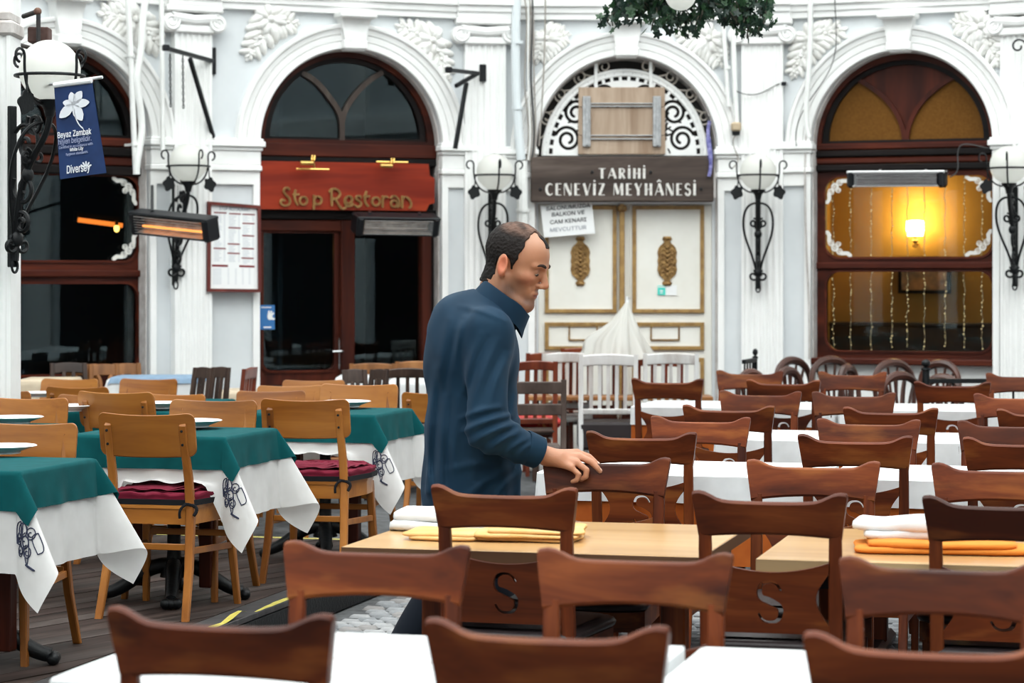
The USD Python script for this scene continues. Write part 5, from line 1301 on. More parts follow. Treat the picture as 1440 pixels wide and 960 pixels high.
def make_s_chair(label, loc, rot, group):
    t = thing('dining_chair', label, 'chair', loc, rot, group)
    for s in (-1, 1):
        part(t, 'rear_leg', loft_bar([(s * 0.180, -0.10, 0.0), (s * 0.180, -0.035, 0.22), (s * 0.180, -0.005, 0.44), (s * 0.181, -0.024, 0.60), (s * 0.182, -0.0365, 0.74), (s * 0.182, -0.041, 0.795)], [0.030, 0.034, 0.038, 0.037, 0.036, 0.034], [0.028, 0.032, 0.036, 0.029, 0.025, 0.021]), SWZ)
    xs = np.concatenate([[-0.2005, -0.200], np.linspace(-0.196, 0.196, 27), [0.200, 0.2005]])
    def zt(x):
        u = abs(x) / 0.20; return 0.882 + 0.026 * (1 / (1 + math.exp(-(u - 0.74) / 0.06))) - 0.004 * (1 - u * u) - 0.006 * max(0, (u - 0.86) / 0.14) ** 2 - (0.010 if u > 1.0 else 0.003 * (u > 0.985))
    def zb(x):
        u = abs(x) / 0.20; return 0.786 - 0.014 * u ** 2 + (0.006 if u > 1.0 else 0)
    yc = [-0.066 + 0.030 * (x / 0.2) ** 2 for x in xs]
    part(t, 'top_rail', bent_rail(xs, [zt(x) for x in xs], [zb(x) for x in xs], yc, 0.026, lambda x, v: x * (1 + 0.085 * max(0.0, v) ** 1.3)), SWX, smooth=45)
    # splat with the cut-out letter
    top = [(x, 0.678 + 0.030 * (abs(x) / 0.165) ** 2) for x in np.linspace(-0.165, 0.165, 15)]
    side = lambda s: [(s * (0.165 - 0.038 * math.sin(PI * min(1, max(0, (v - 0.12) / 0.76)))), 0.70 - 0.195 * v) for v in np.linspace(0.06, 1.0, 13)]
    pan = Polygon(top + side(1) + [(-x, z) for x, z in side(1)][::-1]).buffer(0)
    mb = MB().prism(pan.difference(S_poly(0, 0.594, 0.072, 0.118)), -0.012, 0.017)
    v, f = mb.arrays(); v[:, 1] -= 0.13 * (v[:, 2] - 0.55) - 0.0
    part(t, 'splat', MB().add(v, f), SWX, smooth=25)
    seat = Polygon([(-0.185, -0.015), (0.185, -0.015), (0.215, 0.36), (0.19, 0.395), (0.10, 0.415), (-0.10, 0.415), (-0.19, 0.395), (-0.215, 0.36)]).buffer(0.012, 4)
    rings = []
    for q, z in ((-0.012, 0.452), (0.0, 0.458), (0.004, 0.470), (-0.004, 0.482), (-0.03, 0.489), (-0.10, 0.491)):
        g = seat.buffer(q, 4); L_ = g.exterior.length
        rings.append([(*g.exterior.interpolate(L_ * i / 40).coords[0], z) for i in range(40)])
    part(t, 'seat', MB().loft(rings), LEATHER, smooth=60)
    fr_ = seat.buffer(-0.006)
    part(t, 'apron', MB().prism_z(fr_.difference(fr_.buffer(-0.022)), 0.39, 0.062), SWX)
    for s in (-1, 1):
        part(t, 'front_leg', loft_bar([(s * 0.185, 0.375, 0.0), (s * 0.190, 0.375, 0.40)], [0.026, 0.038], [0.026, 0.038]), SWZ)
        part(t, 'side_stretcher', MB().bar((s * 0.180, -0.05, 0.20), (s * 0.187, 0.372, 0.20), 0.018, 0.026), SWZ)
    part(t, 'cross_stretcher', MB().bar((-0.18, 0.16, 0.20), (0.18, 0.16, 0.20), 0.018, 0.026), SWX)
    part(t, 'back_stretcher', MB().bar((-0.178, -0.028, 0.27), (0.178, -0.028, 0.27), 0.016, 0.030), SWX)
    return t

rows = [  # reference column and distance, columns of the chairs' middles, faces away from the camera
    (766, 4.18, (306, 766, 1312), True), (894, 5.29, (532, 894, 1326), False), (1081, 6.72, (707, 1081, 1410), True), (1144, 7.89, (854, 1144, 1407), False),
    (1202, 9.15, (901, 1202, 1437), True), (1222, 10.2, (986, 1222, 1421), False), (1252, 11.1, (1024, 1252, 1470), True), (1201, 12.6, (1070, 1201, 1430), False),
    (1101, 14.1, (938, 1101, 1339), True), (1199, 15.35, (1055, 1199, 1436), False)]
ordn = words10
src = None; r = random.Random(3)
for k, (pr, d0, cs, away) in enumerate(rows):
    Xr = (pr - CX) * d0 / F; tn = math.tan(TH)
    for j, px in enumerate(cs):
        # the row's line: d = d0 - tan(TH) (X - Xr), X = (px - CX) d / F
        d = (d0 + tn * Xr) / (1 + tn * (px - CX) / F)
        X = (px - CX) * d / F
        rot = ROW + r.uniform(-0.03, 0.03) + (0 if away else PI)
        back = np.array([-math.sin(rot), math.cos(rot)]) * -0.066
        loc = (X - back[0], d - back[1], 0.0)
        place = ('left', 'middle', 'right')[j]
        lab = f'red-brown S-back wooden chair, {place} one of the {ordn[k]} row counted from the front'
        if k == 3 and j == 0: lab = 'red-brown wooden chair whose top rail the man is touching'
        if src is None: src = make_s_chair(lab, loc, rot, 'S-back chairs at the long rows of tables')
        else: dup(src, loc, rot, lab)

# ---- tables of the right-hand rows
TOPW = wood('light_maple_laminate', (0.36, 0.195, 0.072), (0.46, 0.27, 0.11), (0.53, 0.33, 0.15), 'x', 3.0, 0.28, 0.3)
EDGEB = mat('table_edge_band', (0.11, 0.055, 0.028), 0.5, 0.2)
def table(label, corner, w, dep, z=0.71, pale=False, group=None):
    """corner: its near left corner (x, y); w along the row, dep away"""
    t = thing('table', label, 'table', (corner[0], corner[1], 0), ROW, group)
    part(t, 'tabletop', MB().box((w / 2, dep / 2, z - 0.014), (w, dep, 0.028), 0.003), TOPW)
    part(t, 'edge_band', MB().prism_z(sbox(-0.002, -0.002, w + 0.002, dep + 0.002).difference(sbox(0.002, 0.002, w - 0.002, dep - 0.002)), z - 0.036, 0.034), mat('pale_edge_band', (0.44, 0.30, 0.15), 0.45) if pale else EDGEB)
    part(t, 'under_frame', MB().box((w / 2, dep / 2, z - 0.062), (w - 0.10, dep - 0.12, 0.05)), BLACKPL)
    for x in (0.16, w - 0.16):
        part(t, 'column', MB().box((x, dep / 2, (z - 0.08) / 2 + 0.03), (0.075, 0.075, z - 0.12), 0.006), SWZ)
        part(t, 'foot', MB().box((x, dep / 2, 0.03), (0.085, dep - 0.1, 0.06), 0.02), BLACKPL)
    return t
LINEN = cloth('white_table_linen', (0.83, 0.845, 0.85), 0.15)
ORANGE = cloth('orange_undercloth', (0.52, 0.13, 0.025), 0.15, c2=(0.44, 0.10, 0.02))
def box_cloth(name, label, corner, w, dep, z, drop, m, seed=0, group=None, puff=0.002):
    """a cloth laid over a table with a plain drop on all sides, corners folded softly"""
    t = thing(name, label, 'tablecloth', (corner[0], corner[1], z), ROW, group)
    r_ = random.Random(seed); e = 0.004 + puff
    def sect(q, zz, wob):
        P = []
        for i in range(120):
            u = i / 120 * 2 * (w + dep)
            if u < w: p = (u, -q, 0)
            elif u < w + dep: p = (w + q, u - w, 1)
            elif u < 2 * w + dep: p = (w - (u - w - dep), dep + q, 2)
            else: p = (-q, dep - (u - 2 * w - dep), 3)
            x, y, sd = p; g = wob * (math.sin(u * 31 + seed) + 0.6 * math.sin(u * 57 + 2 * seed))
            x += g * (1 if sd == 1 else -1 if sd == 3 else 0); y += g * (1 if sd == 2 else -1 if sd == 0 else 0)
            P.append((x, y, zz))
        return np.array(P)
    rings = [sect(-min(w, dep) * 0.49, 0.006, 0), sect(-0.10, 0.006, 0), sect(-0.01, 0.0055, 0), sect(0.0, 0.004, 0), sect(e, 0.0, 0.0006)]
    for v in np.linspace(0.2, 1.0, 5):
        rings.append(sect(e + 0.006 * v, -drop * v, 0.003 * v))
    rings = np.array(rings)
    rings[:, :, 2] += np.where(rings[:, :, 2] > 0.003, 0.0016 * (meshkit.noise(np.stack([rings[:, :, 0] * 9, rings[:, :, 1] * 9, rings[:, :, 0] * 0 + seed], -1)) - 0.3), 0)
    part(t, 'cloth', MB().loft(rings, caps=False), m, smooth=50)
    return t
def at(px, py, z=0.71):
    d = (HC - z) * F / (py - HY); return np.array([(px - CX) * d / F, d])
# first table line: white cloths right in front of the camera
c0 = np.array([-0.90, 4.72])
for k in range(3):
    cn = c0 + ER * (1.16 * k)
    nm = ('left', 'middle', 'right')[k]
    table(f'table under the big white cloth at the bottom of the picture, {nm} one', cn, 1.12, 0.73)
    box_cloth('tablecloth', f'plain white cloth between the two frontmost chair rows, {nm} one', cn, 1.12, 0.73, 0.712, 0.22, LINEN, 3 + k)
# second line: bare wooden tables
c1 = at(481, 768)
tA = table('bare light wood table with a brown edge and yellow napkins, beside the man', c1, 1.07, 0.88)
c2_ = at(1064, 785)
tB = table('bare light wood table with a pale edge under the orange cloth pile', c2_, 1.15, 0.88, pale=True)
# further lines: white cloths over orange ones
lines = [(np.array([0.105, 9.64]), 3, 1.1, 'third'), (np.array([0.98, 11.62]), 3, 1.15, 'fourth'), (np.array([0.72, 14.55]), 4, 1.2, 'fifth')]
for li, (cn0, n, w, od) in enumerate(lines):
    for k in range(n):
        cn = cn0 + ER * ((w + 0.05) * k)
        pl = ordn[k]
        table(f'cloth-covered wooden table, {pl} from the left in the {od} table line', cn, w, 0.72)
        box_cloth('undercloth', f'orange cloth showing below the white one, {pl} table of the {od} line', cn, w, 0.72, 0.713, 0.34, ORANGE, 20 + li * 5 + k, puff=0.003)
        box_cloth('tablecloth', f'plain white cloth with a short drop, {pl} table of the {od} line', cn, w, 0.72, 0.721, 0.105, LINEN, 40 + li * 5 + k, puff=0.009)

# ---- folded cloths on the bare tables
YELN = cloth('pale_yellow_napkin', (0.80, 0.54, 0.25), 0.2, c2=(0.74, 0.44, 0.16))
ORN2 = cloth('bright_orange_cloth', (0.82, 0.30, 0.055), 0.2, c2=(0.74, 0.24, 0.04))
def folded(name, label, cat, t0, cx, cy, w, dep, h, m, layers, seed, rot=0.0, droop=None, lump=0.3):
    """a pile of folded cloth; t0: the table it lies on, its frame is used"""
    o = (t0.M @ np.array([cx, cy, 0.712, 1]))[:3]
    t = thing(name, label, cat, o, ROW + rot)
    r_ = random.Random(seed); z = 0.0
    for k in range(layers):
        hh = h / layers; ww, dd = w * r_.uniform(0.86, 1.0), dep * r_.uniform(0.84, 1.0); ox, oy = r_.uniform(-0.02, 0.02), r_.uniform(-0.015, 0.015); a0 = r_.uniform(-0.08, 0.08)
        nu, nv = 64, 7
        rings = []
        for q, zz in ((0.90, 0.0), (0.99, 0.18), (1.0, 0.5), (0.985, 0.85), (0.93, 1.0), (0.6, 1.04), (0.2, 1.02)):
            P = []
            for i in range(nu):
                a = 2 * PI * i / nu; c, s = math.cos(a), math.sin(a)
                e = 0.22
                x = math.copysign(abs(c) ** e, c) * ww / 2 * q; y = math.copysign(abs(s) ** e, s) * dd / 2 * q
                nn = meshkit.noise(np.array([[x * 14 + seed, y * 14, k * 3.1]]))[0]
                x += 0.018 * (nn - 0.5) * q; y += 0.024 * (meshkit.noise(np.array([[x * 11 + 5, y * 11 + seed, k]]))[0] - 0.5)
                zt_ = z + hh * zz * (1 + lump * (meshkit.noise(np.array([[x * 9, y * 9 + seed * 2, 0.5]]))[0] - 0.4) * 2)
                xx = x * math.cos(a0) - y * math.sin(a0) + ox; yy = x * math.sin(a0) + y * math.cos(a0) + oy
                if droop is not None and xx < droop: zt_ -= 1.1 * (droop - xx) ** 1.0 * 1.2; xx = droop - (droop - xx) * 0.45
                P.append((xx, yy, zt_))
            rings.append(P)
        part(t, 'fold', MB().loft(rings), m, smooth=60)
        z += hh * 0.92
    return t
folded('napkin', 'pale yellow folded napkins lying on the bare table in front of the man', 'napkin', tA, 0.23, 0.30, 0.24, 0.24, 0.020, YELN, 2, 5)
folded('napkin', 'crumpled yellow napkins heaped behind the chair back on the bare table', 'napkin', tA, 0.50, 0.34, 0.34, 0.26, 0.036, YELN, 3, 9, 0.1, None, 0.9)
folded('white_cloth', 'white cloth bundle drooping over the left end of the bare table', 'cloth', tA, 0.155, 0.58, 0.36, 0.30, 0.060, LINEN, 2, 12, 0.05, -0.155, 0.5)
folded('orange_cloth', 'bright orange folded cloth under the white one on the bare table', 'cloth', tB, 0.48, 0.33, 0.50, 0.30, 0.035, ORN2, 2, 15, 0.0, None, 0.5)
t = folded('white_cloth', 'white folded cloth on top of the orange cloth pile', 'cloth', tB, 0.42, 0.40, 0.34, 0.26, 0.05, LINEN, 2, 19, 0.05, None, 0.9)
UsdGeom.Xformable(stage.GetPrimAtPath(t.path)).GetOrderedXformOps()[0].Set(Gf.Vec3d(t.M[0, 3], t.M[1, 3], 0.712 + 0.030))

# ---- honey-coloured bentwood cafe chairs of the deck
def make_cafe(label, loc, rot, group):
    t = thing('cafe_chair', label, 'chair', loc, rot, group)
    def yb(z): return -0.03 - 0.20 * max(0, z - 0.45)
    W2, zc_, hh = 0.205, 0.740, 0.088
    xs = np.concatenate([[-W2], -W2 + 0.03 * (1 - np.cos(np.linspace(0.25, PI / 2, 6))), np.linspace(-W2 + 0.04, W2 - 0.04, 15), W2 - 0.03 * (1 - np.cos(np.linspace(PI / 2, 0.25, 6))), [W2]])
    def hz(x):
        u = W2 - abs(x); return hh - (0.030 - math.sqrt(max(0.0, 0.030 ** 2 - max(0, 0.030 - u) ** 2)))
    rings = []
    for x in xs:
        a, b = zc_ + hz(x) - 0.010 + 0.012 * (x / W2) ** 2, zc_ - hz(x) - 0.006 * (1 - (x / W2) ** 2)
        y = -0.030 * (1 - (x / W2) ** 2); h = 0.0065
        sec = [(-h, b + .004), (-h, a - .004), (-h + .004, a), (h - .004, a), (h, a - .004), (h, b + .004), (h - .004, b), (-h + .004, b)]
        rings.append([(x, y + u + yb(z), z) for u, z in sec])
    part(t, 'backrest', MB().loft(rings), OKX, smooth=45)
    for s in (-1, 1):
        part(t, 'rear_leg', loft_bar([(s * 0.185, -0.150, 0.0), (s * 0.176, -0.085, 0.2), (s * 0.168, -0.045, 0.42), (s * 0.163, -0.055, 0.56), (s * 0.160, -0.095, 0.70), (s * 0.160, -0.113, 0.775), (s * 0.160, -0.108, 0.786)], [0.030, 0.033, 0.036, 0.034, 0.032, 0.031, 0.022], [0.024, 0.030, 0.034, 0.026, 0.022, 0.020, 0.010]), OKZ)
        part(t, 'front_leg', loft_bar([(s * 0.205, 0.405, 0.0), (s * 0.190, 0.375, 0.24), (s * 0.180, 0.360, 0.425)], [0.026, 0.032, 0.036], [0.026, 0.032, 0.036]), OKZ)
        part(t, 'side_stretcher', MB().bar((s * 0.172, -0.06, 0.27), (s * 0.188, 0.37, 0.25), 0.018, 0.026), OKZ)
        for z in (0.70, 0.755):
            part(t, 'screw', MB().lathe([(0, 0), (0.006, 0), (0.005, 0.003), (0, 0.004)], 8, frame_from((1, 0, 0), (0, 0, 1), (0, -1, 0), (s * 0.160, yb(z) - 0.037, z))), BLACKPL)
    part(t, 'front_stretcher', MB().bar((-0.188, 0.372, 0.30), (0.188, 0.372, 0.30), 0.018, 0.026), OKX)
    part(t, 'back_stretcher', MB().bar((-0.170, -0.058, 0.285), (0.170, -0.058, 0.285), 0.018, 0.026), OKX)
    seat = Polygon([(-0.165, -0.045), (0.165, -0.045), (0.20, 0.20), (0.195, 0.33), (0.15, 0.395), (0.0, 0.41), (-0.15, 0.395), (-0.195, 0.33), (-0.20, 0.20)]).buffer(0.012, 5)
    part(t, 'apron', MB().prism_z(seat.buffer(-0.004).difference(seat.buffer(-0.03)), 0.375, 0.065), OKX)
    part(t, 'seat', MB().prism_z(seat, 0.438, 0.014), OKX)
    return t
cafe = [ # column, distance, base height, extra turn, faces away, label
    (206, 9.72, DECK, 0.02, True, 'honey wood bentwood chair with burgundy cushion before the middle green-clothed table'),
    (36, 9.05, DECK, 0.06, False, 'honey wood chair behind the green-clothed table at the left picture edge, plate before it'),
    (429, 10.85, DECK, 0.06, True, 'honey wood chair with burgundy cushion nearest the man, before a green-clothed table'),
    (300, 10.75, DECK, 0.0, False, 'honey wood chair facing us behind the middle green-clothed table'),
    (163, 11.55, DECK, -0.1, True, 'darker honey wood chair seen from behind, just above the front cushioned chair'),
    (36, 10.95, DECK, 0.05, False, 'honey wood chair facing us at the left edge, second one back'),
    (-12, 11.6, DECK, 0.0, False, 'honey wood chair cut by the left picture edge, third one back'),
    (505, 12.35, DECK, 0.05, False, 'honey wood chair facing us behind the green-clothed table nearest the man'),
    (613, 14.2, 0.0, 0.1, True, 'honey wood chair half hidden behind the man'),
    (127, 13.9, 0.0, 0.0, False, 'honey wood chair facing us, left of a pair behind the darker chair'),
    (243, 14.0, 0.0, -0.05, False, 'honey wood chair facing us, right of a pair before the dark slatted chairs'),
    (109, 14.95, 0.0, 0.04, True, 'dark-looking honey wood chair seen from behind near the blue-clothed table'),
    (98, 16.1, 0.0, 0.0, False, 'small distant honey wood chair, left one before the blue-clothed table'),
    (209, 16.1, 0.0, 0.0, False, 'small distant honey wood chair, right one before the blue-clothed table'),
    (381, 14.4, 0.0, 0.35, False, 'honey wood chair turned aside, first of three in a slanting row below the door'),
    (408, 15.1, 0.0, 0.35, False, 'honey wood chair turned aside, second of three in a slanting row below the door'),
    (441, 15.9, 0.0, 0.30, False, 'honey wood chair turned aside, third of three in a slanting row below the door')]
src = None; cafes = []
for px, d, z, dr, away, lab in cafe:
    rot = ROW + dr + (0 if away else PI)
    back = np.array([-math.sin(rot), math.cos(rot)]) * -0.10
    loc = ((px - CX) * d / F - back[0], d - back[1], z)
    if src is None: src = make_cafe(lab, loc, rot, 'honey wood bentwood chairs on and behind the deck'); cafes.append(src)
    else: cafes.append(dup(src, loc, rot, lab))
BURG = cloth('burgundy_cushion', (0.17, 0.012, 0.03), 0.0, 0.8, c2=(0.12, 0.008, 0.022))
BLACKCL = cloth('black_tie', (0.012, 0.012, 0.014), 0.0, 0.9)
for c_, lab in ((cafes[0], 'burgundy seat cushion with black ties on the front bentwood chair'), (cafes[2], 'burgundy seat cushion with black ties on the bentwood chair nearest the man')):
    o = (c_.M @ np.array([0, 0, 0.453, 1]))[:3]
    t = thing('seat_cushion', lab, 'cushion', o, math.atan2(c_.M[1, 0], c_.M[0, 0]))
    seat = Polygon([(-0.165, -0.03), (0.165, -0.03), (0.205, 0.20), (0.195, 0.34), (0.14, 0.40), (-0.14, 0.40), (-0.195, 0.34), (-0.205, 0.20)]).buffer(0.02, 6)
    def ringz(q, z):
        g = seat.buffer(q, 5); L_ = g.exterior.length; return [(*g.exterior.interpolate(L_ * i / 48).coords[0], z + 0.004 * math.sin(i * 1.7)) for i in range(48)]
    part(t, 'pad', MB().loft([ringz(-0.05, 0.0), ringz(-0.004, 0.004), ringz(0.004, 0.014), ringz(-0.002, 0.026), ringz(0.004, 0.036), ringz(0.0, 0.046), ringz(-0.03, 0.058), ringz(-0.10, 0.063), ringz(-0.16, 0.062)]), BURG, smooth=60)
    g = seat.buffer(0.004)
    part(t, 'black_side', MB().prism_z(g.buffer(0.003).difference(g.buffer(-0.004)), 0.0, 0.022), BLACKCL)
    for s in (-1, 1):
        part(t, 'tie', MB().tube(smooth_pts([(s * 0.155, -0.03, 0.012), (s * 0.158, -0.062, 0.006), (s * 0.185, -0.06, 0.0), (s * 0.19, -0.07, -0.04)], 14), 0.007, 6).tube(smooth_pts([(s * 0.158, -0.066, 0.006), (s * 0.14, -0.078, -0.01), (s * 0.135, -0.08, -0.05)], 10), 0.006, 6), BLACKCL)

# ---- green-clothed tables of the deck
TEAL = cloth('teal_green_cloth', (0.003, 0.080, 0.086), 0.04, 0.85, c2=(0.002, 0.062, 0.068))
WLIN = cloth('white_embroidered_linen', (0.80, 0.79, 0.775), 0.25, c2=(0.74, 0.725, 0.71))
NAVY = mat('navy_embroidery', (0.02, 0.025, 0.06), 0.8)
def drape(w, dep, h, z, out, fold, seed, n=96, ripple=0.006, off=0.0, lift=()):
    """sheet over a w x dep table, hanging h at the sides and pointed at the corners (x right, y away, origin at the near right corner of the top)"""
    r_ = random.Random(seed); ph = [r_.uniform(0, 6.28) for _ in range(6)]
    u = np.linspace(-w - h, h, n); v = np.linspace(-h, dep + h, n)
    U, V = np.meshgrid(u, v, indexing='ij')
    ax = np.where(U > 0, U, np.where(U < -w, -w - U, 0)); sx = np.where(U > 0, 1, -1)
    ay = np.where(V < 0, -V, np.where(V > dep, V - dep, 0)); sy = np.where(V < 0, -1, 1)
    bx, by = np.clip(U, -w, 0), np.clip(V, 0, dep)
    rr = np.hypot(ax, ay); phi = np.arctan2(ay, ax + 1e-12)
    deg = np.degrees(phi)
    bump = np.exp(-((deg - 27) / 24) ** 2) * np.clip(deg / 9, 0, 1) * np.clip((90 - deg) / 9, 0, 1)
    k = out + (fold - out) * bump
    # the fold leans to one side of the corner
    ph2 = phi - 0.10 * np.sin(2 * phi)
    edge = np.where(ay > ax, bx, by)
    rip = ripple * np.sin(edge * 22 + ph[0] + sx) * np.clip(rr / h, 0, 1) ** 1.3 + 0.6 * ripple * np.sin(edge * 47 + ph[1]) * np.clip(rr / h, 0, 1) ** 2
    horiz = off * (rr > 0) + np.minimum(rr, 0.012) * 0.6 + k * np.maximum(rr - 0.006, 0) + rip * np.where((ax > 0) != (ay > 0), 1, 0.3) * (rr > 0)
    X = bx + sx * np.cos(ph2) * horiz; Y = by + sy * np.sin(ph2) * horiz
    drop = np.where(rr > 0, np.sqrt(np.maximum(rr ** 2 - (k * rr) ** 2, 0)), 0)
    Z = z - np.where(rr < 0.02, drop * (rr / 0.02), drop) 
    for side, x0, x1, zmin in lift:      # the hem lies on a seat between x0 and x1 of the near (-1) or far (1) side
        sel = (ay > 0) & (sy == side) & (ax == 0)
        m_ = sel * np.clip((X - x0) / 0.05, 0, 1) * np.clip((x1 - X) / 0.05, 0, 1)
        deficit = np.maximum(zmin + 0.006 * np.sin(X * 40) - Z, 0) * m_
        Z = Z + deficit; Y = Y + sy * deficit * 0.35
    Z = Z + np.where(rr == 0, 0.0015 * (meshkit.noise(np.stack([U * 8, V * 8, 0 * U + seed], -1)) - 0.5), 0)
    return np.stack([X, Y, Z], -1), u, v

def green_table(nm, corner, seed, base=DECK, w=0.68, dep=0.60, lift=(), embroid=True, full=True):
    """corner: near right corner of the table top (x, y)"""
    zt = 0.71
    t = thing('cafe_table', f'cast-iron-footed table under the {nm}', 'table', (corner[0], corner[1], base), ROW)
    part(t, 'tabletop', MB().box((-w / 2, dep / 2, zt - 0.014), (w, dep, 0.026), 0.004), OKX)
    for x in ((-w / 2 - 0.15), (-w / 2 + 0.15)) if full else ():
        part(t, 'post', MB().box((x, dep / 2, (zt + 0.02) / 2), (0.055, 0.055, zt - 0.10), 0.004), DOORWOOD)
    part(t, 'column', MB().lathe([(0, 0.10), (0.06, 0.10), (0.05, 0.14), (0.03, 0.18), (0.028, 0.35), (0.042, 0.38), (0.028, 0.41), (0.026, 0.62), (0.07, 0.69), (0.10, 0.702), (0, 0.702)], 20, frame_from((1, 0, 0), (0, 1, 0), (0, 0, 1), (-w / 2, dep / 2, 0))), IRON)
    for a in (0.35, PI / 2 + 0.35, PI + 0.35, 1.5 * PI + 0.35) if full else ():
        c, s = math.cos(a), math.sin(a)
        pr = smooth_pts([(0.03, 0.15), (0.10, 0.135), (0.18, 0.085), (0.25, 0.045), (0.29, 0.035)], 16)
        mb = MB().tube([(-w / 2 + r_ * c, dep / 2 + r_ * s, z) for r_, z in pr], np.linspace(0.034, 0.026, 16), 8)
        for q in (-0.022, 0.0, 0.022):
            mb.sphere((-w / 2 + 0.30 * c - q * s, dep / 2 + 0.30 * s + q * c, 0.024), (0.024, 0.024, 0.024), 1)
        part(t, 'claw_foot', mb, IRON, smooth=50)
    G, u, v = drape(w, dep, 0.34, zt + 0.003, 0.05, 0.50, seed, lift=lift)
    c = thing('tablecloth', f'white tablecloth under the {nm}', 'tablecloth', (corner[0], corner[1], base), ROW)
    part(c, 'linen', MB().grid(G), WLIN, smooth=True)
    if embroid:
        # blue grape motif on the near right corner, stitched onto the cloth
        from scipy.interpolate import RegularGridInterpolator as RGI
        f = RGI((u, v), G)
        def onto(a, b):      # offsets outwards past the corner, in metres
            p = f([[min(max(a, 0.001), 0.335), -min(max(b, 0.001), 0.335)]])[0]; q1 = f([[min(max(a, 0.001), 0.33) + 0.004, -min(max(b, 0.001), 0.335)]])[0]; q2 = f([[min(max(a, 0.001), 0.335), -min(max(b, 0.001), 0.33) - 0.004]])[0]
            nn = np.cross(q1 - p, q2 - p); nn /= max(np.linalg.norm(nn), 1e-9)
            if nn[1] > 0 or nn[0] < -0.5: nn = -nn
            return p + nn * 0.002
        curves = []
        r_ = random.Random(seed + 50)
        for ca, cb, q in ((0.125, 0.15, 0.024), (0.155, 0.18, 0.022), (0.115, 0.19, 0.020), (0.165, 0.14, 0.020), (0.185, 0.20, 0.019), (0.145, 0.22, 0.018)):
            curves.append([(ca + q * math.cos(a), cb + q * math.sin(a)) for a in np.linspace(0, 2 * PI, 15)])
            curves.append([(ca + x, cb + y) for x, y in spiral((0, 0), q * 0.65, q * 0.15, 0, 5, 12)])
        for p0, p1, bend in (((0.11, 0.11), (0.21, 0.24), 0.02), ((0.10, 0.13), (0.09, 0.22), -0.03), ((0.19, 0.12), (0.23, 0.18), 0.03), ((0.20, 0.24), (0.25, 0.23), 0.015)):
            curves.append([(p0[0] + (p1[0] - p0[0]) * q + bend * math.sin(PI * q), p0[1] + (p1[1] - p0[1]) * q) for q in np.linspace(0, 1, 10)])
            curves.append([(p0[0] + (p1[0] - p0[0]) * q - bend * math.sin(PI * q), p0[1] + (p1[1] - p0[1]) * q) for q in np.linspace(0, 1, 10)])
        mb = MB()
        for cv in curves:
            mb.tube([onto(a, b) for a, b in cv], 0.0020, 5)
        part(c, 'grape_embroidery', mb, NAVY, kind='stuff', label='dark blue stitched grape motif')
    G, u, v = drape(w, dep, 0.135, zt + 0.008, 0.07, 0.55, seed, 90, 0.006, 0.008)
    g = thing('table_overlay', f'teal {nm}', 'tablecloth', (corner[0], corner[1], base), ROW)
    part(g, 'overlay', MB().grid(G), TEAL, smooth=True)
    return t
PORC = mat('white_porcelain', (0.84, 0.85, 0.85), 0.12)
def plate(label, px, py, z, rad=0.13):
    p = at(px, py, z)
    t = thing('plate', label, 'plate', (p[0], p[1], z), 0.0)
    part(t, 'dish', MB().lathe([(0.0, 0.0), (rad * 0.5, 0.0), (rad * 0.58, 0.006), (rad * 0.95, 0.022), (rad, 0.025), (rad * 0.97, 0.028), (rad * 0.6, 0.012), (0.0, 0.008)], 40), PORC, smooth=40)
    part(t, 'foot_ring', MB().lathe([(rad * 0.48, -0.003), (rad * 0.54, -0.003), (rad * 0.54, 0.004), (rad * 0.48, 0.004)], 30), PORC)
Ztop = DECK + 0.718
g1, g2, g3 = at(25, 662, 0.848), at(314, 614, 0.848), at(524, 583, 0.848)
green_table('green cloth at the left picture edge, closest to the camera', g1, 4)
green_table('green cloth behind the front cushioned chair', g2, 6, lift=((-1, -0.46, 0.0, 0.535), (1, -0.42, 0.05, 0.47)))
green_table('green cloth nearest the man', g3, 8, lift=((-1, -0.55, -0.06, 0.535), (1, -0.5, 0.0, 0.47)))
green_table('green cloth glimpsed at the left edge, second line', g2 - ER * 0.98 + ED * 0.06, 10, full=False, embroid=False)
green_table('green cloth glimpsed behind the darker chair', g3 - ER * 0.98, 12, full=False, embroid=False)
green_table('distant green cloth at the left, beyond the deck', np.array([-2.42, 15.15]), 14, base=0.0, full=False, embroid=False)
green_table('distant green cloth hidden by chairs, beyond the deck', np.array([-1.95, 15.0]), 16, base=0.0, full=False, embroid=False, w=0.4)
plate('white plate on the green cloth closest to the camera', 2, 636, Ztop + 0.012)
plate('white plate on the middle green cloth, right of the front chair', 272, 599, Ztop + 0.012, 0.125)
plate('white plate on the green cloth nearest the man', 488, 571, Ztop + 0.012, 0.12)
plate('white plate behind the front left chair back', 20, 594, Ztop + 0.012)
plate('white plate left of the darker chair', 98, 577, Ztop + 0.012, 0.12)
plate('white plate right of the darker chair', 226, 573, Ztop + 0.012, 0.11)
plate('small white plate on the distant green cloth', 56, 557, 0.718 + 0.012, 0.13)

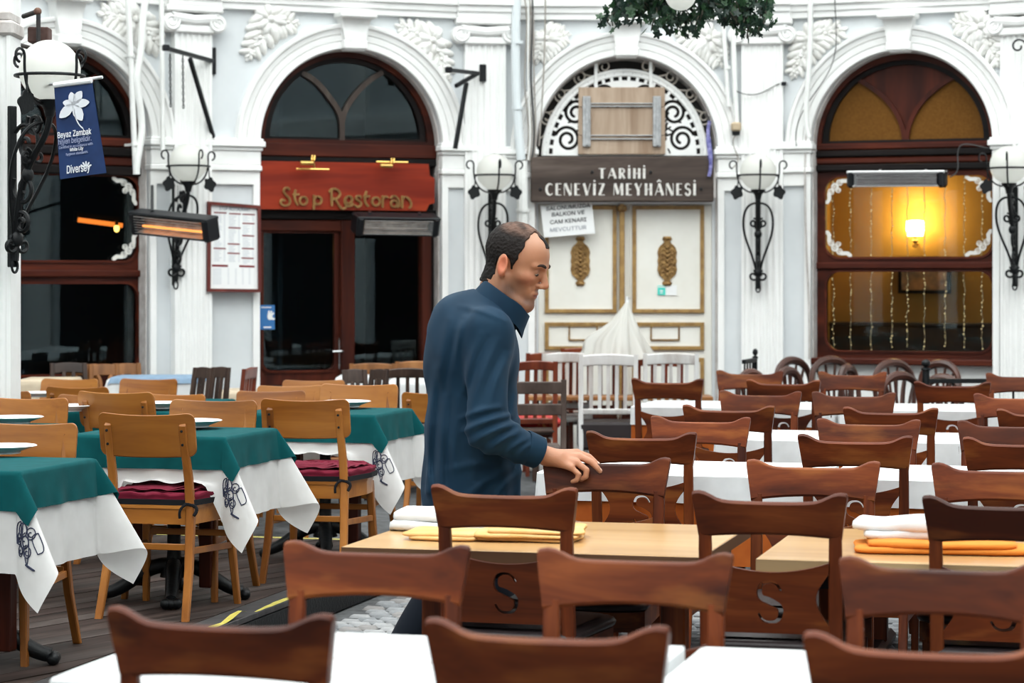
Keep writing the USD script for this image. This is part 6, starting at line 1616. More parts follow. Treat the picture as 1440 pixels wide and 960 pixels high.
# ================================================================== FURNITURE AT THE BACK
def slat_chair(label, px, d, rot, m, name='slat_chair', w=0.40, h=0.95, seat=0.45, rail=0.07, nslat=5, low=0.50, group=None, seatm=None, z=0.0, cross=False, arch=0.015, lean=0.16, rail2=None, seath=0.05):
    """upright back with vertical slats; faces +y of its own frame"""
    t = thing(name, label, 'chair', ((px - CX) * d / F, d, z), rot, group)
    yb = lambda q: -lean * max(0, q - seat)
    for s in (-1, 1):
        part(t, 'rear_leg', loft_bar([(s * w * 0.46, -0.06, 0), (s * w * 0.46, 0, seat), (s * (w / 2 - 0.017), yb(h), h)], [0.03, 0.035, 0.033], [0.028, 0.034, 0.026]), m)
        part(t, 'front_leg', loft_bar([(s * w * 0.46, 0.38, 0), (s * w * 0.47, 0.38, seat - 0.02)], [0.028, 0.034], [0.028, 0.034]), m)
        part(t, 'side_rail', MB().bar((s * w * 0.46, 0.0, seat - 0.045), (s * w * 0.47, 0.38, seat - 0.045), 0.018, 0.05), m)
    xs = np.linspace(-w / 2 + 0.03, w / 2 - 0.03, 9)
    def rl(nm, z0, z1, a=arch):
        part(t, nm, bent_rail(xs, [z1 + a * (1 - (x / (w / 2)) ** 2) for x in xs], [z0 + a * (1 - (x / (w / 2)) ** 2) * 0.8 for x in xs], [yb((z0 + z1) / 2)] * 9, 0.020), m, smooth=45)
    rl('top_rail', h - rail - 0.01, h - 0.01)
    if rail2: rl('middle_rail', *rail2)
    if nslat or cross: rl('lower_rail', low, low + 0.04, 0.0)
    top_ = h - rail
    for k in range(nslat):
        x = (-w / 2 + 0.03) + (w - 0.06) * (k + 1) / (nslat + 1)
        part(t, 'slat', MB().bar((x, yb(low), low + 0.03), (x, yb(top_), top_ + arch * 0.6), 0.026, 0.012, (0, 1, 0)), m)
    if cross:
        for s in (-1, 1):
            p = smooth_pts([(s * (w / 2 - 0.06), yb(top_), top_), (s * 0.03, yb((top_ + low) / 2), (top_ + low) / 2 + 0.02), (s * 0.06, yb(low), low + 0.03)], 10)
            part(t, 'curved_splat', MB().tube(p, 0.016, 6), m)
    part(t, 'seat', MB().box((0, 0.19, seat + 0.025 - seath / 2), (w, 0.42, seath), 0.02), seatm or m)
    part(t, 'front_rail', MB().box((0, 0.38, seat - 0.045), (w * 0.92, 0.02, 0.05), 0.003), m)
    return t
WCH = wood('worn_white_chair_paint', (0.50, 0.44, 0.41), (0.70, 0.68, 0.66), (0.78, 0.77, 0.76), 'z', 6.0, 0.5, vary=0.1)
MAH = wood('mahogany_chair_wood', (0.10, 0.018, 0.009), (0.17, 0.034, 0.014), (0.24, 0.06, 0.022), 'z', 7.0, 0.35, 0.2, 0.3)
DKB = wood('dark_brown_chair_wood', (0.022, 0.013, 0.010), (0.045, 0.026, 0.019), (0.075, 0.045, 0.033), 'z', 7.0, 0.42, vary=0.3)
GRB = wood('grey_brown_chair_wood', (0.055, 0.036, 0.03), (0.09, 0.062, 0.052), (0.14, 0.10, 0.085), 'z', 7.0, 0.5, vary=0.2)
TAN = wood('tan_chair_wood', (0.16, 0.062, 0.018), (0.26, 0.105, 0.032), (0.34, 0.15, 0.05), 'z', 7.0, 0.42, vary=0.2)
gW = 'white slatted chairs before the cream door'
slat_chair('white slatted chair before the cream door, the one nearest the man', 855, 17.15, 0.0, WCH, w=0.42, h=0.955, nslat=5, low=0.53, seatm=LEATHER, rail=0.075, seath=0.20)
slat_chair('white slatted chair before the cream door, the one farther from the man', 943, 17.4, -0.03, WCH, w=0.40, h=0.955, nslat=5, low=0.53, seatm=LEATHER, rail=0.075, seath=0.20)
slat_chair('white slatted chair half hidden between mahogany chairs by the cream door', 797, 18.0, 0.05, WCH, w=0.38, h=0.94, nslat=5, low=0.53)
slat_chair('mahogany chair by the cream door, leftmost of three, behind white chairs', 772, 18.3, 0.05, MAH, h=0.93, nslat=2, w=0.36, rail=0.08)
slat_chair('mahogany chair by the cream door, middle one of three behind white chairs', 828, 18.2, -0.05, MAH, h=0.97, nslat=3, w=0.42, rail=0.09)
slat_chair('mahogany chair by the cream door, rightmost of three behind white chairs', 917, 18.1, 0.0, MAH, h=0.92, nslat=3, w=0.46, rail=0.08)
slat_chair('grey-brown ladder-back chair beside the man', 757, 14.6, 0.06, GRB, 'ladder_chair', w=0.33, h=0.885, nslat=0, rail=0.075, rail2=(0.67, 0.74), arch=0.0)
slat_chair('dark mahogany slatted chair behind the ladder-back chair, with red cushion', 752, 16.5, 0.1, MAH, w=0.30, h=0.93, nslat=3, rail=0.06, seatm=DKB)
t = thing('seat_cushion', 'red patterned seat cushion seen through the ladder-back chair by the man', 'cushion', ((754 - CX) * 16.6 / F, 16.6, 0.475), 0.1)
part(t, 'pad', MB().box((0, 0.12, 0.03), (0.36, 0.36, 0.07), 0.03), mottled('red_gold_brocade', (0.42, 0.012, 0.015), (0.62, 0.26, 0.08), 26.0, 0.6, lo=0.55, hi=0.62))
part(t, 'piping', MB().tube([(0.18 * math.copysign(abs(math.cos(a)) ** 0.3, math.cos(a)), 0.12 + 0.18 * math.copysign(abs(math.sin(a)) ** 0.3, math.sin(a)), 0.03) for a in np.linspace(0, 2 * PI, 40, endpoint=False)], 0.006, 6, closed=True), BURG)
# brown table edge behind the white chairs
def plain_table(label, px0, px1, d, z, dep, m, legs=DKB, th=0.03, tilt=0.0):
    x0, x1 = (px0 - CX) * d / F, (px1 - CX) * d / F
    t = thing('table', label, 'table', ((x0 + x1) / 2, d, 0), tilt)
    w = x1 - x0
    part(t, 'tabletop', MB().box((0, dep / 2, z - th / 2), (w, dep, th), 0.004), m)
    for sx in (-1, 1):
        for y in (0.06, dep - 0.06):
            part(t, 'leg', MB().box((sx * (w / 2 - 0.06), y, (z - th) / 2), (0.05, 0.05, z - th), 0.004), legs)
    return t
plain_table('brown-edged table behind the white chairs at the cream door', 742, 1003, 17.75, 0.625, 0.34, TAN)
def small_cloth_table(label, px0, px1, d, z, dep, m, drop, clabel, tilt=0.0, seed=1):
    plain_table(label, px0, px1, d, z - 0.006, dep, TAN, tilt=tilt)
    x0, x1 = (px0 - CX) * d / F, (px1 - CX) * d / F; w = x1 - x0
    c, s = math.cos(tilt), math.sin(tilt); mx = (x0 + x1) / 2
    t = thing('tablecloth', clabel, 'tablecloth', (mx, d, 0), tilt)
    G, u, v = drape(w, dep, drop, z, 0.05, 0.3, seed, 60, 0.012)
    G[:, :, 0] += w / 2
    part(t, 'linen', MB().grid(G), m, smooth=True)
CRM = cloth('cream_linen', (0.72, 0.61, 0.46), 0.15, c2=(0.64, 0.53, 0.39))
BLUC = cloth('pale_blue_check_cloth', (0.30, 0.42, 0.56), 0.1, c2=(0.24, 0.35, 0.48))
small_cloth_table('small table with cream cloth before the unlit window', 24, 96, 16.55, 0.80, 0.5, CRM, 0.5, 'cream tablecloth before the unlit window at the left', seed=3)
small_cloth_table('table with blue and white cloth before the unlit window', 152, 276, 16.9, 0.795, 0.5, LINEN, 0.4, 'white tablecloth under the pale blue cloth before the unlit window', seed=5)
t = thing('table_overlay', 'pale blue cloth on top of the white one before the unlit window', 'tablecloth', ((214 - CX) * 16.9 / F, 16.9, 0), 0.0)
G, u, v = drape(124 * 16.9 / F - 0.02, 0.5, 0.045, 0.803, 0.3, 0.4, 2, 50, 0.002); G[:, :, 0] += (124 * 16.9 / F) / 2
part(t, 'overlay', MB().grid(G), BLUC, smooth=True)
small_cloth_table('small table with cream cloth below the framed menu', 306, 352, 17.0, 0.70, 0.5, CRM, 0.45, 'cream tablecloth below the framed menu', seed=7)
small_cloth_table('table with white cloth just left of the restaurant door handle', 473, 542, 17.2, 0.79, 0.55, LINEN, 0.45, 'white tablecloth below the restaurant door handle', seed=9)
small_cloth_table('table with white cloth below the dark door, touching the man in view', 546, 622, 16.9, 0.775, 0.55, LINEN, 0.5, 'white tablecloth in front of the dark door, beside the man', seed=11)
for px, lab in ((117, 'left one of three tan chairs with curved splats before the unlit window'), (149, 'middle one of three tan chairs with curved splats before the unlit window'), (181, 'right one of three tan chairs with curved splats before the unlit window')):
    slat_chair(lab, px, 17.15 if px < 170 else 17.3, PI + 0.35, TAN, 'splat_chair', w=0.20 if px > 170 else 0.22, h=0.885, nslat=0, cross=True, low=0.62, rail=0.08, arch=0.01, group='tan chairs before the unlit window')
slat_chair('dark brown chair behind the three tan chairs by the unlit window', 98, 17.05, PI + 0.3, DKB, w=0.26, h=0.895, nslat=2)
slat_chair('dark slatted chair, left of a close pair below the fluted pilaster', 275, 15.9, PI - 0.6, DKB, w=0.16, h=0.905, nslat=2, rail=0.07)
slat_chair('dark slatted chair, right of a close pair below the fluted pilaster', 301, 16.1, PI - 0.6, DKB, w=0.16, h=0.90, nslat=2, rail=0.07)
slat_chair('red-brown chair seen edge-on below the framed menu', 342, 15.9, PI / 2 - 0.12, MAH, w=0.36, h=0.905, nslat=3, lean=0.10)
slat_chair('dark brown carved-back chair below the door handle', 502, 16.2, PI + 0.3, DKB, w=0.17, h=0.88, nslat=2, rail=0.09)
slat_chair('dark brown slatted chair beside the carved-back one, before the white cloths', 524, 16.35, PI - 0.7, DKB, w=0.16, h=0.875, nslat=2)
slat_chair('dark brown wide-railed chair near the man, before the dark door', 573, 16.5, 0.05, DKB, w=0.32, h=0.88, nslat=3, rail=0.06)
slat_chair('orange-brown chair at the dark door, left of two', 525, 17.6, 0.0, TAN, w=0.34, h=0.875, nslat=3, rail=0.08)
slat_chair('orange-brown chair at the dark door, right of two, beside the man', 585, 17.6, 0.0, TAN, w=0.30, h=0.89, nslat=3, rail=0.08)
# translucent wrap over the stacked chairs
t = thing('plastic_cover', 'peaked translucent white plastic cover over chairs at the cream door', 'cover', W(868, 500, 18.05), 0.0)
rings = []
pk, bc_ = W(882, 424, 18.05), W(866, 503, 18.0)
for q in np.linspace(0, 1, 14):
    P = []
    for i in range(72):
        a = 2 * PI * i / 72; f = 1 + 0.10 * math.sin(a * 9 + 2.5 * q) + 0.07 * math.sin(a * 17 - q * 3)
        rx_ = 0.012 + 0.31 * q ** 1.15 * f; ry_ = 0.012 + 0.20 * q * f
        if math.cos(a) < 0: rx_ *= 0.82 + 0.35 * math.exp(-((q - 0.62) / 0.2) ** 2)
        else: rx_ *= 0.85
        c = pk + (bc_ - pk) * q
        P.append((c[0] + rx_ * math.cos(a), c[1] + ry_ * math.sin(a), c[2] - 0.015 * math.sin(a * 5 + 1) * q))
    rings.append(P)
part(t, 'sheet', MB().loft(rings, caps=False), usdkit.material(stage, '/World/Looks/milky_plastic', {'p': ('principled_bsdf', {'base_color': (0.84, 0.84, 0.80), 'roughness': 0.25}), 't': ('translucent_bsdf', {'color': (0.8, 0.8, 0.76)}), 'm': ('mix_closure', {'fac': 0.55})},
     [('p.BSDF', 'm.closure1'), ('t.BSDF', 'm.closure2')], surface='m.closure'), np.eye(4), smooth=30)
part(t, 'tied_tip', MB().tube([pk + (0, 0, -0.03), pk + (0.004, 0, 0.02), pk + (0.01, 0, 0.035)], [0.016, 0.014, 0.02], 8), PAPER, np.eye(4))

# balloon-back chairs before the lit window
def balloon(label, px, py, d, rot, w=0.36, top=None):
    h = HC - (py - HY) * d / F
    t = thing('balloon_chair', label, 'chair', ((px - CX) * d / F, d, 0), rot, 'dark balloon-back chairs before the lit window')
    pr = smooth_pts([(-w * 0.40, 0.46), (-w * 0.5, h - 0.22), (-w * 0.42, h - 0.09), (-w * 0.2, h - 0.035), (0, h - 0.025), (w * 0.2, h - 0.035), (w * 0.42, h - 0.09), (w * 0.5, h - 0.22), (w * 0.40, 0.46)], 44)
    rad = 0.017 + 0.014 * np.exp(-((np.linspace(-1, 1, 44)) / 0.35) ** 2)
    part(t, 'back_frame', MB().tube([(x, -0.12 * (z - 0.45), z) for x, z in pr], rad, 8), MAHD)
    for q in (-0.6, -0.2, 0.2, 0.6):
        part(t, 'slat', MB().tube(smooth_pts([(q * w * 0.25, -0.01, 0.47), (q * w * 0.34, -0.04, h - 0.25), (q * w * 0.62, -0.12 * (h - 0.5), h - 0.06)], 12), 0.010, 6), MAHD)
    part(t, 'seat', MB().lathe([(0, 0.43), (w * 0.52, 0.43), (w * 0.55, 0.45), (w * 0.50, 0.475), (0, 0.48)], 24, frame_from((1, 0, 0), (0, 1, 0), (0, 0, 1), (0, 0.17, 0))), MAHD)
    for sx in (-1, 1):
        part(t, 'rear_leg', MB().tube([(sx * w * 0.40, -0.07, 0), (sx * w * 0.40, 0.0, 0.46)], [0.014, 0.018], 8), MAHD)
        part(t, 'front_leg', MB().tube([(sx * w * 0.40, 0.33, 0), (sx * w * 0.38, 0.32, 0.44)], [0.012, 0.018], 8), MAHD)
    return t
MAHD = wood('dark_mahogany', (0.035, 0.012, 0.008), (0.065, 0.022, 0.014), (0.105, 0.038, 0.024), 'z', 7.0, 0.35, 0.25, 0.3)
for k, (px, py, d, a, w) in enumerate(((1121, 502, 17.4, 0.75, 0.34), (1174, 501, 17.35, 0.6, 0.36), (1116, 516, 16.6, 0.9, 0.28), (1200, 512, 17.0, 1.0, 0.24), (1262, 505, 17.2, 0.6, 0.36), (1272, 523, 15.9, 0.6, 0.34), (1318, 506, 17.0, -0.7, 0.30), (1322, 526, 16.1, -0.6, 0.28), (1062, 519, 16.6, 0.7, 0.26))):
    balloon(f'dark balloon-back chair before the lit window, {("second","third","fourth","fifth","sixth","seventh","eighth","ninth","first")[k]} from the cream door side', px, py, d, PI + a * 0.9, w)
# black iron railings
def railing(label, px_post, py_top, d, px_end, n, ball=True, top=None, low=None, d1=None, r_=0.024):
    t = thing('iron_railing', label, 'railing', W(px_post, 0, d) * (1, 1, 0), 0.0)
    h = HC - (py_top - HY) * d / F
    pr = [(0.0, 0.0), (r_ * 1.5, 0.0), (r_ * 1.5, 0.02), (r_, 0.03), (r_, h - 0.075), (r_ * 1.35, h - 0.07), (r_ * 1.35, h - 0.06), (r_ * 0.6, h - 0.052)] + [(r_ * 1.25 * math.sin(a), h - 0.026 - 0.026 * math.cos(a)) for a in np.linspace(0.35, PI, 8)]
    part(t, 'post', MB().lathe(pr, 16), IRON)
    e = W(px_end, 0, d1 or d) * (1, 1, 0) - t.M[:3, 3]
    for z in (top or h - 0.12, low or 0.2):
        part(t, 'rail', MB().bar((0, 0, z), e + (0, 0, z), 0.03, 0.03), IRON)
    for k in range(n):
        p = e * (k + 0.9) / (n + 0.2)
        part(t, 'baluster', MB().tube([p + (0, 0, low or 0.2), p + (0, 0, top or h - 0.12)], 0.008 if n > 3 else 0.012, 6), IRON)
    return t
railing('black iron railing with ball-topped post before the lit window', 1302, 505, 15.9, 1480, 4, top=0.82, low=0.25)
railing('short black iron railing beside the cream door', 1062, 490, 17.6, 1046, 4, top=0.90, low=0.5, d1=17.2, r_=0.016)

# ================================================================== THE MAN
def nets(f, lo, hi, h, coarse=5):
    """surface of f < 0 as a mesh, by surface nets; f is only evaluated finely near the surface"""
    lo, hi = np.asarray(lo, float), np.asarray(hi, float)
    n = (np.ceil((hi - lo) / h / coarse).astype(int)) * coarse
    ax = [lo[k] + h * coarse * (np.arange(n[k] // coarse) + 0.5) for k in range(3)]
    C = np.stack(np.meshgrid(*ax, indexing='ij'), -1); dC = f(C.reshape(-1, 3)).reshape(C.shape[:3])
    vol = np.repeat(np.repeat(np.repeat(dC, coarse, 0), coarse, 1), coarse, 2).astype(np.float32)
    near = np.abs(dC) < h * coarse * 1.6
    idx = np.argwhere(np.repeat(np.repeat(np.repeat(near, coarse, 0), coarse, 1), coarse, 2))
    pts = lo + (idx + 0.5) * h
    out = np.concatenate([f(pts[i:i + 200000]) for i in range(0, len(pts), 200000)])
    vol[idx[:, 0], idx[:, 1], idx[:, 2]] = out
    s = vol < 0
    corners = [(i, j, k) for i in (0, 1) for j in (0, 1) for k in (0, 1)]
    sl = lambda A, c: A[c[0]:A.shape[0] - 1 + c[0], c[1]:A.shape[1] - 1 + c[1], c[2]:A.shape[2] - 1 + c[2]]
    cnt = sum(sl(s, c).astype(np.int8) for c in corners)
    cell = np.argwhere((cnt > 0) & (cnt < 8))
    vid = np.full(cnt.shape, -1, np.int64); vid[cell[:, 0], cell[:, 1], cell[:, 2]] = np.arange(len(cell))
    val = {c: vol[cell[:, 0] + c[0], cell[:, 1] + c[1], cell[:, 2] + c[2]] for c in corners}
    acc = np.zeros((len(cell), 3)); num = np.zeros(len(cell))
    for a in corners:
        for k in range(3):
            if a[k] == 1: continue
            b = tuple(1 if q == k else a[q] for q in range(3))
            va, vb = val[a], val[b]; m = (va < 0) != (vb < 0)
            tt_ = np.where(m, va / np.where(m, va - vb, 1), 0)
            p = np.tile(np.array(a, float), (len(cell), 1)); p[:, k] += tt_
            acc += p * m[:, None]; num += m
    V = lo + (cell + acc / num[:, None] + 0.5) * h
    Fs = []
    for k in range(3):
        o = [q for q in range(3) if q != k]
        a = np.moveaxis(s, k, 0); ch = np.argwhere(a[:-1] != a[1:])
        ch = ch[(ch[:, 1] > 0) & (ch[:, 2] > 0) & (ch[:, 1] < a.shape[1] - 1) & (ch[:, 2] < a.shape[2] - 1)]
        inside = a[ch[:, 0], ch[:, 1], ch[:, 2]]
        def g(d1_, d2_):
            c = np.empty((len(ch), 3), int); c[:, k] = ch[:, 0]; c[:, o[0]] = ch[:, 1] + d1_; c[:, o[1]] = ch[:, 2] + d2_
            return vid[c[:, 0], c[:, 1], c[:, 2]]
        q = np.stack([g(-1, -1), g(0, -1), g(0, 0), g(-1, 0)], 1)
        flip = inside if k != 1 else ~inside
        q = np.where(flip[:, None], q, q[:, ::-1])
        Fs.append(q)
    q = np.vstack(Fs); q = q[(q >= 0).all(1)]
    return V, np.vstack([q[:, [0, 1, 2]], q[:, [0, 2, 3]]])

def cap(p, a, b, ra, rb):
    a, b = np.asarray(a), np.asarray(b); d = b - a; t_ = np.clip((p - a) @ d / (d @ d), 0, 1)
    return np.linalg.norm(p - a - t_[:, None] * d, axis=1) - (ra + (rb - ra) * t_)
def elli(p, c, r, R=None):
    q = p - np.asarray(c)
    if R is not None: q = q @ R
    r = np.asarray(r); k0 = np.linalg.norm(q / r, axis=1); k1 = np.linalg.norm(q / r ** 2, axis=1)
    return k0 * (k0 - 1) / np.maximum(k1, 1e-9)
def smin(a, b, k):
    h_ = np.clip(0.5 + 0.5 * (b - a) / k, 0, 1); return b + (a - b) * h_ - k * h_ * (1 - h_)
def smax(a, b, k): return -smin(-a, -b, k)

DM = 8.28
def M_(px, py, dy=0.0): return W(px, py, DM + dy)
HEAD_C = M_(725, 372, 0.0); HS = 1.06
pit, yaw = math.radians(20), math.radians(-20)
Rh = trimesh.transformations.euler_matrix(0, pit, yaw, 'sxyz')[:3, :3]     # columns: forward, left, up of the head
def headspace(p): return (p - HEAD_C) @ Rh / HS
def head_pt(q): return HEAD_C + HS * (Rh @ np.asarray(q, float))
def skull(q):
    d = elli(q, (-0.012, 0, 0.042), (0.100, 0.076, 0.090))
    d = smin(d, elli(q, (0.045, 0, 0.035), (0.052, 0.062, 0.062)), 0.03)
    return d
def head_sdf(q):
    d = skull(q)
    d = smin(d, elli(q, (0.034, 0, -0.035), (0.060, 0.056, 0.075)), 0.03)
    for s in (-1, 1):
        d = smin(d, cap(q, (-0.005, s * 0.058, -0.045), (0.008, s * 0.053, -0.088), 0.018, 0.019), 0.025)
        d = smin(d, cap(q, (0.008, s * 0.053, -0.088), (0.078, s * 0.016, -0.113), 0.018, 0.017), 0.015)
        d = smin(d, elli(q, (0.058, s * 0.042, -0.018), (0.026, 0.020, 0.015)), 0.025)          # cheek
        d = smin(d, cap(q, (0.097, s * 0.012, 0.026), (0.080, s * 0.048, 0.024), 0.009, 0.008), 0.012)   # brow
        d = smax(d, -elli(q, (0.105, s * 0.031, 0.006), (0.020, 0.018, 0.013)), 0.012)       # eye hollow
        d = smin(d, elli(q, (0.0795, s * 0.031, 0.005), (0.0150, 0.0160, 0.0125)), 0.004)        # lids over the eyeball
        d = smin(d, elli(q, (0.1035, s * 0.0125, -0.038), (0.012, 0.0085, 0.0085)), 0.006)       # nostril wing
        # ear
        Re = trimesh.transformations.euler_matrix(0, -0.25, s * 0.45, 'sxyz')[:3, :3]
        e = elli(q, (-0.014, s * 0.082, -0.006), (0.023, 0.0085, 0.036), Re)
        e = smax(e, -elli(q, (-0.010, s * 0.093, -0.002), (0.013, 0.009, 0.022), Re), 0.006)
        e = smin(e, elli(q, (-0.004, s * 0.082, -0.034), (0.010, 0.006, 0.011)), 0.006)
        d = smin(d, e, 0.008)
    d = smin(d, cap(q, (0.085, 0, -0.108), (0.082, 0, -0.113), 0.021, 0.021), 0.015)
    d = smin(d, cap(q, (0.094, 0, 0.018), (0.118, 0, -0.030), 0.0085, 0.0125), 0.010)
    d = smin(d, elli(q, (0.080, 0, -0.070), (0.020, 0.028, 0.024)), 0.018)
    for s in (-1, 1):
        d = smax(d, -cap(q, (0.104, s * 0.021, -0.044), (0.086, s * 0.037, -0.080), 0.0045, 0.0040), 0.010)      # fold from nose to mouth
        d = smax(d, -elli(q, (0.064, s * 0.060, -0.068), (0.026, 0.014, 0.016)), 0.025)                          # hollow of the cheek
    d = smin(d, elli(q, (0.0965, 0, -0.0645), (0.007, 0.021, 0.0052)), 0.005)
    d = smin(d, elli(q, (0.0945, 0, -0.0765), (0.0075, 0.019, 0.006)), 0.005)
    d = smax(d, -cap(q, (0.1045, -0.02, -0.0705), (0.1045, 0.02, -0.0705), 0.0032, 0.0032), 0.003)
    return d
NECK0, NECK1 = head_pt((-0.028, 0, -0.06)), M_(688, 448, 0.02)
yb_ = math.radians(24)
Rb = np.array([[math.cos(yb_), -math.sin(yb_), 0], [math.sin(yb_), math.cos(yb_), 0], [0, 0, 1.0]])    # chest faces away a little
SHR, SHL = M_(688, 468, -0.19), M_(634, 466, 0.20)
ELR, WRR = M_(684, 606, -0.29), M_(768, 641, -0.195)
ELL, WRL = M_(640, 605, 0.26), M_(662, 672, 0.26)
HIPC = M_(664, 672, 0.0)
HIPR, HIPL = HIPC + Rb @ (0, -0.09, -0.02), HIPC + Rb @ (0, 0.09, -0.02)
KNR, ANR = M_(690, 830, -0.06), M_(668, 968, -0.06)
KNL, ANL = M_(622, 828, 0.10), M_(556, 938, 0.12)
ANR[2], ANL[2] = 0.095, 0.17
# right hand: palm and five fingers, closing on the chair's rail
HB = -0.205
MCP = [M_(811, 636, HB + 0.035), M_(815, 642, HB + 0.014), M_(811, 650, HB - 0.008), M_(803, 657, HB - 0.024)]
PIP = [M_(828, 642, HB + 0.026), M_(832, 650, HB + 0.002), M_(825, 661, HB - 0.020), M_(814, 667, HB - 0.033)]
DIP = [M_(836, 649, HB + 0.018), M_(840, 658, HB - 0.006), M_(824, 670, HB - 0.022), M_(811, 675, HB - 0.033)]
TIP = [M_(841, 654, HB + 0.014), M_(844, 663, HB - 0.006), M_(817, 674, HB - 0.016), M_(805, 677, HB - 0.026)]
TH0, TH1, TH2, TH3 = M_(783, 650, HB + 0.03), M_(797, 662, HB + 0.045), M_(808, 668, HB + 0.047), M_(817, 671, HB + 0.044)
def hand_sdf(p):
    d = cap(p, WRR, M_(786, 645, HB), 0.031, 0.027)
    for k in range(4):
        d = smin(d, cap(p, WRR + (MCP[k] - WRR) * 0.2, MCP[k], 0.020, 0.0125), 0.012)
    d = smin(d, cap(p, WRR + (TH0 - WRR) * 0.4, TH0, 0.022, 0.018), 0.014)
    for k in range(4):
        r0 = (0.0108, 0.0110, 0.0104, 0.0092)[k]
        fgr = np.minimum(np.minimum(cap(p, MCP[k], PIP[k], r0 * 1.08, r0), cap(p, PIP[k], DIP[k], r0, r0 * 0.9)), cap(p, DIP[k], TIP[k], r0 * 0.9, r0 * 0.78))
        d = smin(d, fgr, 0.005)
    th_ = np.minimum(np.minimum(cap(p, TH0, TH1, 0.0145, 0.0125), cap(p, TH1, TH2, 0.0125, 0.0115)), cap(p, TH2, TH3, 0.0115, 0.009))
    return smin(d, th_, 0.006)
LH = [M_(722, 668, 0.19), M_(738, 676, 0.185)]
def head_of(p): return head_sdf(headspace(p)) * HS
def local(f, p, c, r_):
    """f near its centre c, plain distance elsewhere"""
    e = np.linalg.norm(p - c, axis=1); d = np.maximum(e - r_ * 0.8, 0.05) ; m = e < r_
    if m.any(): d[m] = f(p[m])
    return d
def body_sdf(p):
    d = local(head_of, p, HEAD_C, 0.24)
    d = smin(d, cap(p, NECK0, NECK1, 0.066, 0.070), 0.03)
    d = smin(d, cap(p, SHL, SHR, 0.06, 0.06), 0.05)
    d = smin(d, elli(p, M_(668, 510), (0.115, 0.18, 0.21), Rb), 0.05)
    d = smin(d, elli(p, M_(664, 620), (0.115, 0.16, 0.21), Rb), 0.05)
    d = smin(d, cap(p, SHR, ELR, 0.052, 0.043), 0.02); d = smin(d, cap(p, ELR, WRR, 0.043, 0.030), 0.012)
    d = smin(d, cap(p, SHL, ELL, 0.052, 0.043), 0.02); d = smin(d, cap(p, ELL, WRL, 0.043, 0.028), 0.012)
    for k in range(4):
        a = WRL + np.array([0.055, -0.02 + 0.016 * k, -0.02 - 0.008 * k]); d = smin(d, cap(p, WRL, a, 0.022, 0.012), 0.010)
        b_ = a + np.array([0.03, -0.002, -0.028]); d = smin(d, cap(p, a, b_, 0.011, 0.010), 0.005); d = smin(d, cap(p, b_, b_ + np.array([0.0, -0.002, -0.03]), 0.010, 0.008), 0.004)
    d = smin(d, cap(p, WRL + (0.02, -0.02, 0), WRL + (0.05, -0.05, -0.03), 0.013, 0.010), 0.008)
    d = smin(d, cap(p, HIPR, KNR, 0.078, 0.052), 0.03); d = smin(d, cap(p, KNR, ANR, 0.052, 0.036), 0.02)
    d = smin(d, cap(p, HIPL, KNL, 0.078, 0.052), 0.03); d = smin(d, cap(p, KNL, ANL, 0.052, 0.036), 0.02)
    return smin(d, local(hand_sdf, p, WRR + (0.09, 0, -0.02), 0.22), 0.012)

man = thing('person', 'man in a dark navy shirt walking past the tables, hand on a chair back', 'person', (HIPC[0], HIPC[1], 0.0), 0.0)
V, Fc = nets(body_sdf, (-0.62, 7.85, 0.02), (0.40, 8.75, 1.78), 0.0039, 6)
q = headspace(V)
col = np.tile(np.array([0.43, 0.195, 0.108]), (len(V), 1))
def blend(w_, c):
    global col
    w_ = np.clip(w_, 0, 1)[:, None]; col = col * (1 - w_) + np.array(c) * w_
def blob(c, r_, soft=0.5):
    e = elli(q, c, r_); return np.clip(-e / (min(r_) * soft), 0, 1)
hd = np.clip((V[:, 2] - (HEAD_C[2] - 0.2)) / 0.02, 0, 1)
for s in (-1, 1):
    blend(0.5 * blob((0.075, s * 0.05, -0.025), (0.04, 0.03, 0.035), 1.0) * hd, (0.60, 0.22, 0.14))
    blend(0.75 * blob((-0.012, s * 0.088, -0.005), (0.03, 0.02, 0.045), 0.8) * hd, (0.62, 0.17, 0.09))
    blend(0.85 * blob((0.03, s * 0.062, -0.075), (0.06, 0.05, 0.050), 0.8) * hd, (0.13, 0.075, 0.058))
    blend(0.45 * blob((0.085, s * 0.031, 0.006), (0.022, 0.022, 0.014), 0.7) * hd, (0.27, 0.115, 0.07))
blend(0.5 * blob((0.10, 0, -0.053), (0.014, 0.024, 0.011), 0.8) * hd, (0.16, 0.088, 0.066))
blend(0.85 * blob((0.085, 0, -0.098), (0.05, 0.06, 0.042), 0.8) * hd, (0.16, 0.088, 0.066))
blend(0.8 * blob((0.098, 0, -0.0705), (0.013, 0.024, 0.0125), 0.7) * hd, (0.34, 0.105, 0.08))
blend(0.8 * blob((0.100, 0, -0.0705), (0.010, 0.024, 0.0035), 0.9) * hd, (0.10, 0.03, 0.025))
blend(0.35 * blob((0.12, 0, -0.03), (0.025, 0.02, 0.02), 1.0) * hd, (0.62, 0.22, 0.14))
blend(0.35 * np.clip((q[:, 2] - 0.07) / 0.03, 0, 1) * hd, (0.58, 0.36, 0.26))
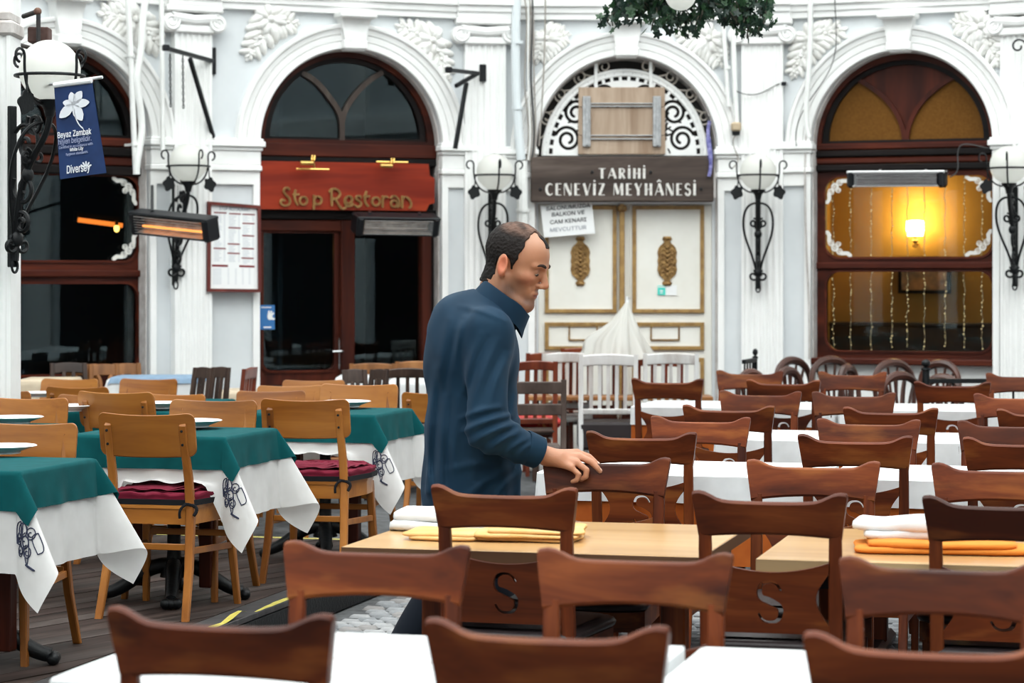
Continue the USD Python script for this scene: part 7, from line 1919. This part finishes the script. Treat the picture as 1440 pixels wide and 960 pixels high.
# knuckles
wr = np.linalg.norm(V - np.mean(MCP, axis=0), axis=1)
blend(0.4 * np.clip(1 - wr / 0.05, 0, 1), (0.66, 0.33, 0.22))
SKIN = usdkit.material(stage, '/World/Looks/skin', {'a': ('attribute', {'attribute': 'tint'}), 'tc': ('texture_coordinate', {}), 'n': ('noise_texture', {'scale': 140.0, 'detail': 3.0}), 'b': ('bump', {'strength': 0.12, 'distance': 0.002}),
     'p': ('principled_bsdf', {'roughness': 0.48, 'specular_ior_level': 0.4, 'subsurface_weight': 0.12, 'subsurface_radius': (1.0, 0.35, 0.2), 'subsurface_scale': 0.006})},
     [('a.color', 'p.base_color'), ('tc.object', 'n.vector'), ('n.fac', 'b.height'), ('b.normal', 'p.normal')], surface='p.BSDF')
part(man, 'body', MB().add(V, Fc), SKIN, np.eye(4), smooth=True, cols=col)
# nails on the visible fingers
NAIL = mat('fingernail', (0.66, 0.40, 0.31), 0.3)
for k in range(2):
    dr = TIP[k] - DIP[k]; dr /= np.linalg.norm(dr); up = np.array([0.35, -0.25, 1.0]); up -= dr * (up @ dr); up /= np.linalg.norm(up)
    c = DIP[k] + (TIP[k] - DIP[k]) * 0.75 + up * 0.0075; sd = np.cross(up, dr)
    part(man, "fingernail", MB().sphere(c, (0.0075, 0.0055, 0.0022), 2, np.stack([dr, sd, up], 1)), NAIL, np.eye(4), smooth=True)
EYEM = mat('dark_eye', (0.03, 0.018, 0.012), 0.15)
EYEW = mat('eye_white', (0.30, 0.24, 0.21), 0.5, 0.2)
BROWM = mottled('dark_hair', (0.006, 0.005, 0.0045), (0.022, 0.017, 0.015), 120.0, 0.75, 0.2, stretch=(1, 1, 0.3), bump=0.5)
BROWC = mat('brown_eyebrow', (0.035, 0.022, 0.017), 0.8, 0.2)
for s in (-1, 1):
    e = part(man, 'eye', MB().sphere(head_pt((0.0835, s * 0.031, -0.0015)), np.array((0.0118, 0.0125, 0.0062)) * HS, 2, Rh), EYEW, np.eye(4), smooth=True)
    part(e, 'iris', MB().sphere(head_pt((0.0890, s * 0.0320, -0.0022)), np.array((0.0072, 0.0075, 0.0058)) * HS, 2, Rh), EYEM, np.eye(4), smooth=True)
    lid = [head_pt((0.0925 - 0.012 * abs(u) ** 1.6 - (0.006 if u * s > 0 else 0) * abs(u), s * 0.031 + u * 0.0165, 0.0025 - 0.005 * u * u)) for u in np.linspace(-1, 1, 9)]
    part(man, 'eyelash_line', MB().tube(lid, 0.0022, 6), BROWM, np.eye(4))
    bp = [head_pt((0.1055 - 0.022 * max(0, u) ** 1.5, s * (0.013 + 0.040 * u), 0.026 + 0.007 * math.sin(PI * u) - 0.003 * u)) for u in np.linspace(0, 1, 10)]
    part(man, 'eyebrow', MB().tube(bp, np.array([0.003, 0.0046, 0.0054, 0.0054, 0.005, 0.0047, 0.0043, 0.0036, 0.0026, 0.0014]), 7), BROWC, np.eye(4))
def hair_sdf(p):
    q = headspace(p)
    full = np.minimum(skull(q), smin(skull(q), cap(q, (-0.030, 0, -0.045), (-0.036, 0, -0.085), 0.060, 0.056), 0.02))
    shell = full - 0.0045 - 0.004 * (meshkit.noise(q * 160) - 0.5)
    n_ = 0.010 * (meshkit.noise(q * 70 + 3) - 0.5)
    # sides and back: behind a line from the temple down to the sideburn, below the bald crown
    front = q[:, 0] - (0.020 + 0.010 * np.clip((q[:, 2] - 0.0) / 0.08, -0.3, 1)) + n_
    crown = q[:, 2] - (0.098 - 0.25 * np.clip(q[:, 0] + 0.03, 0, 0.1)) + n_
    nape = -(q[:, 2] + 0.085 + 0.5 * np.clip(q[:, 0] + 0.02, 0, 0.1)) + n_
    earcut = 0.026 - np.linalg.norm((q - np.array([-0.016, 0, -0.012])) * np.array([1.0, 0.0, 0.72]), axis=1)
    burn = np.where(q[:, 0] > -0.01, -0.030 - q[:, 2] + n_, -1)
    sides = np.maximum.reduce([shell, front, nape, earcut, burn])
    # thin strip left on the middle of the top and over the far temple
    strip = np.maximum.reduce([shell + 0.0015, -(q[:, 2] - 0.085) , -(q[:, 1] + 0.012) + n_ * 2, q[:, 0] - 0.092 + n_])
    return np.minimum(sides, strip) * HS
V, Fc = nets(hair_sdf, HEAD_C - 0.19, HEAD_C + 0.19, 0.003, 5)
q = headspace(V); thin = np.clip((q[:, 2] - 0.088) / 0.03, 0, 1) * np.clip((q[:, 0] + 0.09) / 0.03, 0, 1) * np.clip((0.055 - q[:, 0]) / 0.02, 0, 1) * np.clip(0.35 + 0.9 * (meshkit.noise(q * 55) - 0.3), 0, 1)
hc = np.array([0.013, 0.010, 0.009]) * (1 - thin[:, None]) + np.array([0.20, 0.115, 0.085]) * thin[:, None]
HAIRM = usdkit.material(stage, '/World/Looks/thinning_hair', {'a': ('attribute', {'attribute': 'tint'}), 'tc': ('texture_coordinate', {}), 'n': ('noise_texture', {'scale': 170.0, 'detail': 3.0}), 'b': ('bump', {'strength': 0.6, 'distance': 0.003}),
     'p': ('principled_bsdf', {'roughness': 0.75, 'specular_ior_level': 0.2})}, [('a.color', 'p.base_color'), ('tc.object', 'n.vector'), ('n.fac', 'b.height'), ('b.normal', 'p.normal')], surface='p.BSDF')
part(man, 'hair', MB().add(V, Fc), HAIRM, np.eye(4), smooth=True, cols=hc)

# shirt
SHIRT = None
def shirt_mat():
    nodes = {'tc': ('texture_coordinate', {}), 'n': ('noise_texture', {'scale': 7.0, 'detail': 5.0}), 'w': ('noise_texture', {'scale': 420.0, 'detail': 2.0}),
             'r': ('rgb_ramp', {'ramp': [(0.3, (0.0040, 0.020, 0.042)), (0.7, (0.0065, 0.029, 0.057))]}), 'b': ('bump', {'strength': 0.15, 'distance': 0.002}),
             'p': ('principled_bsdf', {'roughness': 0.72, 'specular_ior_level': 0.15, 'sheen_weight': 0.05, 'sheen_roughness': 0.45, 'sheen_tint': (0.55, 0.72, 1.0)})}
    return usdkit.material(stage, '/World/Looks/navy_shirt_cotton', nodes, [('tc.object', 'n.vector'), ('tc.object', 'w.vector'), ('n.fac', 'r.fac'), ('r.color', 'p.base_color'), ('w.fac', 'b.height'), ('b.normal', 'p.normal')], surface='p.BSDF')
SHIRT = shirt_mat()
def seg(p, a, b):
    d = b - a; t_ = np.clip((p - a) @ d / (d @ d), 0, 1); return t_, p - a - t_[:, None] * d
CUF = WRR + (ELR - WRR) * 0.16
FOLDS = [ # elbow and forearm
    ((648, 588), (702, 572), 0.011, 4.0), ((652, 606), (716, 584), 0.012, 4.0), ((662, 624), (722, 596), 0.012, 4.0), ((680, 640), (732, 606), 0.011, 4.0), ((704, 646), (742, 616), 0.009, 3.5), ((722, 648), (752, 622), 0.006, 3.0),
    ((655, 597), (708, 578), -0.007, 3.5), ((658, 615), (718, 590), -0.008, 3.5), ((672, 632), (727, 601), -0.008, 3.5),
    # upper arm
    ((700, 478), (664, 572), 0.008, 5.0), ((716, 500), (690, 566), 0.008, 5.0), ((676, 470), (652, 550), 0.008, 5.0), ((708, 492), (678, 566), -0.006, 4.5), ((686, 474), (658, 560), -0.006, 4.0),
    # yoke and shoulder blade
    ((646, 430), (712, 452), 0.006, 4.0), ((652, 446), (640, 520), 0.009, 5.0), ((632, 450), (618, 540), 0.008, 6.0), ((640, 470), (626, 560), -0.007, 5.0),
    # back and flank drapes
    ((612, 520), (600, 690), 0.010, 6.0), ((626, 560), (622, 705), 0.009, 6.0), ((645, 560), (640, 690), 0.010, 7.0), ((618, 540), (611, 700), -0.008, 5.0), ((634, 560), (630, 700), -0.007, 5.0),
    ((722, 655), (648, 705), 0.010, 6.0), ((736, 660), (690, 708), 0.009, 5.0), ((700, 652), (632, 660), 0.009, 6.0), ((733, 540), (716, 600), 0.007, 5.0), ((738, 580), (726, 612), 0.006, 4.0)]
def shirt_sdf(p):
    d = elli(p, M_(664, 505, 0.0), (0.150, 0.215, 0.225), Rb)
    d = smin(d, elli(p, M_(664, 610, 0.0), (0.156, 0.205, 0.23), Rb), 0.06)
    d = smin(d, elli(p, M_(662, 690, 0.0), (0.160, 0.205, 0.20), Rb), 0.06)
    d = smin(d, cap(p, SHL, SHR + (0.0, 0.02, 0.0), 0.074, 0.074), 0.06)
    d = smin(d, cap(p, M_(690, 438, 0.01), M_(648, 456, 0.04), 0.075, 0.085), 0.06)
    d = smin(d, cap(p, M_(650, 450, 0.10), M_(640, 520, 0.05), 0.09, 0.10), 0.05)
    for a, b, c in ((SHR, ELR, CUF), (SHL, ELL, WRL + (ELL - WRL) * 0.12)):
        d = smin(d, cap(p, a, b, 0.074, 0.066), 0.05); d = smin(d, cap(p, b, c, 0.067, 0.050), 0.022)
    # folds: diagonal drag lines on back and flank, rings at the elbow
    # folds: ridges along lines of the near side (columns and rows of the picture plane at the man), soft drapes elsewhere
    q2 = np.stack([CX + p[:, 0] * F / p[:, 1], HY - (p[:, 2] - HC) * F / p[:, 1]], 1)
    side = np.clip((DM + 0.03 - p[:, 1]) / 0.08, 0, 1)
    w_ = np.zeros(len(p))
    for a, b, amp, sg in FOLDS:
        a, b = np.array(a, float), np.array(b, float); dd = b - a
        t_ = np.clip((q2 - a) @ dd / (dd @ dd), 0, 1); v = q2 - a - t_[:, None] * dd
        bow = 3.0 * np.sin(PI * t_) * np.sign(dd[0] * 1.0 + 1e-6)
        e = (v[:, 0] * -dd[1] + v[:, 1] * dd[0]) / np.linalg.norm(dd) + bow; r2 = np.where((t_ > 0) & (t_ < 1), e ** 2, (v ** 2).sum(1) + bow ** 2)
        w_ -= amp * side * np.exp(-r2 / sg ** 2) * (0.25 + 0.75 * np.sin(PI * np.clip(t_, 0.05, 0.95)))
    w_ += 0.012 * (meshkit.noise(np.stack([p[:, 0] * 13 + p[:, 2] * 5, p[:, 1] * 8, p[:, 2] * 4.5 + p[:, 0] * 6], 1)) - 0.5)
    w_ += 0.005 * np.exp(-((p[:, 2] - 0.80) / 0.15) ** 2) * np.sin(p[:, 0] * 55 + p[:, 1] * 40 + 5 * meshkit.noise(p * 5))
    d = d + w_
    # open at the hem, the neck and the cuffs
    d = np.maximum(d, (0.685 + 0.01 * np.sin(p[:, 0] * 25)) - p[:, 2])
    fa = (CUF - ELR) / np.linalg.norm(CUF - ELR); near = np.linalg.norm(p - CUF, axis=1) < 0.14
    d = np.maximum(d, np.where(near, (p - CUF) @ fa, -1))
    # hollow near the openings
    ncap = cap(p, NECK0, NECK1, 0.074, 0.078)
    d = smax(d, -ncap, 0.008)
    d = np.maximum(d, -cap(p, ELR, WRR, 0.050, 0.036))
    return d
V, Fc = nets(shirt_sdf, (-0.55, 7.80, 0.66), (0.32, 8.80, 1.52), 0.005, 5)
sh = part(man, 'shirt', MB().add(V, Fc), SHIRT, np.eye(4), smooth=True)
# stand-up collar folded over, and cuff band, on the shirt
na = np.array([0.50, 0.02, 0.85]); na /= np.linalg.norm(na)
fx_ = np.array([1.0, 0.12, 0.0]); fx_ -= na * (fx_ @ na); fx_ /= np.linalg.norm(fx_); fy_ = np.cross(na, fx_)
rings = []
base_c = M_(704, 426, 0.0)
for q_, rad, zz in ((0, 0.084, -0.06), (1, 0.082, -0.01), (2, 0.081, 0.026), (3, 0.084, 0.031), (4, 0.089, 0.027), (5, 0.096, -0.005), (6, 0.103, -0.034)):
    P = []
    for i in range(60):
        a = 2 * PI * i / 60 ; c, s = math.cos(a), math.sin(a)
        fr_ = max(0, c) ** 6
        droop = -0.016 * max(0, c) ** 3 - 0.018 * (q_ >= 5) * fr_ + 0.010 * max(0, -c)
        x = c * rad * (1.10 if c > 0 else 1.0) + 0.012 * fr_ * (q_ >= 4)
        P.append(base_c + fx_ * x + fy_ * s * rad * 0.97 + na * (zz + droop))
    rings.append(P)
part(sh, 'collar', MB().loft(rings, caps=False), SHIRT, np.eye(4), smooth=50)
fa = (CUF - ELR) / np.linalg.norm(CUF - ELR); u_ = np.cross(fa, (0, 0, 1.0)); u_ /= np.linalg.norm(u_); v_ = np.cross(fa, u_)
rings = [[CUF + fa * z + r_ * (math.cos(a) * u_ + math.sin(a) * v_) for a in np.linspace(0, 2 * PI, 36, endpoint=False)] for z, r_ in ((-0.055, 0.055), (-0.05, 0.058), (-0.01, 0.056), (0.006, 0.0545), (0.008, 0.050), (-0.02, 0.047))]
part(sh, 'cuff', MB().loft(rings, caps=False), SHIRT, np.eye(4), smooth=50)
# trousers and shoes
TRS = cloth('black_navy_trousers', (0.010, 0.013, 0.020), 0.0, 0.8)
def trouser_sdf(p):
    d = elli(p, HIPC + (0, 0, -0.02), (0.120, 0.155, 0.13), Rb)
    for h_, k_, a_ in ((HIPR, KNR, ANR), (HIPL, KNL, ANL)):
        d = smin(d, cap(p, h_ + (0, 0, -0.06), k_, 0.092, 0.080), 0.03); d = smin(d, cap(p, k_, a_ + (0, 0, -0.02), 0.080, 0.066), 0.02)
    d = d + 0.008 * (meshkit.noise(np.stack([p[:, 0] * 10, p[:, 1] * 10, p[:, 2] * 6], 1)) - 0.5)
    return np.maximum(d, 0.055 - p[:, 2])
V, Fc = nets(trouser_sdf, (-0.62, 7.95, 0.03), (0.2, 8.72, 1.0), 0.009, 5)
part(man, 'trousers', MB().add(V, Fc), TRS, np.eye(4), smooth=True)
SHOE = mat('black_leather_shoe', (0.012, 0.012, 0.013), 0.3)
for an, pt in ((ANR, 0.0), (ANL, 0.5)):
    R_ = trimesh.transformations.euler_matrix(0, pt, yb_ * 0.5, 'sxyz')[:3, :3]
    def shoe_sdf(p):
        q = (p - an) @ R_
        d = cap(q, (-0.045, 0, -0.055), (0.14, 0, -0.065), 0.042, 0.034); d = smin(d, cap(q, (0, 0, -0.05), (0, 0, 0.0), 0.045, 0.045), 0.03)
        return np.maximum(d, -0.093 - q[:, 2])
    V, Fc = nets(shoe_sdf, an - 0.25, an + 0.25, 0.008, 5)
    part(man, 'shoe', MB().add(V, Fc), SHOE, np.eye(4), smooth=True)
